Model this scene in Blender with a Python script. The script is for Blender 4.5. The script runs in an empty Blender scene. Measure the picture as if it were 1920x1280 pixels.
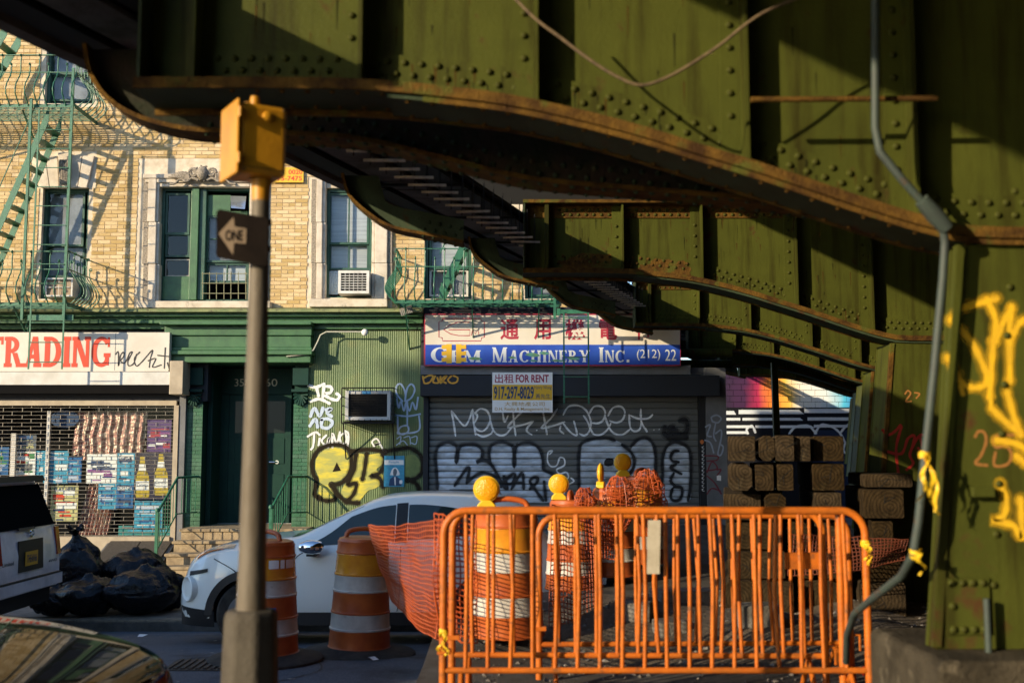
import bpy, bmesh, math, random
from mathutils import Vector, Matrix, noise as mnoise
R = random.Random(7)
PI = math.pi
scene = bpy.context.scene
C = scene.collection

# ------------------------------------------------------------------ camera
EYE = 1.85; FPX = 2100.0; PITCH = math.radians(5.71)
cam_d = bpy.data.cameras.new('camera'); cam = bpy.data.objects.new('camera', cam_d); C.objects.link(cam)
cam.location = (0, 0, EYE); cam.rotation_euler = (PI/2 + PITCH, 0, 0)
cam_d.sensor_width = 36.0; cam_d.lens = FPX/1920*36.0
cam_d.clip_start = 0.05; cam_d.clip_end = 500
cam_d.dof.use_dof = True; cam_d.dof.focus_distance = 17.0; cam_d.dof.aperture_fstop = 2.0
scene.camera = cam

# ------------------------------------------------------------------ sky and sun
SUN_DIR = Vector((1.25, 1.0, -0.45)).normalized()          # the way the light travels
elev = math.asin(-SUN_DIR.z); azim = math.atan2(-SUN_DIR.x, -SUN_DIR.y)
w = bpy.data.worlds.new('World'); scene.world = w; w.use_nodes = True
nt = w.node_tree; bg = nt.nodes['Background']
sky = nt.nodes.new('ShaderNodeTexSky'); sky.sky_type = 'NISHITA'; sky.sun_disc = False
sky.sun_elevation = elev; sky.sun_rotation = azim % (2*PI); sky.air_density = 1.0; sky.dust_density = 0.35; sky.ozone_density = 3.2
nt.links.new(sky.outputs[0], bg.inputs[0]); bg.inputs[1].default_value = 0.15
sun_d = bpy.data.lights.new('sun', 'SUN'); sun_d.energy = 3.45; sun_d.angle = math.radians(0.53); sun_d.color = (1.0, 0.82, 0.56)
sun = bpy.data.objects.new('sun', sun_d); C.objects.link(sun)
sun.rotation_euler = SUN_DIR.to_track_quat('-Z', 'Y').to_euler(); sun.location = (-20, -16, 14)
vs = scene.view_settings
vs.view_transform = 'Standard'; vs.look = 'None'; vs.gamma = 1.0; vs.use_curve_mapping = False; vs.exposure = 1.0
scene.render.engine = 'CYCLES'
scene.cycles.use_denoising = True
scene.cycles.max_bounces = 6; scene.cycles.diffuse_bounces = 3; scene.cycles.glossy_bounces = 3
scene.cycles.transmission_bounces = 4; scene.cycles.transparent_max_bounces = 8
scene.cycles.sample_clamp_indirect = 4.0

# ------------------------------------------------------------------ layout helper: a photo position at a known distance Y
_c, _s = math.cos(PITCH), math.sin(PITCH)
def W(px, py, Y):
    xc = (px-960)/FPX; yc = (640-py)/FPX
    dy = _c - yc*_s; dz = _s + yc*_c
    t = Y/dy
    return (t*xc, EYE + t*dz)
def WX(px, Y, py=700): return W(px, py, Y)[0]
def WZ(py, Y): return W(960, py, Y)[1]

# ------------------------------------------------------------------ materials
MATS = {}
def mat(name, col, rough=0.6, metal=0.0, col2=None, scale=8.0, detail=4.0, lo=0.4, hi=0.65, bump=0.0, bscale=40.0,
        island=0.0, spec=0.5, col3=None, scale3=2.0, lo3=0.55, hi3=0.7, coat=0.0, stretch=None, rough2=None, streak=None, alpha=1.0):
    """Principled material with up to two noise-driven colour layers, an island / object tone variation and a bump."""
    if name in MATS: return MATS[name]
    m = bpy.data.materials.new(name); m.use_nodes = True; MATS[name] = m
    n = m.node_tree.nodes; L = m.node_tree.links; b = n['Principled BSDF']
    b.inputs['Roughness'].default_value = rough; b.inputs['Metallic'].default_value = metal
    b.inputs['Specular IOR Level'].default_value = spec
    if coat: b.inputs['Coat Weight'].default_value = coat; b.inputs['Coat Roughness'].default_value = 0.06
    tc = n.new('ShaderNodeTexCoord'); vec = tc.outputs['Object']
    if stretch:
        mp = n.new('ShaderNodeMapping'); mp.inputs['Scale'].default_value = stretch
        L.new(vec, mp.inputs[0]); vec = mp.outputs[0]
    rgb = n.new('ShaderNodeRGB'); rgb.outputs[0].default_value = (*col, 1); cur = rgb.outputs[0]
    def layer(cur, c, sc, lo, hi, det):
        no = n.new('ShaderNodeTexNoise'); no.inputs['Scale'].default_value = sc; no.inputs['Detail'].default_value = det
        no.inputs['Roughness'].default_value = 0.62
        L.new(vec, no.inputs['Vector'])
        mr = n.new('ShaderNodeMapRange'); mr.inputs[1].default_value = lo; mr.inputs[2].default_value = hi
        L.new(no.outputs[0], mr.inputs[0])
        mx = n.new('ShaderNodeMix'); mx.data_type = 'RGBA'
        L.new(mr.outputs[0], mx.inputs[0]); L.new(cur, mx.inputs[6]); mx.inputs[7].default_value = (*c, 1)
        return mx.outputs[2], mr.outputs[0]
    if col2: cur, f2 = layer(cur, col2, scale, lo, hi, detail)
    if col3:
        cur, f3 = layer(cur, col3, scale3, lo3, hi3, 7.0)
        if rough2 is not None:
            mr = n.new('ShaderNodeMapRange'); mr.inputs[3].default_value = rough; mr.inputs[4].default_value = rough2
            L.new(f3, mr.inputs[0]); L.new(mr.outputs[0], b.inputs['Roughness'])
    if streak:                                   # (colour, scale across, scale along Z, lo, hi): runs down the surface
        mp = n.new('ShaderNodeMapping'); mp.inputs['Scale'].default_value = (streak[1],streak[1],streak[2]); L.new(tc.outputs['Object'], mp.inputs[0])
        keep = vec; vec = mp.outputs[0]; cur, f4 = layer(cur, streak[0], 1.0, streak[3], streak[4], 5.0); vec = keep
    if alpha < 1: b.inputs['Alpha'].default_value = alpha
    if island:
        g = n.new('ShaderNodeNewGeometry'); oi = n.new('ShaderNodeObjectInfo')
        ad = n.new('ShaderNodeMath'); ad.operation = 'ADD'; L.new(g.outputs['Random Per Island'], ad.inputs[0]); L.new(oi.outputs['Random'], ad.inputs[1])
        fr = n.new('ShaderNodeMath'); fr.operation = 'FRACT'; L.new(ad.outputs[0], fr.inputs[0])
        mr = n.new('ShaderNodeMapRange'); mr.inputs[3].default_value = 1-island; mr.inputs[4].default_value = 1+island*0.6
        L.new(fr.outputs[0], mr.inputs[0])
        hv = n.new('ShaderNodeHueSaturation'); L.new(mr.outputs[0], hv.inputs['Value']); L.new(cur, hv.inputs['Color'])
        mr2 = n.new('ShaderNodeMapRange'); mr2.inputs[3].default_value = 1.15; mr2.inputs[4].default_value = 0.85
        L.new(fr.outputs[0], mr2.inputs[0]); L.new(mr2.outputs[0], hv.inputs['Saturation'])
        cur = hv.outputs[0]
    L.new(cur, b.inputs['Base Color'])
    if bump:
        no = n.new('ShaderNodeTexNoise'); no.inputs['Scale'].default_value = bscale; no.inputs['Detail'].default_value = 5
        L.new(vec, no.inputs['Vector'])
        bp = n.new('ShaderNodeBump'); bp.inputs['Strength'].default_value = bump; bp.inputs['Distance'].default_value = 0.02
        L.new(no.outputs[0], bp.inputs['Height']); L.new(bp.outputs[0], b.inputs['Normal'])
    return m
def emis(name, col, strength):
    m = bpy.data.materials.new(name); m.use_nodes = True; MATS[name] = m
    b = m.node_tree.nodes['Principled BSDF']; b.inputs['Base Color'].default_value = (*col, 1)
    b.inputs['Emission Color'].default_value = (*col, 1); b.inputs['Emission Strength'].default_value = strength
    return m
def glass(name, tint, rough=0.03, alpha=0.35):
    """Window glass: a clear pane with a sharp reflection."""
    m = bpy.data.materials.new(name); m.use_nodes = True; MATS[name] = m
    n = m.node_tree.nodes; L = m.node_tree.links; n.remove(n['Principled BSDF'])
    tr = n.new('ShaderNodeBsdfTransparent'); tr.inputs[0].default_value = (*tint, 1)
    gl = n.new('ShaderNodeBsdfGlossy'); gl.inputs['Roughness'].default_value = rough
    fr = n.new('ShaderNodeFresnel'); fr.inputs[0].default_value = 1.5; ge = n.new('ShaderNodeNewGeometry')
    mr = n.new('ShaderNodeMapRange'); mr.inputs[3].default_value = alpha; mr.inputs[4].default_value = 0.0; L.new(ge.outputs['Backfacing'], mr.inputs[0])
    mu = n.new('ShaderNodeMath'); mu.operation = 'MULTIPLY'; L.new(fr.outputs[0], mu.inputs[0]); L.new(mr.outputs[0], mu.inputs[1])
    mx = n.new('ShaderNodeMixShader'); L.new(mu.outputs[0], mx.inputs[0]); L.new(tr.outputs[0], mx.inputs[1]); L.new(gl.outputs[0], mx.inputs[2])
    L.new(mx.outputs[0], n['Material Output'].inputs[0]); m.use_transparent_shadow = True
    return m

# ------------------------------------------------------------------ mesh building
def soft_mb():
    m = MB(); m.soft = MB(); return m
class MB:
    def __init__(s): s.v = []; s.f = []; s.mi = []; s.cur = 0
    def add(s, vs, fs):
        o = len(s.v); s.v += [tuple(p) for p in vs]
        for f in fs: s.f.append([i+o for i in f]); s.mi.append(s.cur)
        return s
    def box(s, x0, x1, y0, y1, z0, z1):
        if x0 > x1: x0, x1 = x1, x0
        if y0 > y1: y0, y1 = y1, y0
        if z0 > z1: z0, z1 = z1, z0
        return s.add([(x0,y0,z0),(x1,y0,z0),(x1,y1,z0),(x0,y1,z0),(x0,y0,z1),(x1,y0,z1),(x1,y1,z1),(x0,y1,z1)],
                     [(0,3,2,1),(4,5,6,7),(0,1,5,4),(1,2,6,5),(2,3,7,6),(3,0,4,7)])
    def cbox(s, x0, x1, y0, y1, z0, z1, c):
        """box with chamfered edges on the XZ outline facing -Y, cheap bevel"""
        return s.prism([(x0+c,z0),(x1-c,z0),(x1,z0+c),(x1,z1-c),(x1-c,z1),(x0+c,z1),(x0,z1-c),(x0,z0+c)], y0, y1)
    def prism(s, pts, y0, y1):
        """XZ outline (counter-clockwise seen from -Y) extruded from y0 (front) to y1 (back)"""
        n = len(pts); a = sum(pts[i][0]*pts[(i+1)%n][1]-pts[(i+1)%n][0]*pts[i][1] for i in range(n))
        if a < 0: pts = pts[::-1]
        vs = [(x,y0,z) for x,z in pts] + [(x,y1,z) for x,z in pts]
        return s.add(vs, [tuple(range(n)), tuple(range(2*n-1, n-1, -1))] + [(i, i+n, (i+1)%n+n, (i+1)%n) for i in range(n)])
    def prism_v(s, pts, d):
        """3-D polygon extruded by vector d"""
        n = len(pts); d = Vector(d)
        vs = [tuple(Vector(p)) for p in pts] + [tuple(Vector(p)+d) for p in pts]
        return s.add(vs, [tuple(range(n)), tuple(range(2*n-1, n-1, -1))] + [(i, i+n, (i+1)%n+n, (i+1)%n) for i in range(n)])
    def bar(s, a, b, w_, h_, up=(0,0,1)):
        """square bar from a to b"""
        a = Vector(a); b = Vector(b); d = (b-a).normalized(); u = Vector(up)
        if abs(d.dot(u)) > 0.98: u = Vector((0,1,0))
        r = d.cross(u).normalized(); u = r.cross(d).normalized()
        r *= w_/2; u *= h_/2
        vs = [a-r-u, a+r-u, a+r+u, a-r+u, b-r-u, b+r-u, b+r+u, b-r+u]
        return s.add(vs, [(0,1,2,3),(7,6,5,4),(0,4,5,1),(1,5,6,2),(2,6,7,3),(3,7,4,0)])
    def tube(s, path, r, n=8, closed=False, cap=True):
        P = [Vector(p) for p in path]; k = len(P)
        rs = r if isinstance(r, (list, tuple)) else [r]*k
        T = []
        for i in range(k):
            a = P[i-1] if (i > 0 or closed) else P[i]; b = P[(i+1)%k] if (i < k-1 or closed) else P[i]
            T.append((b-a).normalized())
        u = Vector((0,0,1)) if abs(T[0].z) < 0.9 else Vector((1,0,0))
        u = (u - T[0]*u.dot(T[0])).normalized()
        vs = []; fs = []
        for i in range(k):
            u = (u - T[i]*u.dot(T[i]))
            u = u.normalized() if u.length > 1e-6 else T[i].orthogonal().normalized()
            v = T[i].cross(u)
            for j in range(n):
                a = 2*PI*j/n; vs.append(P[i] + (u*math.cos(a)+v*math.sin(a))*rs[i])
        rng = k if closed else k-1
        for i in range(rng):
            for j in range(n):
                a = i*n+j; b = i*n+(j+1)%n; c = ((i+1)%k)*n+(j+1)%n; d = ((i+1)%k)*n+j
                fs.append((a,b,c,d))
        if cap and not closed:
            fs.append(tuple(range(n-1,-1,-1))); fs.append(tuple((k-1)*n+j for j in range(n)))
        return s.add(vs, fs)
    def lathe(s, prof, n=24, M=None):
        """profile of (radius, z) turned about Z; M places it"""
        M = M or Matrix.Identity(4); vs = []; fs = []; k = len(prof)
        for r, z in prof:
            for j in range(n):
                a = 2*PI*j/n; vs.append(M @ Vector((r*math.cos(a), r*math.sin(a), z)))
        for i in range(k-1):
            for j in range(n):
                fs.append((i*n+j, i*n+(j+1)%n, (i+1)*n+(j+1)%n, (i+1)*n+j))
        fs.append(tuple(range(n-1,-1,-1))); fs.append(tuple((k-1)*n+j for j in range(n)))
        return s.add(vs, fs)
    def grid(s, nu, nv, fn):
        vs = [fn(i/nu, j/nv) for i in range(nu+1) for j in range(nv+1)]
        fs = [(i*(nv+1)+j, (i+1)*(nv+1)+j, (i+1)*(nv+1)+j+1, i*(nv+1)+j+1) for i in range(nu) for j in range(nv)]
        return s.add(vs, fs)
    def xf(s, M):
        s.v = [tuple(M @ Vector(p)) for p in s.v]; return s
    def mesh(s, name):
        me = bpy.data.meshes.new(name); me.from_pydata(s.v, [], s.f); me.update(); return me

def wloc(o):
    p = Vector((0,0,0))
    while o is not None: p = p + Vector(o.location); o = o.parent
    return p
def build(name, mb, m, parent=None, smooth=None, bevel=0.0, recalc=False):
    me = mb.mesh(name); ms = m if isinstance(m, (list, tuple)) else [m]
    for x in ms: me.materials.append(x)
    if len(ms) > 1: me.polygons.foreach_set('material_index', mb.mi)
    if parent is not None:
        o_ = wloc(parent); me.transform(Matrix.Translation(-o_))
    if recalc:
        bm = bmesh.new(); bm.from_mesh(me); bmesh.ops.recalc_face_normals(bm, faces=bm.faces); bm.to_mesh(me); bm.free()
    if smooth is not None:
        me.polygons.foreach_set('use_smooth', [True]*len(me.polygons)); me.set_sharp_from_angle(angle=math.radians(smooth))
    o = bpy.data.objects.new(name, me); C.objects.link(o); o.parent = parent
    if bevel:
        b = o.modifiers.new('bevel', 'BEVEL'); b.width = bevel; b.segments = 2; b.limit_method = 'ANGLE'; b.angle_limit = math.radians(40)
    return o
def tag(o, label=None, cat=None, group=None, kind=None):
    if label: o['label'] = label
    if cat: o['category'] = cat
    if group: o['group'] = group
    if kind: o['kind'] = kind
    return o
def thing(name, label, cat, loc, group=None):
    o = bpy.data.objects.new(name, None); C.objects.link(o); o.location = loc; o.empty_display_size = 0.1
    return tag(o, label, cat, group)
def structure(name, mb, m, **k):
    o = build(name, mb, m, **k); o['kind'] = 'structure'; return o
def inst(name, me, parent, loc, rot=None, scale=None):
    o = bpy.data.objects.new(name, me); C.objects.link(o); o.parent = parent
    o.location = Vector(loc) - (wloc(parent) if parent else Vector((0,0,0)))
    if rot: o.rotation_euler = rot
    if scale: o.scale = scale
    return o
def one_mesh(mb, name, m, smooth=None):
    me = mb.mesh(name); me.materials.append(m)
    if smooth is not None:
        me.polygons.foreach_set('use_smooth', [True]*len(me.polygons)); me.set_sharp_from_angle(angle=math.radians(smooth))
    return me

# ------------------------------------------------------------------ flat paint, lettering
def smooth_pts(pts, sub=5):
    """Catmull-Rom through the points"""
    if len(pts) < 3: return pts
    out = []
    for i in range(len(pts)-1):
        p0 = pts[max(i-1,0)]; p1 = pts[i]; p2 = pts[i+1]; p3 = pts[min(i+2,len(pts)-1)]
        for k in range(sub):
            t = k/sub
            out.append(tuple(0.5*((2*p1[c])+(-p0[c]+p2[c])*t+(2*p0[c]-5*p1[c]+4*p2[c]-p3[c])*t*t+(-p0[c]+3*p1[c]-3*p2[c]+p3[c])*t**3) for c in (0,1)))
    out.append(pts[-1]); return out
_lay = [0]
def layer_off():
    """successive coats of paint lie a hair above each other"""
    _lay[0] = (_lay[0]+1) % 24; return _lay[0]*0.00006
def stroke(mb, pts, wpx, Y, off=0.0, sm=True, fix=None, taper=False):
    """a painted stroke through photo positions, on the plane Y (fix maps x,z to a 3-D point on another surface)"""
    P = smooth_pts(pts) if sm else pts
    P = [Vector(W(x, y, Y)) for x, y in P]
    hw = wpx/FPX*Y/2; off += layer_off()
    fix = fix or (lambda x, z, o: (x, Y-o, z))
    if hasattr(mb,'soft'): stroke(mb.soft, pts, wpx*1.75, Y, max(off-0.0012,0.0004), sm, fix, taper)
    n = len(P); vs = []; fs = []
    for i in range(n):
        a = P[max(i-1,0)]; b = P[min(i+1,n-1)]; d = (b-a)
        d = d.normalized() if d.length > 1e-9 else Vector((1,0))
        nr = Vector((-d.y, d.x)); k = hw*(1 + 0.14*math.sin(i*1.7+len(pts)))
        if taper: k *= 0.55+0.9*abs(math.sin(PI*(i+0.5)/n))
        vs.append(fix(*(P[i]+nr*k), off)); vs.append(fix(*(P[i]-nr*k), off))
    for i in range(n-1): fs.append((2*i, 2*i+1, 2*i+3, 2*i+2))
    mb.add(vs, fs)
    for e in (0, n-1):
        c = P[e]; vs = [fix(*(c+Vector((math.cos(a*PI/4), math.sin(a*PI/4)))*hw*1.12), off+0.00003) for a in range(8)]
        mb.add(vs, [tuple(range(8))])
    return mb
def fill(mb, pts, Y, off=0.0, sm=True, fix=None):
    P = smooth_pts(list(pts)+[pts[0]], 4)[:-1] if sm else pts
    fix = fix or (lambda x, z, o: (x, Y-o, z))
    mb.add([fix(*W(x, y, Y), off) for x, y in P], [tuple(range(len(P)))]); return mb
_txt_cache = {}
def text_mesh(s, bold=0.0):
    key = (s, bold)
    if key in _txt_cache: return _txt_cache[key]
    cu = bpy.data.curves.new('text', 'FONT'); cu.body = s; cu.offset = bold; cu.resolution_u = 3
    o = bpy.data.objects.new('text', cu); C.objects.link(o)
    dg = bpy.context.evaluated_depsgraph_get(); dg.update()
    me = bpy.data.meshes.new_from_object(o.evaluated_get(dg))
    vs = [tuple(v.co) for v in me.vertices]; fs = [tuple(p.vertices) for p in me.polygons]
    bpy.data.objects.remove(o); bpy.data.curves.remove(cu); bpy.data.meshes.remove(me)
    _txt_cache[key] = (vs, fs); return vs, fs
def text(mb, s, x0, y0, x1, y1, Y, off=0.0, bold=0.0, fix=None):
    """fit the lettering into the photo box x0..x1, y0 (top)..y1 (bottom) on the plane Y"""
    vs, fs = text_mesh(s, bold)
    if not vs: return mb
    ax0 = min(v[0] for v in vs); ax1 = max(v[0] for v in vs); ay0 = min(v[1] for v in vs); ay1 = max(v[1] for v in vs)
    X0, Z1 = W(x0, y0, Y); X1, Z0 = W(x1, y1, Y)
    fix = fix or (lambda x, z, o: (x, Y-o, z))
    mb.add([fix(X0+(v[0]-ax0)/(ax1-ax0)*(X1-X0), Z0+(v[1]-ay0)/max(ay1-ay0,1e-6)*(Z1-Z0), off) for v in vs], fs); return mb

def glyph(ch, T, t, sf):
    """serif capital in a cell of height 1: list of polygons and its width"""
    h = t; P = []
    def rect(x0, y0, x1, y1): P.append([(x0,y0),(x1,y0),(x1,y1),(x0,y1)])
    def stem(x, w_, y0=0, y1=1, s0=True, s1=True):
        rect(x, y0, x+w_, y1)
        if s0: rect(x-sf, y0, x, y0+h); rect(x+w_, y0, x+w_+sf, y0+h)
        if s1: rect(x-sf, y1-h, x, y1); rect(x+w_, y1-h, x+w_+sf, y1)
    def diag(x0, y0, x1, y1, w_): P.append([(x0,y0),(x0+w_,y0),(x1+w_,y1),(x1,y1)])
    def ring(cx, cy, a, b, a0, a1, tx, ty, n=14):
        for i in range(n):
            q0 = math.radians(a0+(a1-a0)*i/n); q1 = math.radians(a0+(a1-a0)*(i+1)/n)
            P.append([(cx+a*math.cos(q0), cy+b*math.sin(q0)), (cx+a*math.cos(q1), cy+b*math.sin(q1)),
                      (cx+(a-tx)*math.cos(q1), cy+(b-ty)*math.sin(q1)), (cx+(a-tx)*math.cos(q0), cy+(b-ty)*math.sin(q0))])
    if ch == 'I': stem(sf, T); return P, T+2*sf
    if ch == 'T':
        W_ = 0.82; stem(W_/2-T/2, T, s1=False); rect(0, 1-h, W_/2-T/2, 1); rect(W_/2+T/2, 1-h, W_, 1)
        rect(0, 0.74, h*0.8, 1-h); rect(W_-h*0.8, 0.74, W_, 1-h); return P, W_
    if ch == 'E':
        stem(sf, T); rect(sf+T+sf, 0, 0.66, h); rect(sf+T+sf, 1-h, 0.66, 1); rect(sf+T, 0.48, 0.5, 0.48+h)
        rect(0.66-h*0.8, h, 0.66, 0.26); rect(0.66-h*0.8, 0.76, 0.66, 1-h); rect(0.5-h*0.7, 0.38, 0.5, 0.48); rect(0.5-h*0.7, 0.48+h, 0.5, 0.66); return P, 0.7
    if ch == 'D': stem(sf, T); ring(sf+T, 0.5, 0.50, 0.5, -90, 90, T, h); return P, sf+T+0.52
    if ch == 'R':
        stem(sf, T); ring(sf+T, 0.73, 0.36, 0.27, -90, 90, T*0.9, h); diag(sf+T+0.32-T*0.2, 0, sf+T+0.06, 0.47, T*0.95)
        rect(sf+T+0.24, 0, sf+T+0.58, h); return P, sf+T+0.56
    if ch in 'CG':
        ring(0.46, 0.5, 0.46, 0.5, 38, 318, T, h, 26); rect(0.82-h*0.7, 0.66, 0.82, 0.98)
        if ch == 'G': rect(0.80-T*0.75, 0.06, 0.80, 0.46); rect(0.80-T*0.75-sf, 0.46-h, 0.80+sf, 0.46)
        return P, 0.88
    if ch == 'A':
        diag(0.06, 0, 0.38-T*0.1, 1, t*1.15); diag(0.72-T, 0, 0.38-T*0.15, 1, T); rect(0.2, 0.28, 0.6, 0.28+h)
        rect(-0.04, 0, 0.24, h); rect(0.72-T-sf, 0, 0.72+sf, h); return P, 0.8
    if ch == 'N':
        stem(sf, t*1.2); stem(0.78-t*1.2, t*1.2, s0=False); diag(0.78-T, 0, sf, 1, T); return P, 0.78+sf*0.8
    if ch == 'M':
        stem(sf, t*1.2, s1=False); stem(0.98-T, T, s1=False); diag(0.52-T*0.5, 0.02, sf-0.02, 1, T*0.9); diag(0.52-t*0.5, 0.02, 0.98-T, 1, t*1.2)
        rect(0, 1-h, sf, 1); rect(0.98, 1-h, 0.98+sf, 1); return P, 1.0+sf
    if ch == 'H': stem(sf, T); stem(0.82-T, T); rect(sf+T, 0.48, 0.82-T, 0.48+h); return P, 0.84+sf
    if ch == 'Y':
        stem(0.42-T/2, T, 0, 0.5, s1=False); diag(0.42-T/2, 0.45, 0.06, 1, T); diag(0.42, 0.45, 0.72, 1, t*1.3)
        rect(-0.02, 1-h, 0.34, 1); rect(0.6, 1-h, 0.9, 1); return P, 0.86
    if ch == '.': rect(0.02, 0, 0.02+T*0.9, T*0.9); return P, T+0.05
    return P, 0.4
def serif(mb, s, x0, y0, x1, y1, Y, T=0.2, t=0.08, sf=0.07, gap=0.1, off=0.0, small=None):
    """serif lettering fitted to a photo box; letters after the first of each word at height `small`"""
    gl = []; x = 0; prev = ' '
    for ch in s:
        if ch == ' ': x += 0.34; prev = ch; continue
        P, wd = glyph(ch, T, t, sf); k = 1.0 if (small is None or prev == ' ' or ch == '.') else small
        gl.append((x, k, P)); x += wd*k + gap; prev = ch
    x -= gap; X0, Z1 = W(x0, y0, Y); X1, Z0 = W(x1, y1, Y); n = 0
    for gx, k, P in gl:
        for q in P:
            n += 1
            mb.add([(X0+(gx+p[0]*k)/x*(X1-X0), Y-off-n*0.00002, Z0+p[1]*k*(Z1-Z0)) for p in q], [tuple(range(len(q)))])
    return mb
# ================================================================== shared materials
M_asphalt = mat('asphalt', (0.070,0.080,0.096), 0.85, col2=(0.15,0.16,0.18), scale=60, lo=0.45, hi=0.75, bump=0.5, bscale=220, col3=(0.02,0.02,0.022), scale3=1.3, lo3=0.52, hi3=0.7)
M_side = mat('sidewalk_concrete', (0.24,0.22,0.20), 0.85, col2=(0.14,0.13,0.12), scale=3, bump=0.25, bscale=90, island=0.12, col3=(0.06,0.055,0.05), scale3=9, lo3=0.6, hi3=0.72)
M_conc = mat('raw_concrete', (0.21,0.20,0.18), 0.9, col2=(0.11,0.10,0.085), scale=4, bump=0.6, bscale=60, col3=(0.05,0.042,0.03), scale3=2.0, lo3=0.5, hi3=0.7)
M_dirt = mat('dirt', (0.07,0.052,0.036), 0.95, col2=(0.12,0.095,0.07), scale=14, bump=1.0, bscale=50)
M_girder = mat('green_girder_paint', (0.066,0.074,0.012), 0.55, spec=0.10, col2=(0.045,0.051,0.009), scale=1.6, lo=0.35, hi=0.7, bump=0.12, bscale=55,
               col3=(0.07,0.032,0.012), scale3=4.2, lo3=0.61, hi3=0.69, rough2=0.9, streak=((0.022,0.018,0.004),9.0,0.7,0.48,0.72))
M_rust = mat('rusty_flange', (0.135,0.072,0.013), 0.8, spec=0.1, col2=(0.042,0.020,0.007), scale=9, lo=0.35, hi=0.65, bump=0.5, bscale=70,
             col3=(0.075,0.08,0.015), scale3=5.0, lo3=0.56, hi3=0.64)
M_shadegreen = mat('shade_darkened_green', (0.042,0.062,0.034), 0.7, spec=0.15, col2=(0.026,0.036,0.02), scale=3, bump=0.2, bscale=50, col3=(0.06,0.03,0.013), scale3=4, lo3=0.58, hi3=0.66)  # green deepened to carry the shade under the viaduct
M_soffit = mat('soffit_boards', (0.12,0.115,0.11), 0.9, spec=0.1, col2=(0.07,0.065,0.06), scale=5, bump=0.3)
M_black = mat('black_steel', (0.014,0.014,0.014), 0.7, spec=0.15)
M_pale = mat('pale_wood', (0.45,0.38,0.29), 0.75, col2=(0.30,0.25,0.19), scale=20)
M_galv = mat('grey_conduit', (0.05,0.068,0.058), 0.55, spec=0.3, col2=(0.045,0.055,0.052), scale=12, col3=(0.10,0.045,0.02), scale3=8, lo3=0.6, hi3=0.7)
M_yellow_tape = mat('yellow_tape', (0.75,0.48,0.02), 0.45)
M_yellow_spray = mat('yellow_spray_paint', (0.74,0.44,0.015), 0.5, col2=(0.60,0.36,0.02), scale=18)
M_rust_spray = mat('faded_orange_spray', (0.30,0.13,0.03), 0.6)
M_red_spray = mat('red_spray_paint', (0.35,0.02,0.015), 0.5)
M_lamp = mat('grey_lamp_shade', (0.22,0.21,0.19), 0.5, metal=0.3)
M_glow = emis('lamp_glow', (1.0,0.72,0.36), 9.0)

# ================================================================== ground, road, sidewalk, median
def zroad(y):
    if y < 10: return 0.06
    if y < 13.8: return 0.06 - (y-10)/3.8*0.36
    return -0.30
ys = [-60,-20,-5,0,4,6,7,8,8.6,9.2,9.8,10.2,10.8,11.4,12,12.6,13.2,13.7,14.2,16,20,30,60,150]
xs = [-150,-60,-30,-15,-10,-7,-5,-3,-1,1,3,6,10,20,60,150]
g = MB(); g.add([(x,y,zroad(y)) for x in xs for y in ys], [(i*len(ys)+j, (i+1)*len(ys)+j, (i+1)*len(ys)+j+1, i*len(ys)+j+1) for i in range(len(xs)-1) for j in range(len(ys)-1)])
structure('ground_asphalt', g, M_asphalt, smooth=60)

ZS = -0.16                       # sidewalk level
sw = MB().box(-40, 4.3, 13.86, 20.4, -0.45, ZS-0.02)
sidewalk = structure('sidewalk', sw, M_side)
fl = one_mesh(MB().box(-0.742, 0.742, -0.737, 0.737, -0.03, 0.0), 'flagstone', M_side)
for i in range(8):
    for j in range(4):
        inst('paving_slab', fl, sidewalk, (-10.2+i*1.5, 14.86+j*1.5, ZS+R.uniform(-0.004,0.004)))
kb = MB().box(-0.895, 0.895, -0.09, 0.09, -0.30, 0.0)
kbm = one_mesh(kb, 'kerb_stone', mat('kerb_granite', (0.26,0.21,0.15), 0.8, col2=(0.15,0.12,0.09), scale=12, bump=0.3, island=0.15))
for i in range(9): inst('kerb_stone', kbm, sidewalk, (-11.6+i*1.8, 13.95, ZS+0.004+R.uniform(-0.006,0.006)))

def zmed(y): return 0.38 + max(0.0, y-8)*0.045
poly = [(-0.62,3.0),(-0.62,9.4),(0.25,11.0),(0.95,11.5),(1.15,13.5),(1.6,17.0),(9.0,17.0),(9.0,3.0)]
md = MB(); n_ = len(poly)
ysm = [3.0,8.0,9.4,11.0,11.5,13.5,17.0]
def xl(y):
    for (a,b) in zip(poly[:5], poly[1:6]):
        if a[1] <= y <= b[1]: return a[0]+(b[0]-a[0])*(y-a[1])/(b[1]-a[1])
    return poly[5][0]
vs_ = []
for y in ysm: vs_ += [(xl(y),y,-0.3),(xl(y),y,zmed(y)),(9.0,y,zmed(y)),(9.0,y,-0.3)]
fs_ = []
for i in range(len(ysm)-1):
    for j in range(3): fs_.append((4*i+j, 4*i+j+1, 4*i+4+j+1, 4*i+4+j))
fs_ += [(3,2,1,0), tuple(4*(len(ysm)-1)+j for j in range(4))]
md.add(vs_, fs_)
median = structure('median_island', md, mat('median_concrete', (0.085,0.08,0.075), 0.9, spec=0.2, col2=(0.05,0.046,0.04), scale=4, bump=0.5, bscale=90, col3=(0.05,0.042,0.035), scale3=1.2, lo3=0.5, hi3=0.65), recalc=True)
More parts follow.
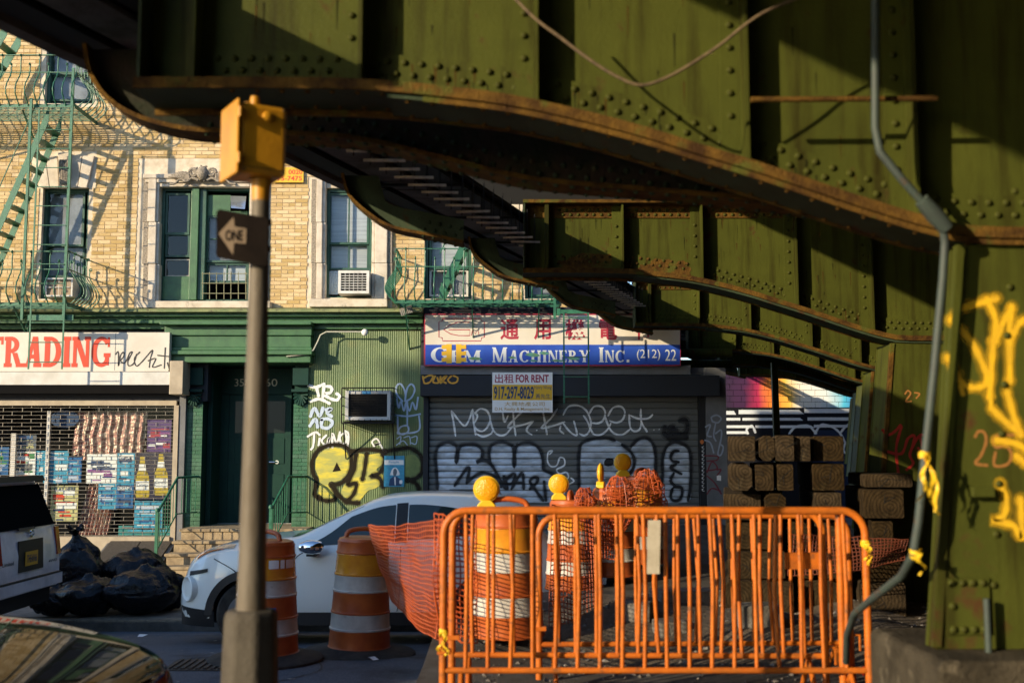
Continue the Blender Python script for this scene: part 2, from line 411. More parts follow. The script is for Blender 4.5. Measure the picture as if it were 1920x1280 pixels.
# dirt and broken ground behind the barriers
def dirt_pt(u, v):
    x = 0.35+u*3.6; y = 7.9+v*3.0
    h = 0.20*math.sin(PI*u)**0.6*math.sin(PI*v)**0.7*(0.6+0.8*mnoise.noise((x*1.3,y*1.3,2)))
    h += 0.03*mnoise.noise((x*6,y*6,1))*math.sin(PI*u)*math.sin(PI*v)
    return (x, y, zmed(y)+0.004+max(h,0.0)) if 0 < u < 1 and 0 < v < 1 else (x, y, zmed(y)-0.03)
tag(build('dirt', MB().grid(46,40,dirt_pt), M_dirt, smooth=80), 'brown dirt and rubble heaped behind the orange barriers', 'dirt', kind='stuff')
pb = MB()
for i in range(520):
    x = R.uniform(-0.3,4.0); y = R.uniform(6.9,10.6); r_ = R.uniform(0.006,0.028)
    z = zmed(y)+0.004
    if 0.35 < x < 3.95 and 7.9 < y < 10.9: z = max(z, dirt_pt((x-0.35)/3.6,(y-7.9)/3.0)[2])
    M_ = Matrix.Translation((x,y,z)) @ Matrix.Rotation(R.uniform(0,6),4,'Z') @ Matrix.Diagonal((r_*R.uniform(.8,1.5),r_,r_*0.7,1))
    a = MB().add([(0,0,1),(1,0,0),(0.2,1,0.1),(-1,0.3,0),(-0.3,-1,0),(0.1,0.1,-1)], [(0,1,2),(0,2,3),(0,3,4),(0,4,1),(5,2,1),(5,3,2),(5,4,3),(5,1,4)]).xf(M_)
    pb.add(a.v, a.f)
tag(build('gravel', pb, mat('gravel_stone', (0.19,0.17,0.15), 0.9, island=0.4)), 'loose gravel strewn on the ground behind the barriers', 'gravel', kind='stuff')

# ================================================================== the viaduct
GY0, GS = 4.68, 5.76
X0_, Z0_ = W(297, 152, GY0)
VX, VZ = 0.2904, 0.0279
def XT(y): return X0_ + VX*(y-GY0)
def ZT(y): return Z0_ + VZ*(y-GY0)
def along(v, z, y): return (XT(y)+v, y, ZT(y)+z)
def vbeam(mb, v0, v1, z0, z1, y0, y1):
    a = [along(v0,z0,y0),along(v1,z0,y0),along(v1,z1,y0),along(v0,z1,y0)]
    return mb.prism_v(a, Vector(along(0,0,y1))-Vector(along(0,0,y0)))
BOT = [(-0.03,0.0),(0.45,0.0),(0.9,-0.008),(1.25,-0.04),(1.57,-0.085),(2.0,-0.19),(2.3,-0.285),(2.57,-0.37),(2.9,-0.485),(3.1,-0.55),(3.28,-0.60),(3.5,-0.63),(4.4,-0.63)]
def interp(P, v):
    for (a,b) in zip(P, P[1:]):
        if v <= b[0]: return a[1]+(b[1]-a[1])*(v-a[0])/(b[0]-a[0])
    return P[-1][1]
BOTS = smooth_pts(BOT, 3)
TOP = 0.63
STF = [0.19, 0.89, 1.63, 2.51, 3.21]

def dome(r, n=8):
    mb = MB(); vs = []; fs = []
    for k, (a, h) in enumerate(((1.0,0.0),(0.86,0.42),(0.5,0.74))):
        for j in range(n): q = 2*PI*j/n; vs.append((r*a*math.cos(q), -r*h, r*a*math.sin(q)))
    vs.append((0,-r*0.85,0))
    for k in range(2):
        for j in range(n): fs.append((k*n+j, (k+1)*n+j, (k+1)*n+(j+1)%n, k*n+(j+1)%n))
    for j in range(n): fs.append((2*n+j, 3*n, 2*n+(j+1)%n))
    return mb.add(vs, fs)
rivet_me = one_mesh(dome(0.0165), 'rivet', M_girder, smooth=70)
rivet_rust = one_mesh(dome(0.0165), 'rivet_rusty', M_rust, smooth=70)

def curve_plate(mb, prof, v0, v1, x_of, z_of, y0, y1, zlo, zhi, n=40):
    """plate that follows the profile: zlo..zhi relative to it"""
    P = [v0+(v1-v0)*i/n for i in range(n+1)]
    vs = []; fs = []
    for v in P:
        b = interp(prof, v); X = x_of(v)
        for (y,z) in ((y0,zlo),(y1,zlo),(y1,zhi),(y0,zhi)): vs.append((X, y, z_of(b+z)))
    for i in range(n):
        for j in range(4): fs.append((4*i+j, 4*i+(j+1)%4, 4*i+4+(j+1)%4, 4*i+4+j))
    fs += [(3,2,1,0), (4*n,4*n+1,4*n+2,4*n+3)]
    return mb.add(vs, fs)

nth = ['nearest', 'second nearest', 'third', 'fourth', 'fifth', 'sixth']
bents = []
for k in range(6):
    Y = GY0 + GS*k; xo = lambda v, Y=Y: XT(Y)+v; zo = lambda z, Y=Y: ZT(Y)+z-0.052
    lab = {0: 'nearest and largest riveted green arched girder crossing the top of the view',
           1: 'second green arched girder with brown rust patches along its lower edge',
           2: 'third green arched girder back, below the rust-patched one',
           3: 'fourth green arched girder back under the viaduct', 4: 'fifth green arched girder back, second farthest',
           5: 'farthest green arched girder, just above the painted mural wall'}[k]
    t = thing('arched_girder', lab, 'girder', (XT(Y)+3.7, Y, 0.5), 'arched girders under the viaduct'); bents.append(t)
    web = MB(); out = [(xo(v), zo(z)) for v, z in BOTS if v <= 4.4]
    web.prism(out + [(xo(4.4), zo(TOP)), (xo(-0.03), zo(TOP))], Y, Y+0.02)
    build('web', web, M_girder, t)
    fm = MB(); curve_plate(fm, BOTS, -0.05, 4.4, xo, zo, Y-0.16, Y+0.12, -0.032, 0.0)
    curve_plate(fm, BOTS, 1.0, 4.4, xo, zo, Y-0.15, Y+0.11, -0.054, -0.034)
    build('bottom_flange', fm, M_shadegreen, t)
    em_ = MB(); curve_plate(em_, BOTS, -0.05, 4.4, xo, zo, Y-0.172, Y-0.1604, -0.034, 0.012); build('flange_edge', em_, M_rust, t)
    em_ = MB(); curve_plate(em_, BOTS, -0.05, 4.4, xo, zo, Y+0.1204, Y+0.132, -0.062, 0.006); build('flange_edge', em_, M_rust, t)
    if k == 0: em_ = MB(); curve_plate(em_, BOTS, 1.15, 4.4, xo, zo, Y-0.158, Y-0.1508, -0.060, -0.036); build('cover_plate_edge', em_, M_rust, t)
    am = MB(); curve_plate(am, BOTS, 0.0, 4.4, xo, zo, Y-0.014, Y-0.0006, 0.0008, 0.18)
    build('flange_angle', am, M_girder, t)
    tm = MB().box(xo(-0.05), xo(4.4), Y-0.16, Y+0.26, zo(TOP), zo(TOP+0.03)).box(xo(0), xo(4.4), Y-0.014, Y-0.0008, zo(TOP-0.115), zo(TOP-0.0005))
    build('top_flange', tm, M_rust if k else M_girder, t)
    if k: build('gap_blocker', MB().box(xo(-1.0), xo(4.4), Y+0.03, Y+0.06, zo(TOP+0.031), zo(1.50)), M_black, t)  # black sheet added above the girder to block bright gaps
    ep = MB().box(xo(-0.045), xo(-0.031), Y-0.15, Y+0.2, zo(0.003), zo(TOP-0.002)); build('end_plate', ep, M_shadegreen, t)
    for i, v in enumerate(STF):
        b = interp(BOTS, v); sm = MB(); th = 0.036 if i == 0 else 0.016
        sm.box(xo(v-th), xo(v), Y-0.13, Y-0.015, zo(b+0.004), zo(TOP-0.004))
        if i: sm.box(xo(v-0.10), xo(v-th-0.0005), Y-0.027, Y-0.0148, zo(b+0.010), zo(TOP-0.006))
        build('stiffener', sm, M_girder, t)
    # rivets: singly on the two nearest girders, joined beyond
    pts = []
    v = 0.22; 
    while v < 4.3:
        if min(abs(v-q) for q in STF) > 0.035:
            pts.append((v, interp(BOTS,v)+0.094, -0.014, 0)); 
        if min(abs(v+0.036-q) for q in STF) > 0.035: pts.append((v+0.036, interp(BOTS,v+0.036)+0.147, -0.014, 0))
        if k and min(abs(v-q) for q in STF) > 0.035: pts.append((v, TOP-0.04, -0.014, 0)); pts.append((v+0.036, TOP-0.085, -0.014, 0))
        v += 0.073
    for q in STF[1:]:
        b = interp(BOTS,q); z = b+0.24
        while z < TOP-0.13: pts.append((q-0.058, z, -0.027, 0)); z += 0.1
    v = 0.35
    while v < 3.4 and k == 0:
        zz = -0.032 if v < 1.0 else -0.055
        pts.append((v, interp(BOTS,v)+zz, -0.125, 1)); pts.append((v, interp(BOTS,v)+zz, 0.085, 1)); v += 0.105
    if k < 2:
        for (v,z,dy,und) in pts:
            if und: inst('rivet', rivet_rust, t, (xo(v), Y+dy, zo(z)), rot=(PI/2,0,0), scale=(0.75,0.75,0.75))
            else: inst('rivet', rivet_me if not (k == 1 and z < 0.2 and v < 1.6 and R.random() < 0.7) else rivet_rust, t, (xo(v), Y+dy, zo(z)))
    else:
        rm = MB(); d0 = dome(0.0165, 6)
        for (v,z,dy,und) in pts: rm.add([(a+xo(v), b_+Y+dy, c+zo(z)) for a,b_,c in d0.v], d0.f)
        tag(build('rivets', rm, M_girder, t, smooth=70), kind='stuff')
    if k < 2:                                   # rust and soot running down the web
        for nm_, col_, al_, cnt in (('rust_runs',(0.085,0.038,0.010),0.55,46),('soot_runs',(0.010,0.009,0.006),0.45,60)):
            rn = MB(); rq = random.Random(k*5+cnt)
            for q in range(cnt):
                v = rq.uniform(0.25,3.1)
                if min(abs(v-s_) for s_ in STF) < 0.05: v += 0.06
                b0 = interp(BOTS,v); zt0 = rq.choice((b0+0.147,b0+0.094,TOP-0.12,rq.uniform(b0+0.25,TOP-0.15))); L_ = rq.uniform(0.03,0.16); w_ = rq.uniform(0.002,0.007); dy = -0.0152 if zt0 < b0+0.18 else -0.0012
                z1 = max(zt0-L_, b0+0.01 if dy < -0.01 else b0+0.185)
                if z1 > zt0-0.012: continue
                rn.add([(xo(v-w_),Y+dy-q*1e-5,zo(zt0)),(xo(v-w_*0.25),Y+dy-q*1e-5,zo(z1)),(xo(v+w_*0.35),Y+dy-q*1e-5,zo(z1+0.01)),(xo(v+w_),Y+dy-q*1e-5,zo(zt0-0.006))],[(0,1,2,3)])
            tag(build(nm_, rn, mat(nm_, col_, 0.9, alpha=al_, spec=0.05), t), kind='stuff')
    # column
    zb = W(1715, 1215, Y-0.12)[1] if k == 0 else zmed(Y)+0.02
    zt = zo(-0.685); bl = (3.20 if k == 0 else 3.12); tl = 3.36
    col = MB(); yf, yb = Y-0.13, (Y-0.05 if k == 0 else Y+0.28)
    def lx(z): return xo(bl+(tl-bl)*(z-zb)/(zt-zb))
    f0 = [(lx(zb),zb),(xo(4.5),zb),(xo(4.3),zt),(lx(zt),zt)]
    col.prism(f0, yf, yf+0.02); col.prism(f0, yb, yb+0.02)
    build('column_plate', col, M_girder, t)
    sp = MB(); a = lx(zb); b = lx(zt)
    sp.add([(a+0.006,yf+0.021,zb),(a+0.006,yb-0.001,zb),(b+0.006,yb-0.001,zt),(b+0.006,yf+0.021,zt),(a+0.03,yf+0.021,zb),(a+0.03,yb-0.001,zb),(b+0.03,yb-0.001,zt),(b+0.03,yf+0.021,zt)],
           [(3,2,1,0),(4,5,6,7),(0,1,5,4),(2,3,7,6),(1,2,6,5),(3,0,4,7)])
    build('column_side', sp, M_girder, t)
    ca = MB(); ca.prism_v([(a-0.012,yf-0.014,zb+0.01),(a+0.022,yf-0.014,zb+0.01),(a+0.022,yf-0.001,zb+0.01),(a-0.001,yf-0.001,zb+0.01),(a-0.001,yf+0.03,zb+0.01),(a-0.012,yf+0.03,zb+0.01)], (b-a,0,zt-zb-0.012))
    build('corner_angle', ca, M_girder if k == 0 else M_rust, t, recalc=True)
    cp = MB().box(xo(3.22), xo(4.42), Y-0.2, Y+0.46, zt+0.0, zt+0.002+0.0); 
    if k == 0:
        for i in range(9):
            z = zb+0.25+i*0.2
            for dx in (0.22, 0.62): inst('rivet', rivet_me, t, (lx(z)+dx, yf, z))
        # the riveted patch plate, the open duct box and the little bracket
        x0, z1 = W(1770,1082,yf); x1, z0 = W(1856,1188,yf)
        pp = MB().box(x0, x1, yf-0.014, yf-0.0006, z0, z1); pat = build('patch_plate', pp, M_girder, t)
        for i in range(4):
            for zz in (z1-0.02, z0+0.02):
                inst('rivet', rivet_me, pat, (x0+0.025+i*(x1-x0-0.05)/3, yf-0.014, zz))
        inst('rivet', rivet_me, pat, (x0+0.025, yf-0.014, (z0+z1)/2))
        x0, z1 = W(1814,912,yf); x1, z0 = W(1857,931,yf)
        build('bracket', MB().box(x0, x1, yf-0.05, yf-0.0005, z0, z1), M_girder, t, bevel=0.004)
        x0, z1 = W(1835,1118,yf); x1, z0 = W(1845,1228,yf)
        build('stub_pipe', MB().tube([((x0+x1)/2, yf-0.06, z0),((x0+x1)/2, yf-0.06, z1)], 0.013, 10), M_galv, t, smooth=50)
        yg = MB(); pts_ = [[(1785,600),(1800,580),(1850,565),(1868,560)],[(1850,562),(1866,600),(1862,640)],[(1782,600),(1820,640),(1845,690),(1850,710),(1842,724),(1820,726),(1800,715),(1790,690),(1776,670)],
              [(1862,640),(1858,690),(1855,745)],[(1896,575),(1892,620),(1893,715)],[(1893,640),(1908,610),(1920,600)],[(1866,640),(1880,605),(1896,580)],
              [(1888,735),(1900,780),(1914,815)],[(1858,765),(1884,790),(1912,812)],[(1868,825),(1900,830),(1925,842)],
              [(1874,905),(1886,940),(1880,968),(1862,975),(1900,985),(1915,1010),(1914,960),(1912,935)],[(1905,855),(1918,865),(1924,870)]]
        for wd_, al_, of_ in ((26,0.16,0.0006),(18,0.36,0.0022)):
            hz = MB()
            for p in pts_: stroke(hz, [(x+R.uniform(-1.5,1.5),y+R.uniform(-1.5,1.5)) for x,y in p], wd_, yf, of_)
            build('overspray', hz, mat('yellow_overspray_%d' % wd_, (0.74,0.44,0.015), 0.6, alpha=al_), t)
        for p in pts_: stroke(yg, p, 10, yf, 0.004, taper=False)
        stroke(yg, [(1800,724),(1804,738)], 9, yf, 0.006); stroke(yg, [(1856,745),(1857,758)], 8, yf, 0.006)
        build('graffiti', yg, M_yellow_spray, t)
        og = MB()
        stroke(og, [(1828,818),(1835,808),(1846,812),(1848,830),(1838,855),(1828,868),(1850,872)], 5, yf, 0.0016)
        stroke(og, [(1900,815),(1864,818),(1866,838),(1886,836),(1896,852),(1888,870),(1864,872),(1866,848)], 5, yf, 0.0016)
        build('faded_number', og, M_rust_spray, t)
    if k == 1:
        for seed_, (vc, wv_, hz_) in enumerate(((0.62,0.36,0.15),(1.28,0.30,0.13))):
            zc_ = 0.03 if seed_ < 2 else 0.53; P_ = []
            for q in range(40):
                an = 2*PI*q/40; rr = 1+0.5*mnoise.noise((math.cos(an)*2.2+seed_*7,math.sin(an)*2.2,seed_))+0.25*mnoise.noise((math.cos(an)*7,math.sin(an)*7,seed_+3))
                P_.append((xo(vc+wv_*rr*math.cos(an)*0.9), zo(interp(BOTS,vc)+zc_+max(hz_*rr*math.sin(an),-0.02 if seed_ < 2 else -1))))
            build('rust_patch', MB().add([(x,Y-0.0165-seed_*0.0003,z) for x,z in P_],[tuple(range(40))]), M_rust, t)
        rg = MB(); 
        for p in [[(1655,806),(1665,815),(1678,808),(1688,797)],[(1690,800),(1680,840),(1684,885)],[(1660,845),(1690,850),(1702,822),(1715,818),(1706,850)],[(1700,880),(1712,868),(1706,850),(1722,818),(1735,816)],[(1722,840),(1730,846),(1725,820)]]:
            stroke(rg, p, 5, yf, 0.002)
        build('graffiti', rg, M_red_spray, t)
        og = MB(); stroke(og, [(1697,738),(1702,732),(1707,738),(1698,752),(1708,752)], 3, yf, 0.002); stroke(og, [(1715,736),(1724,738),(1718,746)], 3, yf, 0.002)
        build('faded_number', og, M_rust_spray, t)

# brackets carrying the walkway: darker cross beams with a curved free end
BB = smooth_pts([(-0.80,0.40),(-0.77,0.26),(-0.68,0.13),(-0.54,0.045),(-0.35,-0.01),(-0.15,-0.03),(0.5,-0.06),(1.0,-0.175),(1.4,-0.27),(2.0,-0.325),(2.6,-0.385),(3.6,-0.56)], 3)
BB2 = smooth_pts([(-0.80,0.40),(-0.75,0.24),(-0.60,0.10),(-0.43,0.0),(-0.17,-0.055),(-0.02,-0.085),(0.10,-0.115)], 3)
for j in range(11):
    Y = 5.44 + 2.88*j; xo = lambda v, Y=Y: XT(Y)+v; zo = lambda z, Y=Y: ZT(Y)+z
    pos = 'first' if j == 0 else ['second','third','fourth','fifth','sixth','seventh','eighth','ninth','tenth','eleventh'][j-1]
    t = thing('walkway_bracket', f'dark green steel bracket beam with curved rusty end, {pos} from the front', 'beam', (XT(Y)+1.5, Y, ZT(Y)), 'bracket beams under the walkway')
    wb = MB(); BJ = BB if j == 0 else BB2; ve = BJ[-1][0]; tops = [(xo(ve), zo(0.55)), (xo(0.02), zo(0.55)), (xo(0.02), zo(0.40))] if j == 0 else [(xo(v), zo(min(z+0.17,0.40))) for v, z in BJ[::-1] if v > -0.5]+[(xo(-0.55), zo(0.40))]
    wb.prism([(xo(v), zo(z)) for v, z in BJ] + tops, Y, Y+0.016); build('web', wb, mat('dark_rusted_steel', (0.040,0.030,0.024), 0.85, spec=0.1, col2=(0.022,0.026,0.016), scale=5, bump=0.4, bscale=40) if j == 0 else M_shadegreen, t)
    # rusty curved edge plate along the whole underside
    fl_ = MB(); n = len(BJ); vs = []; fs = []
    for i, (v, z) in enumerate(BJ):
        a = BJ[max(i-1,0)]; b = BJ[min(i+1,n-1)]; d = Vector((b[0]-a[0], b[1]-a[1])).normalized(); nr = Vector((d.y,-d.x))*0.022
        for (dy, q) in ((-0.09,0),(0.11,0),(0.11,1),(-0.09,1)): vs.append((xo(v+nr.x*q), Y+dy, zo(z+nr.y*q)))
    for i in range(n-1):
        for q in range(4): fs.append((4*i+q, 4*i+(q+1)%4, 4*i+4+(q+1)%4, 4*i+4+q))
    fs += [(3,2,1,0),(4*n-4,4*n-3,4*n-2,4*n-1)]
    build('edge_plate', fl_.add(vs, fs), M_rust, t, recalc=True)
    rm = MB(); d0 = dome(0.016, 6)
    for i in range(44):
        v = -0.2+i*0.078
        if v > ve-0.06: break
        zz = interp(BJ, v)
        for dz, dv in ((0.04,0),(0.09,0.039)): rm.add([(a+xo(v+dv), b_+Y, c+zo(zz+dz)) for a,b_,c in d0.v], d0.f)
        for dy in (-0.06, 0.08): rm.add([(a+xo(v), Y+dy+c, zo(zz-0.022)+b_) for a,b_,c in d0.v], d0.f)
    tag(build('rivets', rm, M_shadegreen, t, smooth=70), kind='stuff')

# the walkway and the deck above
wk = thing('viaduct_walkway', 'dark walkway along the viaduct edge, running back over the shop', 'walkway', along(-0.6, 0.42, 6.0))
build('fascia_beam', vbeam(MB(), -1.10, -1.00, 0.42, 0.52, 3.3, 36), M_soffit, wk)
build('cover_slab', vbeam(MB(), -0.999, -0.05, 0.50, 0.52, 3.3, 36), M_black, wk)
for v0, v1, mm in ((-0.96,-0.78,M_black),(-0.70,-0.42,M_soffit),(-0.34,-0.10,M_black)):
    y = 3.3
    while y < 36:
        build('soffit_plank', vbeam(MB(), v0, v1, 0.44+R.uniform(0,0.006), 0.47, y+0.02, y+2.86), mm, wk); y += 2.88
y = 5.9
while y < 34:
    build('cross_bar', MB().bar(along(-1.0,0.425,y), along(-0.06,0.425,y), 0.03, 0.02), M_black, wk); y += 1.44
dk = thing('viaduct_deck', 'dark underside of the elevated deck above the arched girders', 'deck', along(5, 1.45, 10))
build('slab', vbeam(MB(), 0.1, 14, 1.45, 1.8, -12, 36), mat('deck_underside', (0.05,0.055,0.045), 0.9, col2=(0.03,0.03,0.026), scale=2), dk)
for v in (3.6, 6.0, 8.4): build('stringer', vbeam(MB(), v-0.12, v+0.12, 0.70, 1.44, -12, 36), M_shadegreen, dk)
# rail of hanging pale bars
hb = MB().box(-0.135, 0.135, -0.011, 0.011, -0.008, 0.008); hbm = one_mesh(hb, 'bar', M_pale)
hr = MB().tube([(0,0,-0.03),(0,0,0.26)], 0.0042, 5); hrm = one_mesh(hr, 'rod', M_black)
y = 6.78; i = 0
while y < 18.0:
    p = along(0.02, 0.21, y)
    t = thing('hanging_bar', 'pale bar hung on thin rods in the row under the viaduct', 'hanger', p, 'row of pale bars hung under the viaduct')
    inst('bar', hbm, t, p, rot=(0, R.uniform(-0.02,0.02), R.uniform(-0.05,0.05)))
    for dx in (-0.09, 0.085): inst('rod', hrm, t, (p[0]+dx, p[1], p[2]))
    y += 0.25; i += 1
# bell lamps under the walkway edge
for i, (px, py) in enumerate(((678,370),(920,488),(1075,560),(1150,597),(1232,640))):
    Yl = 3.84/((1571-px)/2100.0); x, z = W(px, py, Yl)
    t = thing('bell_lamp', ['lit grey bell lamp in front of the air-conditioned window','lit grey bell lamp above the right fire escape','small lit lamp above the red and blue shop sign, leftmost of the small ones','small lit lamp at the top edge of the shop sign, second of the small ones','small lit lamp farthest back under the walkway'][i], 'lamp', (x,Yl,z), 'lamps under the walkway')
    sh = MB().lathe([(0.022,0.07),(0.045,0.065),(0.055,0.02),(0.085,-0.005),(0.088,-0.03),(0.08,-0.03),(0.05,0.01)], 18, Matrix.Translation((x,Yl,z))); build('shade', sh, M_lamp, t, smooth=40)
    build('bulb', MB().lathe([(0.006,-0.05),(0.03,-0.046),(0.042,-0.025),(0.03,0.0),(0.01,0.01)], 14, Matrix.Translation((x,Yl,z))), M_glow, t, smooth=60)
    build('stem', MB().tube([(x,Yl,z+0.06),(x,Yl,ZT(Yl)+0.43)], 0.008, 6), M_black, t)
# green pipes crossing behind the sign
for (ya, pa, r_) in ((20.9, 662, 0.085), (23.8, 683, 0.10)):
    x0, z = W(1205, pa, ya); x1, _ = W(1372, pa, ya)
    tag(build('crossing_pipe', MB().tube([(x0,ya,z),(x1,ya,z)], r_, 14), M_girder, smooth=50), 'green pipe crossing under the viaduct behind the shop sign, %s one' % ('upper' if pa == 662 else 'lower'), 'pipe')

# concrete plinth, conduit, wire
x0, zp = W(1640, 1212, 4.2); zp = W(1715,1215,GY0-0.12)[1]
pl = MB(); pl.cbox(1.60, 3.6, 4.30, 5.12, 0.34, zp-0.003, 0.02)
tag(build('column_plinth', pl, mat('grimy_concrete', (0.07,0.058,0.04), 0.95, spec=0.1, col2=(0.035,0.029,0.02), scale=4, bump=0.7, bscale=40, col3=(0.12,0.10,0.07), scale3=9, lo3=0.6, hi3=0.72), bevel=0.03), 'dirty concrete plinth under the green column', 'plinth')
cd = thing('conduit', 'grey conduit pipe bending down along the green column', 'conduit', (1.7, 4.4, 1.0))
def cpath(P): return [ (W(x,y,Yq)[0], Yq, W(x,y,Yq)[1]) for x,y,Yq in P]
raw = [(1641,-60,4.36),(1641,120,4.36),(1641,240,4.36),(1650,285,4.36),(1690,335,4.36),(1738,388,4.38),(1768,420,4.40),(1772,455,4.42),(1768,520,4.42),(1752,690,4.42),(1735,850,4.42),(1722,980,4.42),(1712,1040,4.44),(1690,1080,4.6),(1640,1118,4.9),(1602,1150,5.3),(1588,1190,5.6),(1586,1240,5.8)]
sp2 = []
for i in range(len(raw)-1):
    for k_ in range(4):
        f_ = k_/4; sp2.append(tuple(raw[i][c]+(raw[i+1][c]-raw[i][c])*f_ for c in range(3)))
sp2.append(raw[-1])
build('pipe', MB().tube(cpath(sp2), 0.0168, 12), M_galv, cd, smooth=60)
ja = cpath([(1728,375,4.37),(1775,428,4.40)]); build('junction_elbow', MB().tube([ja[0], [(a+b)/2 for a,b in zip(*ja)], ja[1]], [0.030,0.036,0.030], 12), M_galv, cd, smooth=50)
tp = thing('caution_tape', 'yellow caution tape knotted round the conduit on the column', 'tape', cpath([(1733,850,4.4)])[0])
tk = MB()
def tape_wrap(mb, c, r, seed, tails, L=0.22):
    """a few loose turns round a tube at c, with twisted tails hanging from the knot"""
    rr = random.Random(seed)
    for k_ in range(4):
        ax = Matrix.Translation(Vector(c)+Vector((0,0,rr.uniform(-0.012,0.012)))) @ Matrix.Rotation(rr.uniform(-0.5,0.5),4,'X') @ Matrix.Rotation(rr.uniform(-0.5,0.5),4,'Y'); vs = []; h_ = rr.uniform(0.004,0.010)
        for q in range(13):
            a = 2*PI*q/12; e = r*(1.12+0.14*rr.random())
            for z in (-h_,h_): vs.append(ax @ Vector((e*math.cos(a),e*math.sin(a),z)))
        mb.add(vs,[(2*q,2*q+2,2*q+3,2*q+1) for q in range(12)])
    for k_ in range(tails):
        x0,y0,z0 = c; y0 -= r; ph = rr.uniform(0,6); dx = rr.uniform(-0.25,0.25); n = 14; vs = []; l_ = L*rr.uniform(0.5,1.1)
        for q in range(n+1):
            f = q/n; an = ph+f*rr.uniform(2.5,4); w_ = 0.011*(1-0.3*f)
            p = Vector((x0+dx*l_*f+0.012*math.sin(f*9+ph),y0-0.01-0.02*math.sin(f*3),z0-l_*f)); d = Vector((math.cos(an),math.sin(an)*0.7,0.15*math.sin(an*2)))*w_
            vs += [p-d,p+d]
        mb.add(vs,[(2*q,2*q+2,2*q+3,2*q+1) for q in range(n)])
    return mb
tape_wrap(tk, cpath([(1733,853,4.42)])[0], 0.0185, 4, 3, 0.34); build('strip', tape_wrap(MB(), cpath([(1716,1036,4.43)])[0], 0.0185, 8, 1, 0.08), M_yellow_tape, tp)
build('strip', tk, M_yellow_tape, tp)
wire = [(930,-40),(1000,32),(1050,70),(1100,108),(1150,140),(1200,160),(1250,146),(1300,118),(1350,85),(1400,45),(1440,20),(1500,-5)]
tag(build('hanging_wire', MB().tube([(W(x,y,4.28)[0],4.28,W(x,y,4.28)[1]) for x,y in smooth_pts(wire,4)], 0.0065, 7), mat('brown_cable', (0.16,0.11,0.055), 0.7, col2=(0.08,0.05,0.03), scale=30), smooth=60), 'brown cable sagging in front of the nearest girder', 'cable')
a, b = W(1408,187,4.44), W(1757,185,4.44)
tag(build('tie_rod', MB().tube([(a[0],4.44,a[1]),(b[0],4.44,b[1])], 0.012, 10), M_rust, smooth=60), 'thin rusty horizontal rod across the nearest girder', 'rod')

# mural wall far behind, beneath the last girder
def mural_mat():
    m = bpy.data.materials.new('mural_paint'); m.use_nodes = True; MATS['mural'] = m
    n = m.node_tree.nodes; L = m.node_tree.links; b = n['Principled BSDF']; b.inputs['Roughness'].default_value = 0.7
    tc = n.new('ShaderNodeTexCoord'); sx = n.new('ShaderNodeSeparateXYZ'); L.new(tc.outputs['Object'], sx.inputs[0])
    # x runs 0..5.5 across, z 0..4.7 up
    no = n.new('ShaderNodeTexNoise'); no.inputs['Scale'].default_value = 0.8; L.new(tc.outputs['Object'], no.inputs['Vector'])
    a1 = n.new('ShaderNodeMath'); a1.operation = 'MULTIPLY_ADD'; L.new(no.outputs[0], a1.inputs[0]); a1.inputs[1].default_value = 1.2; L.new(sx.outputs['X'], a1.inputs[2])
    dv = n.new('ShaderNodeMath'); dv.operation = 'DIVIDE'; L.new(a1.outputs[0], dv.inputs[0]); dv.inputs[1].default_value = 5.5
    cr = n.new('ShaderNodeValToRGB'); el = cr.color_ramp.elements
    el[0].position = 0.10; el[0].color = (0.012,0.008,0.03,1); el[1].position = 1.0; el[1].color = (0.02,0.12,0.55,1)
    for p, c in ((0.24,(0.05,0.01,0.06)),(0.34,(0.45,0.02,0.09)),(0.42,(0.85,0.22,0.03)),(0.50,(0.9,0.55,0.08)),(0.60,(0.85,0.82,0.72)),(0.74,(0.80,0.84,0.85)),(0.86,(0.08,0.52,0.80))):
        e = el.new(p); e.color = (*c,1)
    L.new(dv.outputs[0], cr.inputs[0]); L.new(cr.outputs[0], b.inputs['Base Color'])
    return m
YM = 38.4
mx0, mz1 = W(1352, 690, YM); mx1, mz0 = W(1640, 985, YM)
mw = thing('mural_wall', 'brick wall painted with a sunset mural and black and white stripes, far under the viaduct', 'wall', (mx0, YM, -0.3))
build('wall_body', MB().box(mx0, mx1+2.5, YM, YM+0.3, -0.3, 4.55), mat('mural_base_dark', (0.010,0.011,0.016), 0.8, spec=0.15), mw)
mm_ = mural_mat(); bl_ = MB()
zlow = W(960, 764, YM)[1]
brickme = None
zz = zlow; row = 0
while zz < 4.53:
    xx = mx0 - (0.12 if row % 2 else 0)
    while xx < mx1+2.4:
        bl_.box(max(xx,mx0)+0.006, xx+0.392, YM-0.02, YM+0.005, zz+0.006, zz+0.192); xx += 0.40
    zz += 0.20; row += 1
tag(build('painted_blocks', bl_, mm_, mw), kind='stuff')
M_mblack = mat('mural_black', (0.012,0.013,0.018), 0.6); M_mwhite = mat('mural_white', (0.72,0.76,0.80), 0.6, col2=(0.6,0.66,0.74), scale=3); M_mblue = mat('mural_navy', (0.008,0.022,0.065), 0.6)
st = MB()
for (x0,x1,y0,y1,sl) in ((1358,1376,770,777,4),(1385,1498,768,776,10),(1508,1632,766,774,0),(1358,1388,783,788,0),(1392,1500,783,788,6),(1514,1632,782,788,0),(1358,1412,797,802,0),(1416,1520,797,802,8),(1526,1632,796,801,0),(1358,1402,808,813,0)):
    a = [W(x,y,YM) for x,y in ((x0,y1),(x1+sl,y1),(x1,y0),(x0-sl*0,y0))]; st.add([(x,YM-0.004,z) for x,z in a], [(0,1,2,3)])
build('stripes', st, M_mwhite, mw)
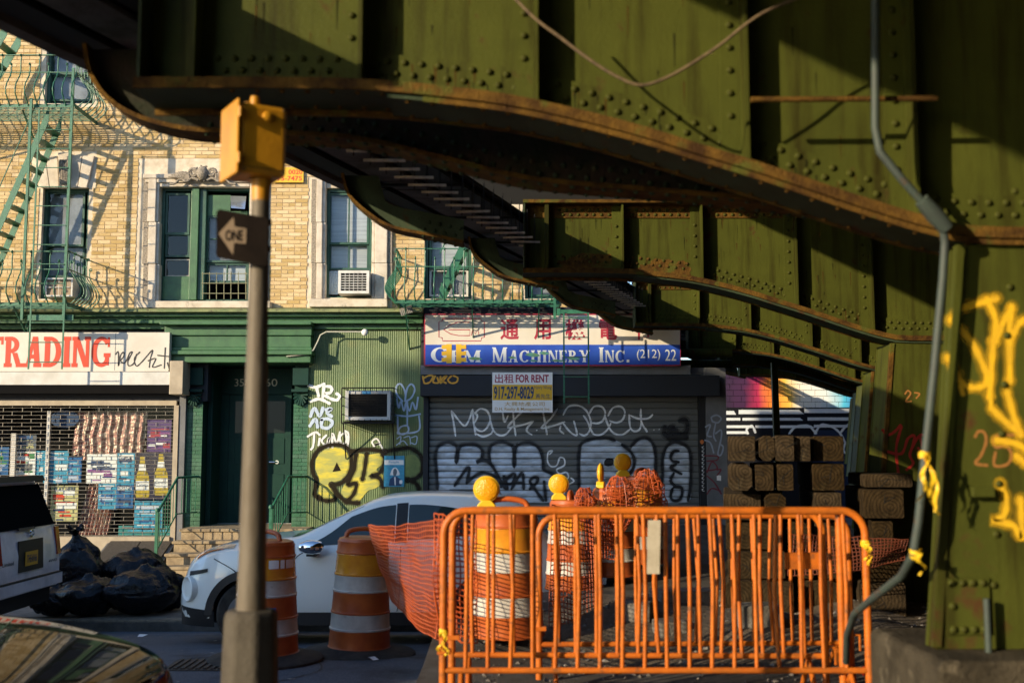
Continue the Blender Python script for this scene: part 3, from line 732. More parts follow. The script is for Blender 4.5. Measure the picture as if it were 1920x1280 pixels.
nb = MB(); a = [W(x,y,YM) for x,y in ((1525,985),(1632,985),(1632,806),(1525,806))]; nb.add([(x,YM-0.002,z) for x,z in a], [(0,1,2,3)]); build('navy_field', nb, M_mblue, mw)
wg = MB()
for p in ([(1480,812),(1492,800),(1515,798),(1530,812)],[(1528,812),(1540,796),(1560,800),(1575,812),(1585,830)],[(1575,812),(1590,796),(1615,794),(1630,806)],[(1585,830),(1582,845),(1600,860),(1618,880)],[(1586,850),(1600,848),(1620,862)],[(1590,886),(1605,896),(1612,910)],[(1606,955),(1612,945),(1614,930)],[(1402,812),(1400,804),(1410,798),(1416,810)]):
    stroke(wg, p, 4, YM, 0.008)
build('graffiti', wg, M_mwhite, mw)
# plain green post in front of the mural
Yp = 24.0; a = W(1452,705,Yp); b = W(1459,830,Yp)
tag(build('green_post', MB().bar((b[0],Yp,-0.25),(a[0],Yp,a[1]+0.3),0.13,0.13), M_girder, bevel=0.01), 'thin green steel post standing before the mural wall', 'post')

# unseen: left two added to shade road and shutter, others close the street
M_offb = mat('off_brick', (0.22,0.13,0.09), 0.85, col2=(0.15,0.085,0.06), scale=3); M_offw = mat('off_window', (0.03,0.035,0.045), 0.15)
for nm, (x0,x1,y0,y1,h), lab, face in (('low_shade_block', (-18.5,-16,-1.3,7.0,8.3), 'unseen low brick block, added to shade the road and car', 'x'), ('tenement', (-29.6,-24.1,-8,-2,13.2), 'unseen tall brick block, added to shade the shutter', 'x'),
        ('warehouse', (-7.5,30,-20,-13,12.0), 'long brick warehouse behind the viewpoint, facing the shops', 'y'), ('loft_building', (18.5,30,-12,44,14.0), 'brick loft building along the right side of the viaduct', 'w')):
    t = thing(nm, lab, 'building', (x0,y0,0)); build('wall', MB().box(x0,x1,y0,y1,-0.1,h), M_offb, t)
    build('roof', MB().box(x0-0.1,x1+0.1,y0-0.1,y1+0.1,h+0.002,h+0.12), M_black, t)
    if nm == 'low_shade_block': build('shade_wing', MB().box(x0,x1,-3.1,y0-0.002,-0.1,6.45), M_offb, t)  # lower added wing, shades the asphalt but clears the far drums
    lo_, hi_ = (x0,x1) if face == 'y' else (y0,y1)
    for i in range(int((hi_-lo_)//2.4)):
        for q in range(int(h//3)):
            a_ = lo_+0.7+i*2.4; z_ = 1.0+q*3
            if face == 'x': m_ = MB().box(x1-0.05,x1+0.03,a_,a_+1.0,z_,z_+1.7)
            elif face == 'y': m_ = MB().box(a_,a_+1.1,y1-0.05,y1+0.03,z_,z_+1.7)
            else: m_ = MB().box(x0-0.03,x0+0.05,a_,a_+1.1,z_,z_+1.7)
            build('window', m_, M_offw, t)
# ================================================================== the street front (wall plane at Y = 20)
FY = 20.0
M_brick = mat('buff_brick', (0.63,0.465,0.235), 0.85, col2=(0.52,0.36,0.165), scale=2.2, lo=0.4, hi=0.62, bump=0.35, bscale=60, island=0.24, col3=(0.34,0.25,0.14), scale3=30, lo3=0.62, hi3=0.75, streak=((0.30,0.21,0.11),2.2,0.5,0.58,0.78))
M_mortar = mat('mortar', (0.68,0.60,0.47), 0.9, col2=(0.52,0.43,0.31), scale=6)
M_stone = mat('pale_stone', (0.62,0.55,0.45), 0.8, col2=(0.48,0.41,0.32), scale=5, bump=0.25, bscale=60, col3=(0.22,0.18,0.13), scale3=7, lo3=0.62, hi3=0.75)
M_stone_dk = mat('weathered_stone', (0.34,0.29,0.23), 0.85, col2=(0.16,0.14,0.11), scale=40, lo=0.45, hi=0.6, bump=0.6, bscale=120)
M_gpaint = mat('green_paint', (0.052,0.145,0.058), 0.45, col2=(0.035,0.10,0.045), scale=4, bump=0.2, bscale=50, col3=(0.14,0.17,0.09), scale3=22, lo3=0.66, hi3=0.74)
M_gframe = mat('green_window_frame', (0.022,0.085,0.055), 0.5, col2=(0.014,0.055,0.038), scale=6, bump=0.2, col3=(0.22,0.24,0.18), scale3=30, lo3=0.68, hi3=0.74)
M_gdoor = mat('dark_green_door', (0.010,0.045,0.032), 0.55, spec=0.2, col2=(0.008,0.036,0.028), scale=5)
M_corr = mat('green_corrugated_steel', (0.125,0.18,0.065), 0.5, col2=(0.07,0.12,0.045), scale=1.5, lo=0.4, hi=0.65, bump=0.1, col3=(0.20,0.19,0.06), scale3=1.1, lo3=0.55, hi3=0.75, streak=((0.05,0.085,0.03),6.0,0.6,0.5,0.75))
M_fe = mat('green_fire_escape', (0.028,0.155,0.085), 0.45, col2=(0.018,0.10,0.058), scale=14, bump=0.2, bscale=80, col3=(0.05,0.035,0.02), scale3=12, lo3=0.66, hi3=0.72)
M_led = mat('weathered_green_ledge', (0.21,0.225,0.09), 0.7, col2=(0.12,0.16,0.06), scale=6, bump=0.3, col3=(0.07,0.06,0.035), scale3=9, lo3=0.58, hi3=0.68)
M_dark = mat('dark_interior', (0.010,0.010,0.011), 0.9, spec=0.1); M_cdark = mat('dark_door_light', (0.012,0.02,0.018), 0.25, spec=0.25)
M_blind = mat('white_blind', (0.55,0.55,0.54), 0.7, col2=(0.40,0.40,0.41), scale=3, stretch=(0.3,1,9))
M_curtain = mat('grey_curtain', (0.34,0.33,0.33), 0.85, col2=(0.22,0.21,0.21), scale=3)
M_glass = glass('window_glass', (0.90,0.93,0.95), 0.02, 1.0); M_sglass = glass('shop_glass', (0.93,0.95,0.95), 0.03, 0.35)
M_white = mat('white_enamel', (0.62,0.61,0.57), 0.5, col2=(0.50,0.48,0.43), scale=3)
M_signw = mat('white_sign_face', (0.66,0.62,0.54), 0.45, col2=(0.58,0.53,0.45), scale=1.2, col3=(0.40,0.35,0.28), scale3=9, lo3=0.66, hi3=0.78)
M_signw2 = mat('white_print', (0.82,0.81,0.79), 0.45)
M_signb = mat('blue_sign_band', (0.02,0.065,0.42), 0.4, col2=(0.03,0.10,0.50), scale=2)
M_red = mat('red_print', (0.62,0.045,0.012), 0.45)
M_maroon = mat('maroon_print', (0.33,0.018,0.045), 0.45, col2=(0.42,0.05,0.08), scale=8)
M_ltblue = mat('pale_lettering', (0.66,0.70,0.74), 0.45)
M_blackp = mat('black_paint', (0.012,0.012,0.015), 0.55)
M_dkgrey = mat('dark_grey_panel', (0.030,0.033,0.040), 0.6, spec=0.15, col2=(0.03,0.032,0.037), scale=3)
M_grey = mat('grey_pier', (0.16,0.165,0.175), 0.7, col2=(0.12,0.125,0.13), scale=3, bump=0.15)
M_alu = mat('dull_aluminium', (0.36,0.33,0.28), 0.45, metal=0.5, col2=(0.25,0.22,0.18), scale=6)
M_beige = mat('beige_enamel', (0.42,0.35,0.25), 0.55, col2=(0.33,0.27,0.19), scale=5, col3=(0.18,0.11,0.06), scale3=8, lo3=0.66, hi3=0.75)
M_slat = mat('grey_shutter_slat', (0.15,0.155,0.15), 0.5, metal=0.25, col2=(0.14,0.145,0.14), scale=1.2, stretch=(0.4,1,3), bump=0.1)
M_sprayw = mat('white_spray', (0.80,0.81,0.80), 0.55, col2=(0.60,0.62,0.64), scale=12)
M_sprayblue = mat('pale_blue_spray', (0.50,0.60,0.74), 0.55, col2=(0.40,0.49,0.62), scale=10)
M_silver = mat('silver_spray_fill', (0.62,0.69,0.78), 0.42, metal=0.15, col2=(0.25,0.27,0.29), scale=3.2, lo=0.38, hi=0.68, stretch=(0.8,1,2.6))
M_sprayb = mat('black_spray', (0.010,0.011,0.014), 0.6, col2=(0.022,0.023,0.026), scale=10)
M_brownout = mat('dark_brown_spray', (0.018,0.014,0.008), 0.7, spec=0.1)
M_yel = mat('yellow_graffiti_fill', (0.62,0.52,0.05), 0.55, col2=(0.36,0.36,0.09), scale=3.5, lo=0.38, hi=0.55, stretch=(0.7,1,2.5))
M_orng = mat('orange_spray', (0.62,0.30,0.02), 0.55)
M_gold = mat('yellow_print', (0.72,0.42,0.02), 0.45)
M_navy = mat('navy_print', (0.012,0.045,0.13), 0.45)
M_cyan = mat('cyan_print', (0.05,0.34,0.52), 0.45, col2=(0.03,0.22,0.38), scale=20)
M_purple = mat('purple_print', (0.30,0.07,0.30), 0.45, col2=(0.20,0.05,0.24), scale=20)
M_step = mat('brown_stone_step', (0.36,0.275,0.165), 0.85, col2=(0.22,0.165,0.10), scale=7, bump=0.4, bscale=60, col3=(0.10,0.08,0.055), scale3=5, lo3=0.6, hi3=0.75)

XL, XR = W(-360,570,FY)[0], W(1138,570,FY)[0]
def rect(px0, py0, px1, py1, Y=FY):
    return W(px0,(py0+py1)/2,Y)[0], W(px1,(py0+py1)/2,Y)[0], W(960,py1,Y)[1], W(960,py0,Y)[1]
OPEN = {'W0':(85,88,176,194), 'W1':(76,352,163,560), 'W2':(298,350,468,564), 'W3':(610,352,697,558), 'W4':(796,432,884,560), 'W5':(984,440,1072,560)}
OR = {k: rect(*v) for k, v in OPEN.items()}
bld = thing('tenement_building', 'buff brick tenement with green trimmed ground floor shops', 'building', (-4.0, FY, ZS))
ZB, ZTOP = W(960,577,FY)[1], W(960,-70,FY)[1]
# wall with real openings: cells between the opening edges
xsb = sorted({XL,XR} | {r[0] for r in OR.values()} | {r[1] for r in OR.values()}); zsb = sorted({ZB,ZTOP} | {r[2] for r in OR.values()} | {r[3] for r in OR.values()})
wm = MB()
for i in range(len(xsb)-1):
    runs = []
    for j in range(len(zsb)-1):
        cx, cz = (xsb[i]+xsb[i+1])/2, (zsb[j]+zsb[j+1])/2
        if any(r[0] < cx < r[1] and r[2] < cz < r[3] for r in OR.values()): continue
        if runs and abs(runs[-1][1]-zsb[j]) < 1e-9: runs[-1][1] = zsb[j+1]
        else: runs.append([zsb[j], zsb[j+1]])
    for a, b in runs: wm.box(xsb[i], xsb[i+1], FY+0.012, FY+0.34, a, b)
wall = build('wall', wm, M_mortar, bld)
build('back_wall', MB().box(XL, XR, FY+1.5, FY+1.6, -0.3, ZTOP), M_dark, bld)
build('side_wall', MB().box(XR-0.02, XR-0.001, FY+0.345, FY+8, 3.4, ZTOP), M_mortar, bld)
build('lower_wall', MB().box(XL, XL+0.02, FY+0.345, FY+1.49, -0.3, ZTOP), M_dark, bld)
# bricks, laid one by one
SKIP = [rect(*q) for q in ((256,300,506,578),(578,330,736,578),(60,286,180,352),(70,340,170,566),(76,78,184,200))] + [OR['W4'], OR['W5']]
CH, SL = 0.0686, 0.230
stretch_me = one_mesh(MB().box(-SL/2+0.005, SL/2-0.005, 0, 0.03, 0.0045, CH-0.0045), 'brick', M_brick)
head_me = one_mesh(MB().box(-SL/4+0.005, SL/4-0.005, 0, 0.03, 0.0045, CH-0.0045), 'brick_header', M_brick)
bm_ = MB(); nb_ = 0; z = ZB+0.002; row = 0; singles = 0
while z < ZTOP-0.1:
    head = (row % 6 == 3); L_ = SL/2 if head else SL
    x = XL + (0 if row % 2 == 0 else L_/2) + (SL/4 if head else 0)
    while x < XR - L_:
        a, b = x, x+L_
        # clip against openings and stonework
        segs = [(a,b)]
        for r in SKIP:
            if z+CH/2 > r[2] and z+CH/2 < r[3]:
                ns = []
                for (p,q) in segs:
                    if q <= r[0] or p >= r[1]: ns.append((p,q)); continue
                    if p < r[0]-0.03: ns.append((p,r[0]))
                    if q > r[1]+0.03: ns.append((r[1],q))
                segs = ns
        for (p,q) in segs:
            # photo position, to leave out what the viaduct hides for good
            pxx = 960+p/FY*FPX; pyy = 850-(z-EYE)/FY*FPX
            if pyy < 49+0.472*pxx-110: continue
            dy = R.uniform(-0.003,0.003)
            full = abs((q-p)-L_) < 1e-6
            if full and singles < 300 and ((502 < pxx < 580 and 338 < pyy < 575) or (168 < pxx < 262 and 380 < pyy < 575)):
                inst('brick', head_me if head else stretch_me, wall, ((p+q)/2, FY+dy, z)); singles += 1
            else:
                bm_.box(p+0.005, q-0.005, FY+dy, FY+0.03, z+0.0045, z+CH-0.0045)
        x += L_
    z += CH; row += 1
tag(build('bricks', bm_, M_brick, wall), kind='stuff')

# ---- windows
def pbox(mb, px0, py0, px1, py1, y0, y1):
    """box whose front face fills the photo box at distance y0"""
    a = rect(px0,py0,px1,py1,y0); return mb.box(a[0],a[1],y0,y1,a[2],a[3])
def sash(win, px0, py0, px1, py1, nx, ny, Y, fr=4, behind=None, m=None, glass_m=None):
    a = rect(px0,py0,px1,py1,Y); f = fr/105.0; s_ = MB()
    s_.box(a[0],a[0]+f,Y,Y+0.05,a[2],a[3]).box(a[1]-f,a[1],Y,Y+0.05,a[2],a[3]).box(a[0]+f,a[1]-f,Y,Y+0.05,a[2],a[2]+f).box(a[0]+f,a[1]-f,Y,Y+0.05,a[3]-f,a[3])
    for i in range(1,nx): x = a[0]+(a[1]-a[0])*i/nx; s_.box(x-0.012,x+0.012,Y+0.004,Y+0.046,a[2]+f,a[3]-f)
    for j in range(1,ny): z = a[2]+(a[3]-a[2])*j/ny; s_.box(a[0]+f,a[1]-f,Y+0.005,Y+0.045,z-0.012,z+0.012)
    build('sash', s_, m or M_gframe, win)
    for i in range(nx):
        for j in range(ny):
            x0 = a[0]+f+(a[1]-a[0]-2*f)*i/nx; x1 = a[0]+f+(a[1]-a[0]-2*f)*(i+1)/nx
            z0 = a[2]+f+(a[3]-a[2]-2*f)*j/ny; z1 = a[2]+f+(a[3]-a[2]-2*f)*(j+1)/ny
            build('pane', MB().box(x0,x1,Y+0.02,Y+0.026,z0,z1), glass_m or M_glass, win)
    if behind:
        build('blind', MB().box(a[0]+f,a[1]-f,Y+0.10,Y+0.108,a[2]+(a[3]-a[2])*behind[0],a[3]-f), behind[1], win)
def win_part(key):
    r = OR[key]; f = 0.055; Yf = FY+0.10
    m = MB().box(r[0],r[0]+f,Yf,FY+0.3,r[2],r[3]).box(r[1]-f,r[1],Yf,FY+0.3,r[2],r[3]).box(r[0]+f,r[1]-f,Yf,FY+0.3,r[3]-f,r[3]).box(r[0]+f,r[1]-f,Yf,FY+0.3,r[2],r[2]+f*0.7)
    wn = build('window', m, M_gframe, bld)
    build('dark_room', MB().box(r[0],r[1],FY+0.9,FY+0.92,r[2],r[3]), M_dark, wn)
    return wn
w0 = win_part('W0'); sash(w0, 92,95,170,140,1,1,FY+0.14,behind=(0.0,M_curtain)); sash(w0, 92,140,170,190,1,1,FY+0.18,behind=(0.0,M_curtain))
w1 = win_part('W1'); sash(w1, 82,360,158,462,1,1,FY+0.14,behind=(0.0,M_curtain)); sash(w1, 82,460,158,520,1,1,FY+0.2,behind=(0.0,M_curtain))
build('closing_board', pbox(MB(), 136,520,158,556,FY+0.2,FY+0.22), M_gframe, w1)
w2 = win_part('W2')
build('mullion', pbox(MB(), 356,352,371,562,FY+0.02,FY+0.28), M_gpaint, w2, bevel=0.01); build('mullion', pbox(MB(), 372,353,385,562,FY+0.07,FY+0.28), M_gframe, w2, bevel=0.01)
sash(w2, 310,362,356,440,1,1,FY+0.14,fr=4.5); sash(w2, 310,438,356,482,1,1,FY+0.16,fr=4)
build('lower_panel', pbox(MB(), 303,518,355,562,FY+0.12,FY+0.15), M_gpaint, w2, bevel=0.01)
sash(w2, 310,486,356,518,1,1,FY+0.18,fr=2,m=M_alu)
build('top_board', pbox(MB(), 387,366,432,404,FY+0.15,FY+0.18), M_gpaint, w2); build('top_board', pbox(MB(), 432,396,464,404,FY+0.15,FY+0.18), M_gpaint, w2)
build('tilted_vent', MB().add([(W(x,y,yy)[0],yy,W(x,y,yy)[1]) for x,y,yy in ((433,390,FY+0.02),(459,392,FY+0.02),(462,368,FY+0.14),(432,367,FY+0.14))], [(0,1,2,3)]), mat('bright_foil', (0.55,0.62,0.70), 0.15, metal=0.8), w2)
sash(w2, 387,404,464,492,1,2,FY+0.16,behind=(0.0,M_curtain)); sash(w2, 387,493,464,530,2,1,FY+0.2,behind=(0.0,M_blind))
gd = MB()
for px in (380,393,406,420,433,447,461): a, b = W(px,510,FY+0.01), W(px,561,FY+0.01); gd.tube([(a[0],FY+0.01,a[1]),(b[0],FY+0.01,b[1])], 0.007, 6)
for py in (513,531,550): a, b = W(378,py,FY), W(464,py,FY); gd.tube([(a[0],FY-0.004,a[1]),(b[0],FY-0.004,b[1])], 0.007, 6)
build('window_guard', gd, mat('worn_guard_bars', (0.24,0.24,0.14), 0.6), w2)
w3 = win_part('W3'); sash(w3, 616,362,692,458,2,1,FY+0.13,behind=(0.0,M_blind)); sash(w3, 616,457,692,506,2,1,FY+0.17,behind=(0.0,M_blind))
build('plastic_filler', pbox(MB(), 617,508,634,552,FY+0.16,FY+0.18), mat('crumpled_plastic', (0.32,0.40,0.46), 0.25, bump=1.0, bscale=30), w3)
w4 = win_part('W4'); sash(w4, 805,440,878,505,1,1,FY+0.14,behind=(0.0,M_blind)); sash(w4, 805,505,878,556,2,1,FY+0.18,m=M_white,behind=(0.0,M_curtain))
w5 = win_part('W5'); sash(w5, 992,450,1064,505,1,1,FY+0.14,behind=(0.0,M_blind)); sash(w5, 992,505,1064,556,1,1,FY+0.18,behind=(0.0,M_curtain))
# stone surrounds
def surround(win, o, i, jw, head_y, sill):
    # jambs: a dark carved outer band, a pale ovolo and a fillet, built as three steps
    for (px0,px1) in ((o[0],i[0]),(i[1],o[1])):
        left = px1 <= i[0]; n1 = 9; 
        s_ = [(px0,px0+n1),(px0+n1,px1-6),(px1-6,px1)] if left else [(px1-n1,px1),(px0+6,px1-n1),(px0,px0+6)]
        for (q0,q1), pr, mm in zip(s_, (0.05,0.10,0.06), (M_stone_dk,M_stone,M_stone)):
            y0_ = head_y; 
            for a_, b_ in ((y0_, y0_+(sill[1]-y0_)*0.36),(y0_+(sill[1]-y0_)*0.36+0.6, y0_+(sill[1]-y0_)*0.7),(y0_+(sill[1]-y0_)*0.7+0.6, sill[1])):
                build('jamb_stone', pbox(MB(), q0, a_, q1, b_, FY-pr, FY+0.1), mm, win, bevel=0.012 if mm is M_stone else 0)
    build('sill', pbox(MB(), sill[0], sill[1], sill[2], sill[3], FY-0.17, FY+0.12), M_stone, win, bevel=0.012)
surround(w2, (268,500), (298,468), 30, 332, (256,564,506,577))
surround(w3, (584,735), (610,697), 26, 336, (579,560,726,575))
for (x0,x1,y0,y1,pr) in ((268,500,326,334,0.12),(272,496,334,342,0.09),(298,468,342,350,0.05)):
    build('lintel', pbox(MB(), x0,y0,x1,y1, FY-pr, FY+0.1), M_stone, w2, bevel=0.01)
# carved crest over the double window
cr_ = MB(); Yc = FY-0.16
def cpt(x, y, d=0.0): a = W(x,y,Yc-d); return (a[0], Yc-d, a[1])
for sgn in (-1,1):
    cx = 380+sgn*17
    cr_.tube([cpt(cx+sgn*(2+6.5*(1-q/22))*math.cos(q*0.62), 324-(2+6.5*(1-q/22))*math.sin(q*0.62), 0.02) for q in range(22)], [0.03*(1-q/30) for q in range(22)], 7)
    cr_.tube([cpt(380+sgn*x, y) for x, y in smooth_pts([(8,338),(20,334),(30,340),(42,336),(52,344),(62,345)],4)], [0.028]*11+[0.022]*10, 7)
    for q in range(7):
        a_ = 0.25+q*0.19; L_ = 44-q*3.2
        P = [(380+sgn*(24+k_/5*L_*math.cos(a_)*0.95), 338-k_/5*L_*math.sin(a_)*0.62-2.5*math.sin(k_/5*PI)) for k_ in range(6)]
        cr_.tube([cpt(x,y,0.01) for x,y in P], [0.012,0.022,0.03,0.032,0.024,0.008], 6)
cr_.lathe([(0.01,-0.13),(0.06,-0.12),(0.10,-0.06),(0.115,0.0),(0.10,0.06),(0.05,0.12),(0.01,0.13)], 14, Matrix.Translation(cpt(380,325,0.0)))
for ang in range(10): cr_.tube([cpt(380+13*math.cos(ang*0.63),325+13*math.sin(ang*0.63)), cpt(380+17*math.cos(ang*0.63+0.2),325+15*math.sin(ang*0.63+0.2))], 0.02, 6)
build('carved_crest', cr_, M_stone_dk, w2, smooth=60)
for i in range(5):                                  # splayed keystones over the fire-escape windows
    for key, (ty, by) in (('W1',(292,352)),):
        t0, t1 = 62+i*23.2, 62+(i+1)*23.2-1; b0, b1 = 76+i*17.4, 76+(i+1)*17.4-0.8
        pr = 0.10 if i == 2 else 0.05
        P = [W(b0,by,FY-pr),W(b1,by,FY-pr),W(t1,ty-(6 if i==2 else 0),FY-pr),W(t0,ty-(6 if i==2 else 0),FY-pr)]
        build('voussoir', MB().prism(P, FY-pr, FY+0.012), M_stone, w1, bevel=0.01)
kb_ = MB()
for q in range(5): kb_.tube([(W(112+q*4,300,FY-0.14)[0],FY-0.14,W(112,300,FY-0.14)[1]),(W(113+q*3.4,325,FY-0.16)[0],FY-0.16,W(112,325,FY-0.16)[1]),(W(115+q*2.4,345,FY-0.12)[0],FY-0.12,W(112,345,FY-0.12)[1])],0.025,6)
build('carved_bracket', kb_, M_stone_dk, w1, smooth=60)

# ---- green cornice over the shops
def cornice(mb, px0, px1, steps):
    for (y0,y1,pr) in steps:
        a = rect(px0,y0,px1,y1,FY-pr*0.0); mb.box(a[0],a[1],FY-pr,FY+0.3,a[2],a[3])
    return mb
led = MB(); a = rect(-360,577,795,590)
led.add([(a[0],FY-0.42,a[2]-0.0),(a[1],FY-0.42,a[2]),(a[1],FY+0.011,a[2]),(a[0],FY+0.011,a[2]),(a[0],FY-0.40,a[2]+0.05),(a[1],FY-0.40,a[2]+0.05),(a[1],FY+0.010,a[3]),(a[0],FY+0.010,a[3])],
        [(0,3,2,1),(4,5,6,7),(0,1,5,4),(1,2,6,5),(2,3,7,6),(3,0,4,7)])
build('cornice_ledge', led, M_led, bld)
for (y0,y1,pr) in ((590.4,597,0.30),(597.4,602,0.20),(602.4,609,0.24),(609.4,618,0.10)):
    a = rect(-360,y0,795,y1); build('cornice_moulding', MB().box(a[0],a[1],FY-pr,FY+0.3,a[2],a[3]), M_gpaint, bld, bevel=0.01)
for (y0,y1,pr,x0,x1) in ((608,614,0.46,314,592),(614.4,632,0.30,318,590),(632.4,654,0.26,320,588),(654.4,660,0.34,317,591),(660.4,668,0.38,315,592),(668.4,682,0.30,320,588)):
    a = rect(x0,y0,x1,y1); build('door_entablature', MB().box(a[0],a[1],FY-pr,FY+0.3,a[2],a[3]), M_gpaint, bld, bevel=0.012)
# ---- doorway
a = rect(346,682,378,1075); pil = MB(); zrow = ZS
x0p, x1p = a[0], a[1]
pcore = build('pilaster', MB().box(x0p+0.01,x1p-0.01,FY+0.01,FY+0.8,ZS,a[3]), M_gdoor, bld)
x2p, x3p = W(549,850,FY)[0], W(577,850,FY)[0]
pcore2 = build('pilaster', MB().box(x2p+0.01,x3p-0.002,FY+0.01,FY+0.8,ZS,a[3]), M_gdoor, bld)
M_gbrick = mat('green_painted_brick', (0.045,0.14,0.075), 0.45, col2=(0.03,0.10,0.055), scale=5, bump=0.2, island=0.12)
for (xa,xb,pc) in ((x0p,x1p,pcore),(x2p,x3p,pcore2)):
    z = ZS+0.006; row = 0
    while z < W(960,762,FY)[1]:
        xm = xa+(xb-xa)*(0.62 if row % 2 else 0.38)
        for p,q in ((xa,xm),(xm,xb)): build('brick', MB().box(p+0.003,q-0.003,FY-0.02,FY+0.009,z+0.003,z+0.0656), M_gbrick, pc)
        z += CH; row += 1
    # capital with carved shell
    zc = W(960,735,FY)[1]; cap = MB()
    cap.box(xa-0.01,xb+0.004,FY-0.10,FY+0.0085,W(960,722,FY)[1],W(960,690,FY)[1]).box(xa-0.02,xb+0.004,FY-0.14,FY+0.0085,W(960,735,FY)[1],W(960,730,FY)[1])
    cxm = (xa+xb)/2
    for q in range(9):
        an = PI*(1+q/8); cap.tube([(cxm,FY-0.06,zc-0.05),(cxm+0.13*math.cos(an),FY-0.07,zc-0.05+0.2*math.sin(an))],[0.012,0.024],6)
    build('capital', cap, M_gdoor, pc)
xa, xb = x1p, x2p; zt_ = W(960,682,FY)[1]; zl = W(960,985,FY)[1]
rc = MB().box(xa,xb,FY+0.95,FY+1.0,ZS,zt_); build('recess_back', rc, M_gdoor, bld)
build('recess_ceiling', MB().box(xa,xb,FY+0.31,FY+0.94,zt_,zt_+0.03), M_gdoor, bld)
Yd = FY+0.86; d0, d1 = W(428,850,Yd)[0], W(545,850,Yd)[0]; dz1 = W(960,740,Yd)[1]; dz0 = 0.58
dm = MB().box(d0,d1,Yd,Yd+0.05,dz0,dz1); door = build('door', dm, M_gdoor, bld, bevel=0.004)
dwid = d1-d0
for (u0,u1,v0,v1) in ((0.10,0.46,0.06,0.38),(0.54,0.90,0.06,0.38),(0.10,0.90,0.46,0.66)):
    build('door_panel', MB().box(d0+u0*dwid,d0+u1*dwid,Yd-0.012,Yd-0.0005,dz0+v0*(dz1-dz0),dz0+v1*(dz1-dz0)), M_gdoor, door, bevel=0.008)
build('door_light', MB().box(d0+0.10*dwid,d0+0.90*dwid,Yd-0.006,Yd-0.0006,dz0+0.70*(dz1-dz0),dz0+0.95*(dz1-dz0)), M_cdark, door)
hx, hz = W(515,866,Yd-0.06); build('handle', MB().tube([(hx-0.10,Yd-0.06,hz),(hx,Yd-0.06,hz),(hx+0.03,Yd-0.03,hz),(hx+0.03,Yd-0.001,hz)],0.014,8).lathe([(0.035,0),(0.035,0.012)],14,Matrix.Translation((hx+0.03,Yd-0.001,hz)) @ Matrix.Rotation(PI/2,4,'X')), mat('chrome', (0.7,0.7,0.7), 0.15, metal=1.0), door, smooth=40)
build('threshold', MB().box(xa,xb,Yd-0.06,Yd+0.05,0.555,0.578), mat('bright_threshold', (0.55,0.55,0.52), 0.4, metal=0.4), bld)
build('transom', MB().box(d0-0.3,d1,Yd-0.02,Yd+0.04,dz1+0.01,zt_-0.02), M_gdoor, bld)
tn = MB(); text(tn, '358', 440,710,468,724, Yd-0.024); text(tn, '60', 497,710,520,724, Yd-0.024)
build('house_number', tn, mat('dim_gold', (0.30,0.28,0.20), 0.4, metal=0.3), bld)
build('door_pillar', MB().box(xa,xa+0.09,FY+0.30,FY+0.94,ZS,zt_), M_gdoor, bld); build('door_jamb', MB().box(d0-0.42,d0-0.005,Yd+0.01,Yd+0.04,dz0,dz1), M_gdoor, bld)
# ---- stoop
xs0, xs1 = W(299,1030,18.5)[0], W(566,1000,19.0)[0]
stp = thing('stoop', 'worn brown stone front steps leading up to the dark green door', 'steps', ((xs0+xs1)/2, 19, ZS))
for i in range(4):
    yf = 18.45+i*0.30; zt1 = ZS+0.183*(i+1)
    build('step', MB().cbox(xs0+i*0.03, xs1, yf+0.03, (yf+0.30 if i < 3 else FY+0.84), ZS if i == 0 else ZS+0.183*i-0.005, zt1-0.052, 0.004), M_step, stp)
    build('tread', MB().cbox(xs0+i*0.03-0.03, xs1+0.02, yf, (yf+0.328 if i < 3 else FY+0.80), zt1-0.05, zt1, 0.012), M_step, stp, bevel=0.012)
for side, (pA,pB,pC) in (('left', ((295,961,18.45),(333,895,19.45),(372,893,19.96))), ('right', ((508,955,18.75),(541,893,19.5),(576,893,19.96)))):
    t = thing('stair_railing', f'green iron stair railing on the {side} side of the stoop', 'railing', (W(*pA)[0], pA[2], ZS), 'stoop railings')
    P = [(W(x,y,yy)[0],yy,W(x,y,yy)[1]) for x,y,yy in (pA,pB,pC)]
    build('handrail', MB().tube(P,0.022,8), M_fe, t, smooth=50)
    build('newel_post', MB().bar((P[0][0],P[0][1],ZS),(P[0][0],P[0][1],P[0][2]+0.03),0.05,0.05), M_fe, t)
    build('rosette', MB().lathe([(0.01,0),(0.04,0.0),(0.045,0.03),(0.02,0.06)],10,Matrix.Translation((P[0][0],P[0][1],P[0][2]+0.02))), M_fe, t, smooth=50)
    low = [(p[0],p[1],p[2]-0.62) for p in P]; build('lower_rail', MB().tube(low,0.012,6), M_fe, t)
    for seg, n in ((0,7),(1,4)):
        for q in range(1,n+1):
            f_ = q/(n+0.5); p = [P[seg][c]+(P[seg+1][c]-P[seg][c])*f_ for c in range(3)]
            build('baluster', MB().tube([(p[0],p[1],p[2]),(p[0],p[1],p[2]-0.62)],0.008,6), M_fe, t)

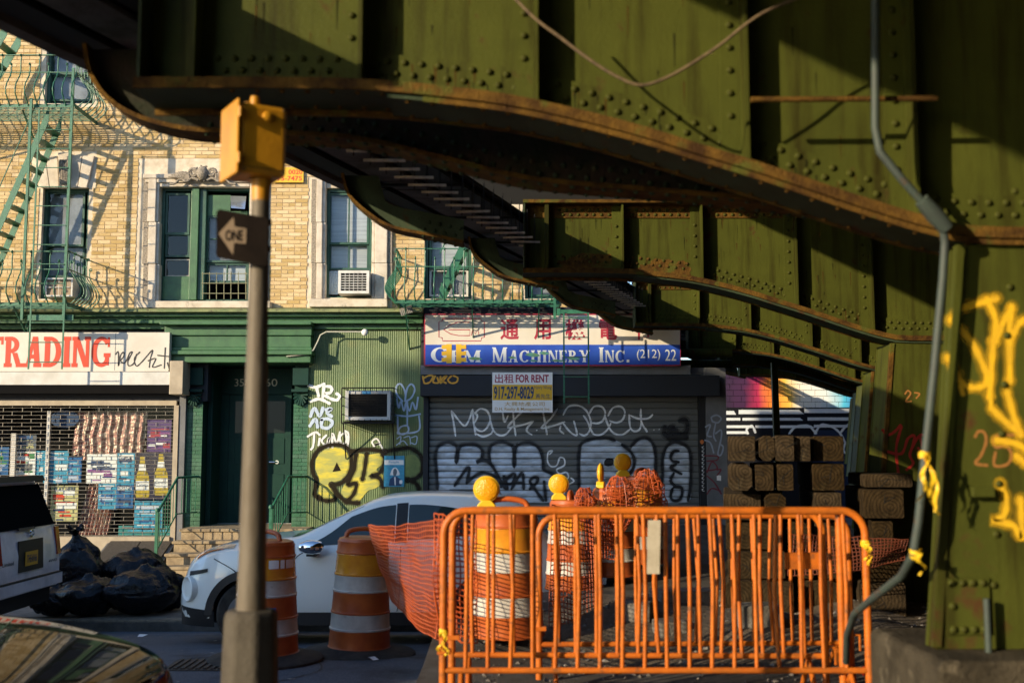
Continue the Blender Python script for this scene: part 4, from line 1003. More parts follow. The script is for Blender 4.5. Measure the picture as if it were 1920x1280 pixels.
# ---- corrugated green wall
ca0, ca1 = x3p, W(794,800,FY)[0]; cz0, cz1 = ZS, W(960,618,FY)[1]
cm = MB(); n = 212; vs = []; fs = []
for i in range(n+1):
    x = ca0+(ca1-ca0)*i/n; y = FY-0.03+(0.0 if i % 4 in (0,1) else 0.0045)
    vs += [(x,y,cz0),(x,y,cz1)]
for i in range(n): fs.append((2*i,2*i+2,2*i+3,2*i+1))
cm.add(vs, fs); build('corrugated_wall', cm, M_corr, bld)
build('wall_backing', MB().box(ca0,ca1,FY-0.01,FY+0.2,cz0,cz1-0.002), M_corr, bld)
def corr_fix(x, z, o): return (x, FY-0.0335-o, z)
gf = thing('wall_graffiti', 'yellow bubble letters with brown outlines sprayed on the green corrugated wall', 'graffiti', (ca0+0.8,FY-0.04,0.5))
yb = MB()
fill(yb, [(592,880),(594,858),(610,842),(635,838),(652,850),(656,872),(650,890),(635,902),(622,905),(626,925),(624,935),(596,932),(600,908),(598,895)], FY, 0.001, fix=corr_fix)
fill(yb, [(655,850),(668,848),(690,852),(715,850),(718,868),(706,880),(718,890),(716,905),(704,915),(690,920),(672,940),(655,935),(640,925),(648,905),(660,890)], FY, 0.0015, fix=corr_fix)
build('bubble_fill', yb, M_yel, gf)
gg2 = MB(); fill(gg2, [(758,855),(775,852),(788,865),(788,885),(775,895),(760,892)], FY, 0.001, fix=corr_fix); build('bubble_fill', gg2, mat('olive_graffiti_fill', (0.20,0.25,0.07), 0.55, col2=(0.12,0.17,0.05), scale=5), gf)
bo = soft_mb()
for p in ([(598,932),(590,925),(594,900),(588,888),(586,865),(596,845),(615,835),(640,834),(656,845),(660,868),(654,890),(640,905),(622,908)],
          [(598,933),(612,938),(628,935),(630,922),(622,908)],[(622,908),(634,926),(650,940),(672,942)],[(668,850),(664,880),(652,908),(668,905),(664,925),(650,940)],
          [(688,850),(684,880),(680,898)],[(660,846),(690,842),(720,846)],[(718,850),(722,866),(712,886),(696,892),(712,896),(718,912)],[(722,846),(745,842),(770,840),(790,856),(792,882),(780,896),(762,900)],[(764,898),(780,906),(786,916)]):
    stroke(bo, p, 6.5, FY, 0.003, fix=corr_fix)
fill(bo, [(624,884),(632,866),(640,882)], FY, 0.0034, sm=False, fix=corr_fix)
build('bubble_outline', bo, M_brownout, gf); build('outline_overspray', bo.soft, mat('brown_overspray', (0.02,0.015,0.008), 0.7, alpha=0.35), gf)
wt = thing('wall_tags', 'white and pale blue spray tags in a column on the green corrugated wall', 'graffiti', (ca0+0.1,FY-0.04,1.5))
wm_ = MB()
for p in ([(579,722),(592,726),(608,720)],[(594,726),(598,742)],[(608,724),(606,744)],[(608,724),(622,726),(620,736),(608,738),(618,746),(632,750),(637,742),(632,738)],[(584,752),(600,748),(618,756)]):
    stroke(wm_, p, 5.5, FY, 0.002, fix=corr_fix)
build('white_tag', wm_, M_sprayw, wt); wm_ = MB()
for p in ([(578,818),(592,810),(600,815)],[(590,812),(588,835),(584,842)],[(600,822),(598,834)],[(612,816),(604,826),(612,834),(618,820),(616,838)],[(624,838),(624,812),(632,830),(638,810)],[(640,832),(638,818),(648,812),(650,826),(642,834)],[(652,840),(654,814),(648,808)]):
    stroke(wm_, p, 4, FY, 0.002, fix=corr_fix)
build('white_tag', wm_, M_sprayw, wt); wm_ = MB()
for p in ([(702,836),(698,828),(706,822),(712,830),(702,834),(712,832),(718,842)],): stroke(wm_, p, 3.2, FY, 0.002, fix=corr_fix)
build('white_tag', wm_, M_sprayw, wt)
bm2 = MB()
for p in ([(583,780),(590,765),(600,780),(606,765)],[(612,768),(622,766),(614,774),(622,780)],[(582,798),(592,785),(596,800)],[(604,786),(616,785),(624,792),(616,802),(604,800),(604,788)]): stroke(bm2, p, 6, FY, 0.0028, fix=corr_fix)
build('pale_blue_tag', bm2, M_sprayblue, wt); bm2 = MB()
for p in ([(755,752),(744,738),(744,724),(752,720),(760,735),(760,752)],[(760,750),(764,728),(772,720),(778,730),(772,745),(762,752)],[(744,745),(748,765),(752,752),(758,770),(762,754),(768,770),(774,754),(780,768),(784,745)],[(742,778),(765,780),(788,776)],[(746,782),(748,810),(762,812),(786,806),(786,780)],[(746,810),(752,800),(764,798),(766,808),(756,814),(746,812)],[(764,754),(764,798)]):
    stroke(bm2, p, 3.2, FY, 0.002, fix=corr_fix)
build('pale_blue_tag', bm2, M_sprayblue, wt); bm2 = MB()
for p in ([(745,822),(752,818),(750,832)],[(744,834),(756,826),(764,834)],[(758,820),(768,818),(770,832)],[(772,820),(782,818),(780,832),(772,830)],[(748,842),(760,838),(780,842)]): stroke(bm2, p, 2, FY, 0.002, fix=corr_fix)
build('pale_blue_tag', bm2, M_sprayblue, wt)
# poster with a suited man
def board(name, label, cat, px0, py0, px1, py1, Y, m, th=0.012, group=None):
    a = rect(px0,py0,px1,py1,Y); t = thing(name, label, cat, ((a[0]+a[1])/2, Y, a[2]), group)
    build('board', MB().box(a[0],a[1],Y,Y+th,a[2],a[3]), m, t); return t
pt = board('poster', 'blue poster of a man in a suit on the green wall', 'poster', 720,854,758,912, FY-0.052, M_cyan)
q = MB(); fill(q, [(721,862),(757,862),(757,871),(721,871)], FY-0.052, 0.0015, sm=False); build('title_band', q, M_signw2, pt)
q = MB(); text(q, 'People', 729,863.5,748,869, FY-0.052, 0.003); build('lettering', q, M_cyan, pt)
q = MB(); fill(q, [(731,890),(736,878),(744,877),(749,890)], FY-0.052, 0.002); build('halo', q, M_signw2, pt)
q = MB(); fill(q, [(729,910),(731,898),(737,893),(744,893),(751,898),(753,910)], FY-0.052, 0.003, sm=False); build('suit', q, M_navy, pt)
q = MB(); fill(q, [(737,886),(738,880),(741,878),(744,881),(744,887),(741,892),(738,891)], FY-0.052, 0.004); build('face', q, mat('printed_skin', (0.10,0.13,0.16), 0.5), pt)
q = MB(); fill(q, [(739,894),(742,894),(742,909),(740,909)], FY-0.052, 0.005, sm=False); fill(q, [(749,900),(754,900),(754,906),(749,906)], FY-0.052, 0.005); build('tie_and_badge', q, M_signw2, pt)

# ---- machinery shop: sign, shutter box, shutter
sx0, sx1 = W(790,720,FY)[0], W(1362,720,FY)[0]; zroof = W(960,688,FY)[1]
build('shop_roof', MB().box(sx0,sx1,FY+0.1,FY+1.49,zroof-0.12,zroof-0.003), M_grey, bld)
build('shop_side', MB().box(sx1-0.02,sx1,FY+0.352,FY+8,ZS,zroof-0.13), M_grey, bld)
build('sign_backing', MB().box(sx0,W(1140,640,FY)[0],FY-0.12,FY+0.2,zroof,ZB-0.002), M_dkgrey, bld)
a = rect(790,686,1292,703); build('concrete_lintel', MB().box(a[0],a[1],FY-0.16,FY+0.15,a[2],a[3]), M_grey, bld)
a = rect(788,703.5,1350,742,FY-0.32); build('shutter_housing', MB().box(a[0],a[1],FY-0.32,FY+0.1,a[2],a[3]), M_dkgrey, bld, bevel=0.008)
ot = MB()
for p in ([(793,706),(796,718),(806,716),(812,705),(804,704),(796,708)],[(816,705),(812,716),(822,717),(820,708)],[(826,706),(826,718),(838,704),(828,711),(836,718)],[(846,705),(840,712),(846,718),(856,716),(858,708),(850,704)]): stroke(ot, p, 3.2, FY-0.32, 0.002)
og_ = thing('housing_tag', 'small orange spray tag on the dark shutter housing', 'graffiti', (a[0]+0.3,FY-0.33,a[2]+0.1)); build('orange_tag', ot, M_orng, og_)
a = rect(1324,703,1362,1080); build('grey_pier', MB().box(a[0],a[1],FY-0.10,FY+0.35,ZS,zroof-0.03), M_grey, bld)
gp = thing('pier_tags', 'pale blue and dark red spray tags on the grey pier', 'graffiti', (a[0]+0.1,FY-0.11,1.0))
q = MB()
for p in ([(1336,790),(1334,782),(1344,778),(1352,784),(1346,792),(1336,790)],[(1342,792),(1338,815),(1342,826)],[(1342,812),(1352,806),(1352,822),(1346,850),(1352,852),(1356,838),(1350,832)],[(1323,800),(1332,796),(1326,815),(1333,818)],[(1322,825),(1332,830),(1338,848)]): stroke(q, p, 3, FY-0.10, 0.002)
build('blue_tag', q, mat('dusty_blue_spray', (0.30,0.35,0.44), 0.6), gp)
q = MB()
for p in ([(1322,854),(1345,855),(1344,862),(1326,864)],[(1326,885),(1335,865),(1345,878),(1325,882)],[(1326,892),(1340,905),(1352,925)],[(1345,880),(1352,880),(1345,890)],[(1326,925),(1335,915),(1350,920)]): stroke(q, p, 2.6, FY-0.10, 0.002)
build('red_tag', q, mat('dull_red_spray', (0.16,0.025,0.04), 0.6), gp)
st1 = MB().add([(W(x,y,FY-0.102)[0],FY-0.103,W(x,y,FY-0.102)[1]) for x,y in ((1344,890),(1352,891),(1352,901),(1344,900))], [(0,1,2,3)])
tag(build('sticker', st1, M_signw2), 'small white sticker on the grey pier', 'sticker')
# shutter
shx0, shx1 = W(803,850,FY)[0], W(1311,850,FY)[0]; sht = W(960,742,FY)[1]
sh = thing('roller_shutter', 'closed grey roller shutter covered in silver and black graffiti', 'shutter', ((shx0+shx1)/2, FY, ZS))
SP = 0.1125
def slat_mesh():
    prof = [(0.0,0.004),(-0.012,0.010),(-0.018,0.035),(-0.019,0.070),(-0.014,0.094),(-0.002,0.100),(0.004,0.104),(0.004,0.1125)]
    mb = MB(); vs = []; hw = (shx1-shx0)/2-0.01
    for y,z in prof: vs += [(-hw,y,z),(hw,y,z)]
    return mb.add(vs, [(2*i,2*i+1,2*i+3,2*i+2) for i in range(len(prof)-1)])
slm = one_mesh(slat_mesh(), 'slat', M_slat, smooth=35)
nsl = int((sht-ZS)/SP)+1
for i in range(nsl): inst('slat', slm, sh, ((shx0+shx1)/2, FY+0.06, ZS+i*SP))
build('guide_rail', MB().box(shx0-0.09,shx0+0.0,FY-0.04,FY+0.12,ZS,sht), M_dkgrey, sh); build('guide_rail', MB().box(shx1,shx1+0.115,FY-0.06,FY+0.12,ZS,sht), M_blackp, sh)
q = MB()
for i in range(12):
    y = 838+i*7.2; stroke(q, [(1316,y),(1319,y-2.5),(1316.5,y+2),(1320,y+3)], 1.2, FY-0.062, 0.001, sm=False)
build('sticker_lettering', q, M_sprayw, sh)
q = MB(); fill(q, [(1312,827),(1316,824),(1320,828),(1316,833)], FY-0.062, 0.001); build('orange_sticker', q, mat('orange_sticker', (0.55,0.16,0.04), 0.5), sh)
build('bottom_bar', MB().box(shx0+0.02,shx1-0.02,FY+0.02,FY+0.05,ZS,ZS+0.06), M_dkgrey, sh)
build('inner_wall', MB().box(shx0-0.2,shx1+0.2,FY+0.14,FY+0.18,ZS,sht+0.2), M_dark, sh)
def sh_fix(x, z, o):
    u = ((z-ZS) % SP)
    pr = [(0.0,0.004),(0.010,-0.008),(0.035,-0.018),(0.070,-0.019),(0.094,-0.014),(0.1125,0.004)]
    return (x, FY+0.06+interp(pr,u)-0.0015-o, z)
def sh_fill(mb, pts, off):
    """fill that follows the slats: cut into thin horizontal bands"""
    P = [W(x,y,FY) for x,y in smooth_pts(list(pts)+[pts[0]],5)[:-1]]; n = len(P)
    z0 = min(p[1] for p in P); z1 = max(p[1] for p in P); zs_ = [z0+1e-4]; k = math.floor((z0-ZS)/SP)
    while True:
        for u in (0.0,0.010,0.035,0.070,0.094):
            z = ZS+k*SP+u
            if z0 < z < z1: zs_.append(z)
        k += 1
        if ZS+k*SP > z1: break
    zs_.append(z1-1e-4)
    def span(z):
        c = []
        for i in range(n):
            a, b = P[i], P[(i+1)%n]
            if (a[1] <= z) != (b[1] <= z): c.append(a[0]+(b[0]-a[0])*(z-a[1])/(b[1]-a[1]))
        return sorted(c)
    for za, zb_ in zip(zs_, zs_[1:]):
        A, B = span(za), span(zb_)
        if len(A) != len(B): A = B = span((za+zb_)/2)
        for i in range(0, len(A)-1, 2):
            mb.add([sh_fix(A[i],za+1e-5,off),sh_fix(A[i+1],za+1e-5,off),sh_fix(B[i+1],zb_-1e-5,off),sh_fix(B[i],zb_-1e-5,off)], [(0,1,2,3)])
def sh_stroke(mb, pts, wpx, off, sub=None):
    Q = [Vector(W(x,y,FY)) for x,y in smooth_pts(pts, 6)]; P = [Q[0]]
    for p in Q[1:]:
        k = max(1, int((p-P[-1]).length/0.012)); a = P[-1]
        for i in range(1,k+1): P.append(a+(p-a)*(i/k))
    hw = wpx/FPX*FY/2; n = len(P); vs = []; fs = []; m_ = 5
    for i in range(n):
        d = P[min(i+2,n-1)]-P[max(i-2,0)]; d = d.normalized() if d.length > 1e-9 else Vector((1,0)); nr = Vector((-d.y,d.x))
        e = 1.0
        if i < 3 or i > n-4: e = 0.55+0.15*min(i,n-1-i)
        k = hw*e*(1+0.12*math.sin(i*0.37+len(pts)))
        for j in range(m_+1): q = P[i]+nr*k*(1-2*j/m_); vs.append(sh_fix(q.x,q.y,off+0.002))
    for i in range(n-1):
        for j in range(m_): fs.append((i*(m_+1)+j,i*(m_+1)+j+1,(i+1)*(m_+1)+j+1,(i+1)*(m_+1)+j))
    mb.add(vs,fs)
    if hasattr(mb,'soft'): sh_stroke(mb.soft, pts, wpx*1.8, max(off-0.0012,0.0002))
sv = MB()
for poly_ in ([(818,845),(825,832),(845,829),(856,838),(860,834),(885,832),(903,842),(902,860),(895,868),(918,870),(930,890),(936,915),(900,918),(860,915),(822,918),(820,880)],
              [(918,845),(925,832),(945,828),(960,836),(966,832),(990,830),(1012,842),(1018,865),(1020,880),(1045,895),(1058,905),(1050,940),(960,940),(935,915),(925,880)],
              [(1090,838),(1100,828),(1140,822),(1168,832),(1186,852),(1190,868),(1180,886),(1160,895),(1130,900),(1125,940),(1092,940),(1088,890)],
              [(1182,845),(1192,830),(1210,822),(1222,832),(1228,860),(1230,900),(1232,940),(1130,940),(1135,905),(1180,890),(1192,870)],
              [(1245,870),(1248,845),(1262,832),(1282,836),(1292,850),(1294,900),(1292,940),(1235,940),(1242,905)]):
    sh_fill(sv, poly_, 0.001)
build('silver_fill', sv, M_silver, sh)
bk = soft_mb()
for p in ([(820,918),(818,880),(816,855),(822,836),(838,829),(852,833),(857,842),(855,868),(860,842),(868,834),(890,833),(904,844),(902,860),(893,866),(908,862),(922,872),(935,895),(940,912)],
          [(918,866),(917,848),(922,834),(940,828),(956,833),(963,842),(964,876),(966,842),(975,832),(995,830),(1012,842),(1018,862),(1020,880),(1035,888),(1050,900)],
          [(851,912),(866,890),(876,877),(880,880),(874,908)],[(875,905),(890,892),(905,886),(922,890),(938,900),(945,912),(950,918)],
          [(938,914),(950,898),(962,888),(966,892),(960,906),(948,905),(945,892),(952,918)],[(958,918),(972,894),(980,888),(982,918)],[(968,905),(982,905)],[(992,918),(1006,905),(1008,896),(1000,895),(994,903),(1004,918),(1014,932),(1020,940)],[(1020,900),(1024,940)],
          [(1086,940),(1086,900),(1085,860),(1088,832)],[(1088,832),(1105,824),(1135,820),(1155,826)],[(1165,832),(1184,848),(1190,866),(1184,884),(1176,890)],[(1182,838),(1196,824),(1212,820),(1226,834),(1230,860),(1229,895),(1234,906),(1240,908),(1243,890),(1243,860),(1250,838),(1265,828),(1285,834),(1295,850),(1296,890),(1294,920),(1290,940)],
          [(1275,845),(1264,846),(1258,856),(1262,864),(1275,866)],[(1270,870),(1258,876),(1270,884),(1280,889)],[(1265,885),(1258,900),(1266,910),(1278,914)],[(1262,914),(1258,930),(1264,938),(1276,935),(1280,920),(1275,912),(1262,914)]):
    sh_stroke(bk, p, 5.2, 0.0022)
for p in ([(1248,796),(1246,812),(1256,816),(1262,800),(1268,816),(1285,812),(1290,798),(1284,786),(1272,790)],[(1250,822),(1270,820),(1292,820)],[(1252,800),(1280,818)]): sh_stroke(bk, p, 8, 0.0030)
sh_fill(bk, [(1133,864),(1140,858),(1150,860),(1150,870),(1142,874),(1134,872)], 0.0034)
build('black_outline', bk, M_sprayb, sh); build('black_overspray', bk.soft, mat('black_overspray', (0.012,0.013,0.016), 0.7, alpha=0.32), sh)
wv = soft_mb()
for p in ([(854,818),(850,790),(846,769)],[(846,769),(858,785),(871,798),(880,785),(886,766)],[(886,766),(888,792),(892,816)],[(889,793),(895,780),(889,772)],[(889,776),(900,766),(913,770),(919,785),(914,800),(904,808),(893,804),(888,796)],[(892,812),(905,818),(920,813),(924,806)],[(918,785),(925,806),(935,815),(948,814),(960,800)],[(942,770),(946,790),(953,778)],[(962,770),(964,795),(967,817)],[(982,768),(968,782),(952,800),(966,799),(984,795),(1001,789)],[(1001,789),(990,800),(988,808),(998,815)],
          [(1018,770),(1022,792),(1026,815)],[(1046,765),(1032,785),(1015,802),(1040,797),(1060,790)],[(1052,797),(1050,806),(1058,813)],[(1056,778),(1066,762),(1085,760),(1100,770),(1108,790),(1105,808),(1096,816),(1086,812)],[(1054,790),(1068,808),(1082,815),(1076,788)],[(1094,778),(1102,790),(1108,805),(1115,814),(1128,814),(1140,804),(1146,792)],[(1105,776),(1114,762),(1128,762),(1135,772),(1132,786),(1122,793),(1108,792)],[(1134,778),(1142,800),(1152,812),(1168,814),(1182,804)],[(1140,780),(1150,764),(1165,762),(1172,772),(1168,786),(1156,792),(1143,788)],[(1180,776),(1182,800),(1190,808),(1200,804),(1203,790)],[(1202,765),(1203,790),(1212,806),(1214,810)],[(1182,778),(1196,784),(1215,784),(1225,776)]):
    sh_stroke(wv, p, 3.6, 0.0015)
for p in ([(1006,805),(1007,807)],[(1226,805),(1227,806)],[(1236,804),(1237,805)]): sh_stroke(wv, p, 4.5, 0.0015)
for p in ([(1030,852),(1036,845),(1028,848),(1027,865),(1034,874),(1044,872),(1050,858),(1058,860),(1058,872),(1044,880),(1050,888),(1062,885),(1066,895),(1056,900),(1062,908),(1076,902),(1070,895)],): sh_stroke(wv, p, 3, 0.0040)
build('white_tag', wv, M_sprayw, sh); build('white_overspray', wv.soft, mat('white_overspray', (0.75,0.76,0.76), 0.7, alpha=0.22), sh)

# ---- the big machinery sign
YG = 19.72
a = rect(795,588,1276,686,YG)
gs = thing('machinery_shop_sign', 'large white and blue shop sign with red Chinese characters', 'sign', ((a[0]+a[1])/2, YG, a[2]))
build('sign_box', MB().box(a[0],a[1],YG+0.002,YG+0.16,a[2],a[3]), M_maroon, gs)
q = MB(); fill(q, [(797.5,590.5),(1275,590.5),(1275,646),(797.5,646)][::-1], YG, 0.0, sm=False); build('white_face', q, M_signw, gs)
q = MB(); fill(q, [(797.5,646),(1275,646),(1275,683.5),(797.5,683.5)][::-1], YG, 0.0, sm=False); build('blue_band', q, M_signb, gs)
q = MB()
stroke(q, [(830,597),(902,597),(903,602),(908,603),(908,632),(903,633),(902,639),(830,639),(829,633),(823,632),(823,603),(829,602),(830,597)], 1.7, YG, 0.002, sm=False)
stroke(q, [(881,604),(858,604),(842,610),(832,618),(845,626),(860,629),(881,629),(881,618),(842,618)], 1.7, YG, 0.002, sm=False)
stroke(q, [(884,628),(886,617),(891,626),(896,617),(898,628)], 1.5, YG, 0.002, sm=False)
build('emblem', q, M_maroon, gs)
q = MB()
for ch, x0_, x1_ in (('通',938,973),('用',1001,1033),('機',1060,1097),('電',1123,1157),('行',1190,1222)): build('chinese_character', text(MB(), ch, x0_,598,x1_,637, YG, 0.002, bold=0.024), M_maroon, gs)
for s_, xa_, xb_ in (('GEM',808,902),('MACHINERY',923,1105),('INC',1123,1172),('.',1175,1180)): build('word', serif(MB(), s_, xa_,651,xb_,679, YG, T=0.22, t=0.085, sf=0.06, gap=0.10, off=0.002, small=0.80) if s_ != '.' else fill(MB(), [(1175,674),(1180,674),(1180,679),(1175,679)], YG, 0.002, sm=False), M_ltblue, gs)
for s_, xa_, xb_ in (('(212)',1194,1238),('22',1247,1268)): build('phone_number', text(MB(), s_, xa_,655,xb_,676, YG, 0.002), M_ltblue, gs)
q = MB()
for cx in (842, 860):
    fill(q, [(cx-5,645),(cx+5,645),(cx+5,681),(cx-5,681)], YG, 0.006, sm=False)
    for yy in (650,662,674): fill(q, [(cx+(5 if cx > 850 else -14),yy-3),(cx+(14 if cx > 850 else -5),yy-4),(cx+(14 if cx > 850 else -5),yy+4),(cx+(5 if cx > 850 else -14),yy+4)], YG, 0.0068, sm=False)
build('signal_shapes', q, M_gold, gs)  # flat yellow signal shapes on the blue band
q = MB()
for (cx,cy,w_,h_) in ((890,672,14,3),(960,670,8,2),(998,665,14,4),(1020,662,10,3),(1075,672,12,3),(1000,676,8,2),(1045,676,14,2)): fill(q, [(cx-w_,cy),(cx-w_*0.3,cy-h_),(cx+w_*0.6,cy-h_*0.6),(cx+w_,cy+h_*0.5),(cx,cy+h_)], YG, 0.005)
build('teal_shapes', q, mat('teal_marks', (0.08,0.30,0.28), 0.5, col2=(0.14,0.26,0.10), scale=12), gs)  # flat teal shapes on the blue band
# ---- for-rent sign
YN = FY-0.345
fr = board('for_rent_sign', 'white and yellow rental sign hung on the dark shutter housing', 'sign', 923,698,1036,773, YN, M_signw2, 0.01)
q = MB(); fill(q, [(923.5,721),(1035.5,721),(1035.5,750),(923.5,750)][::-1], YN, 0.001, sm=False); build('yellow_band', q, M_gold, fr)
q = MB(); text(q,'出租',928,701,963,718,YN,0.0025,0.01); text(q,'FOR RENT',967,702,1029,717,YN,0.0025,0.03); build('red_lettering', q, M_maroon, fr)
q = MB(); text(q,'917-297-8029',926,724,1001,748,YN,0.003,0.03); text(q,'Henry Wong',1002,723,1034,731,YN,0.003); text(q,'黃先生',1004,738,1032,747,YN,0.003); build('navy_lettering', q, M_navy, fr)
q = MB(); text(q,'大興地產公司',946,753,1021,761,YN,0.0025); text(q,'D.H. Realty & Management Inc.',928,763.5,1032,771,YN,0.0025,0.005); build('yellow_lettering', q, mat('mustard_print', (0.50,0.28,0.02), 0.5), fr)
# phone-number sign on the brick
ys_ = board('phone_number_sign', 'small yellow sign with red phone numbers on the brick wall', 'sign', 512,314,569,342, FY-0.05, M_gold, 0.02)
q = MB(); text(q,'0020',541,318,567,327,FY-0.05,0.002,0.02); text(q,'75-7475',520,330,566,339,FY-0.05,0.002,0.02); build('lettering', q, M_red, ys_)
# camera lamp on its bent arm, flood light
lx_, lz_ = W(684,623,FY-0.27)
lp = thing('wall_lamp', 'white globe lamp on a bent pipe on the green wall', 'lamp', (lx_,FY-0.27,lz_))
P = [(W(x,y,yy)[0],yy,W(x,y,yy)[1]) for x,y,yy in ((537,668,FY-0.33),(575,664,FY-0.34),(588,656,FY-0.32),(596,640,FY-0.28),(601,628,FY-0.26),(612,622,FY-0.26),(640,622,FY-0.26),(682,622,FY-0.27))]
build('pipe_arm', MB().tube(P,0.014,8), mat('pale_pipe', (0.42,0.42,0.34), 0.5), lp, smooth=60)
build('globe', MB().lathe([(0.01,-0.06),(0.04,-0.05),(0.06,-0.01),(0.055,0.03),(0.03,0.055),(0.008,0.06)],16,Matrix.Translation((lx_,FY-0.27,lz_))), M_signw2, lp, smooth=70)
fx, fz = W(762,583,19.3); fd = thing('flood_light', 'small tilted flood light under the right fire escape', 'lamp', (fx,19.3,fz))
Mf = Matrix.Translation((fx,19.3,fz)) @ Matrix.Rotation(math.radians(-18),4,'Y') @ Matrix.Rotation(math.radians(25),4,'X')
build('housing', MB().box(-0.11,0.11,-0.03,0.10,-0.05,0.05).xf(Mf), M_alu, fd)
q = MB()
for i in range(7): q.box(-0.10+i*0.03,-0.085+i*0.03,-0.045,-0.032,-0.045,0.045)
build('fins', q.xf(Mf), M_white, fd)
build('arm', MB().tube([(fx,19.38,fz),(fx,19.9,fz+0.1)],0.012,6), M_black, fd)

# ---- trading shop on the left
YT = 19.52
a = rect(-360,623,317,696,YT); tr = thing('trading_shop_sign', 'long white shop sign lettered TRADING in red', 'sign', ((a[0]+a[1])/2,YT,a[2]))
build('sign_box', MB().box(a[0],a[1],YT,YT+0.14,a[2],a[3]), M_signw, tr)
build('panel_joint', pbox(MB(), 215.4,624,216.4,694,YT-0.002,YT-0.0003), M_grey, tr)
q = MB(); serif(q,'TRADING',-27,631,207,688,YT,T=0.24,t=0.13,sf=0.06,gap=0.05,off=0.003); build('red_lettering', q, M_red, tr)
q = MB()
for p in ([(217,664),(222,660),(222,686),(226,666),(232,660),(232,668),(226,676),(234,680),(242,664)],[(240,676),(248,660),(242,664),(240,684),(250,682),(256,664)],[(262,660),(252,672),(256,686),(268,676),(286,656),(282,672),(280,688)],[(278,676),(292,672),(286,688),(302,684)],[(310,652),(308,690)],[(296,666),(316,668)],[(314,680),(317,690)]): stroke(q, p, 2.2, YT, 0.0035)
build('black_tag', q, M_blackp, tr)
a = rect(-360,697,318,721,YT-0.03); sbx = thing('shutter_box', 'white shutter box under the red lettered sign', 'shutter box', ((a[0]+a[1])/2,YT,a[2]))
build('box', MB().prism([(0,0)]*0 or [(a[0],a[2]),(a[1],a[2]),(a[1],a[3]),(a[0],a[3])],YT-0.03,YT+0.32), M_white, sbx)
zsl = W(960,737,YT+0.2)[1]
build('sloped_underside', MB().add([(a[0],YT-0.02,a[2]-0.002),(a[1],YT-0.02,a[2]-0.002),(a[1],YT+0.25,zsl),(a[0],YT+0.25,zsl),(a[0],YT+0.4,a[2]-0.002),(a[1],YT+0.4,a[2]-0.002)],[(0,1,2,3),(3,2,5,4),(0,4,5,1)]), M_dkgrey, sbx)
ex0, ez1 = W(318,676,YT-0.05); ex1, ez0 = W(342,739,YT-0.05); build('end_box', MB().box(ex0+0.005,ex1,YT-0.05,YT+0.4,ez0,ez1), M_beige, sbx, bevel=0.01)
build('upper_fascia', MB().box(W(-360,700,FY)[0],ex1+0.3,FY-0.02,FY+0.2,W(960,752,FY)[1],W(960,619,FY)[1]), M_dkgrey, bld)
YS = 19.92
gr = thing('security_grille', 'closed metal link grille across the shop window', 'grille', (W(150,900,YS)[0],YS,ZS))
a = rect(-360,751,332,760,YS); build('head_rail', MB().box(a[0],a[1],YS-0.04,YS+0.06,a[2],a[3]), M_beige, gr)
a2 = rect(324,760,333,1012,YS); build('side_rail', MB().box(a2[0],a2[1],YS-0.05,YS+0.06,ZS,a2[3]), M_beige, gr)
a3 = rect(333.5,745,345,1060,YS); build('side_panel', MB().box(a3[0],a3[1],YS-0.03,YS+0.1,ZS,a3[3]+0.2), M_grey, gr)
gx0, gx1 = a[0], a2[0]; zg1 = a[2]; zg0 = W(960,1004,YS)[1]
rm_ = one_mesh(MB().tube([(0,0,0),(gx1-gx0,0,0)],0.0042,5), 'rod', M_alu); lk = MB(); z = zg0; row = 0
while z < zg1:
    inst('rod', rm_, gr, (gx0,YS,z)); x = gx0+(0.08 if row % 2 else 0.16+0.08)
    while x < gx1: lk.box(x-0.004,x+0.004,YS-0.0062,YS+0.0062,z,z+0.066); x += 0.34
    z += 0.066; row += 1
tag(build('links', lk, M_alu, gr), kind='stuff')
build('mullion', pbox(MB(), 84,770,90,1000,YS+0.08,YS+0.14), M_white, gr); build('mullion', pbox(MB(), 17,812,26,1000,YS+0.08,YS+0.14), M_white, gr)
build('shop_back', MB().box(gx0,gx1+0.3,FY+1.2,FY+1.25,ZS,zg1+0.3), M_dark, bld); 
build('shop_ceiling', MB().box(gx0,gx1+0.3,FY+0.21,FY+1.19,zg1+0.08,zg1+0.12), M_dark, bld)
build('bulkhead', MB().box(gx0,gx1,YS-0.10,FY+0.5,ZS,zg0-0.01), M_beige, bld)
build('shop_glass', MB().box(gx0,gx1,FY+0.02,FY+0.026,zg0,zg1), M_sglass, bld)
# goods and posters in the window
def poster(label, x0, y0, x1, y1, base, accents, seed, words=(), cat='poster'):
    Yp = FY+0.05+seed*0.006; t = board('window_poster', label, cat, x0,y0,x1,y1, Yp, base, 0.004, 'posters in the shop window'); rr = random.Random(seed)
    for k_, am in enumerate(accents):
        q = MB(); n = rr.randint(3,5)
        for i in range(n):
            w_ = rr.choice((0.3,0.45,0.8))*(x1-x0)*0.95; h_ = rr.choice((0.04,0.07,0.16))*(y1-y0); xx = rr.uniform(x0+1,x1-w_-1); yy = rr.uniform(y0+2,y1-h_-2)
            fill(q, [(xx,yy+h_),(xx+w_,yy+h_),(xx+w_,yy),(xx,yy)], Yp, 0.0006+k_*0.0007+i*0.00005, sm=False)
        build('print', q, am, t)
    for (s_, bx, mm) in words:
        q = MB(); text(q, s_, *bx, Yp, 0.004, 0.02); build('lettering', q, mm, t)
    return t
M_pvio = mat('violet_poster', (0.09,0.04,0.16), 0.4); M_pyel = mat('pale_yellow_print', (0.55,0.50,0.22), 0.5); M_pgrn = mat('green_print', (0.03,0.22,0.06), 0.5); M_pblue = mat('blue_poster', (0.02,0.12,0.32), 0.4); M_ppale = mat('pale_blue_print', (0.45,0.52,0.66), 0.5)
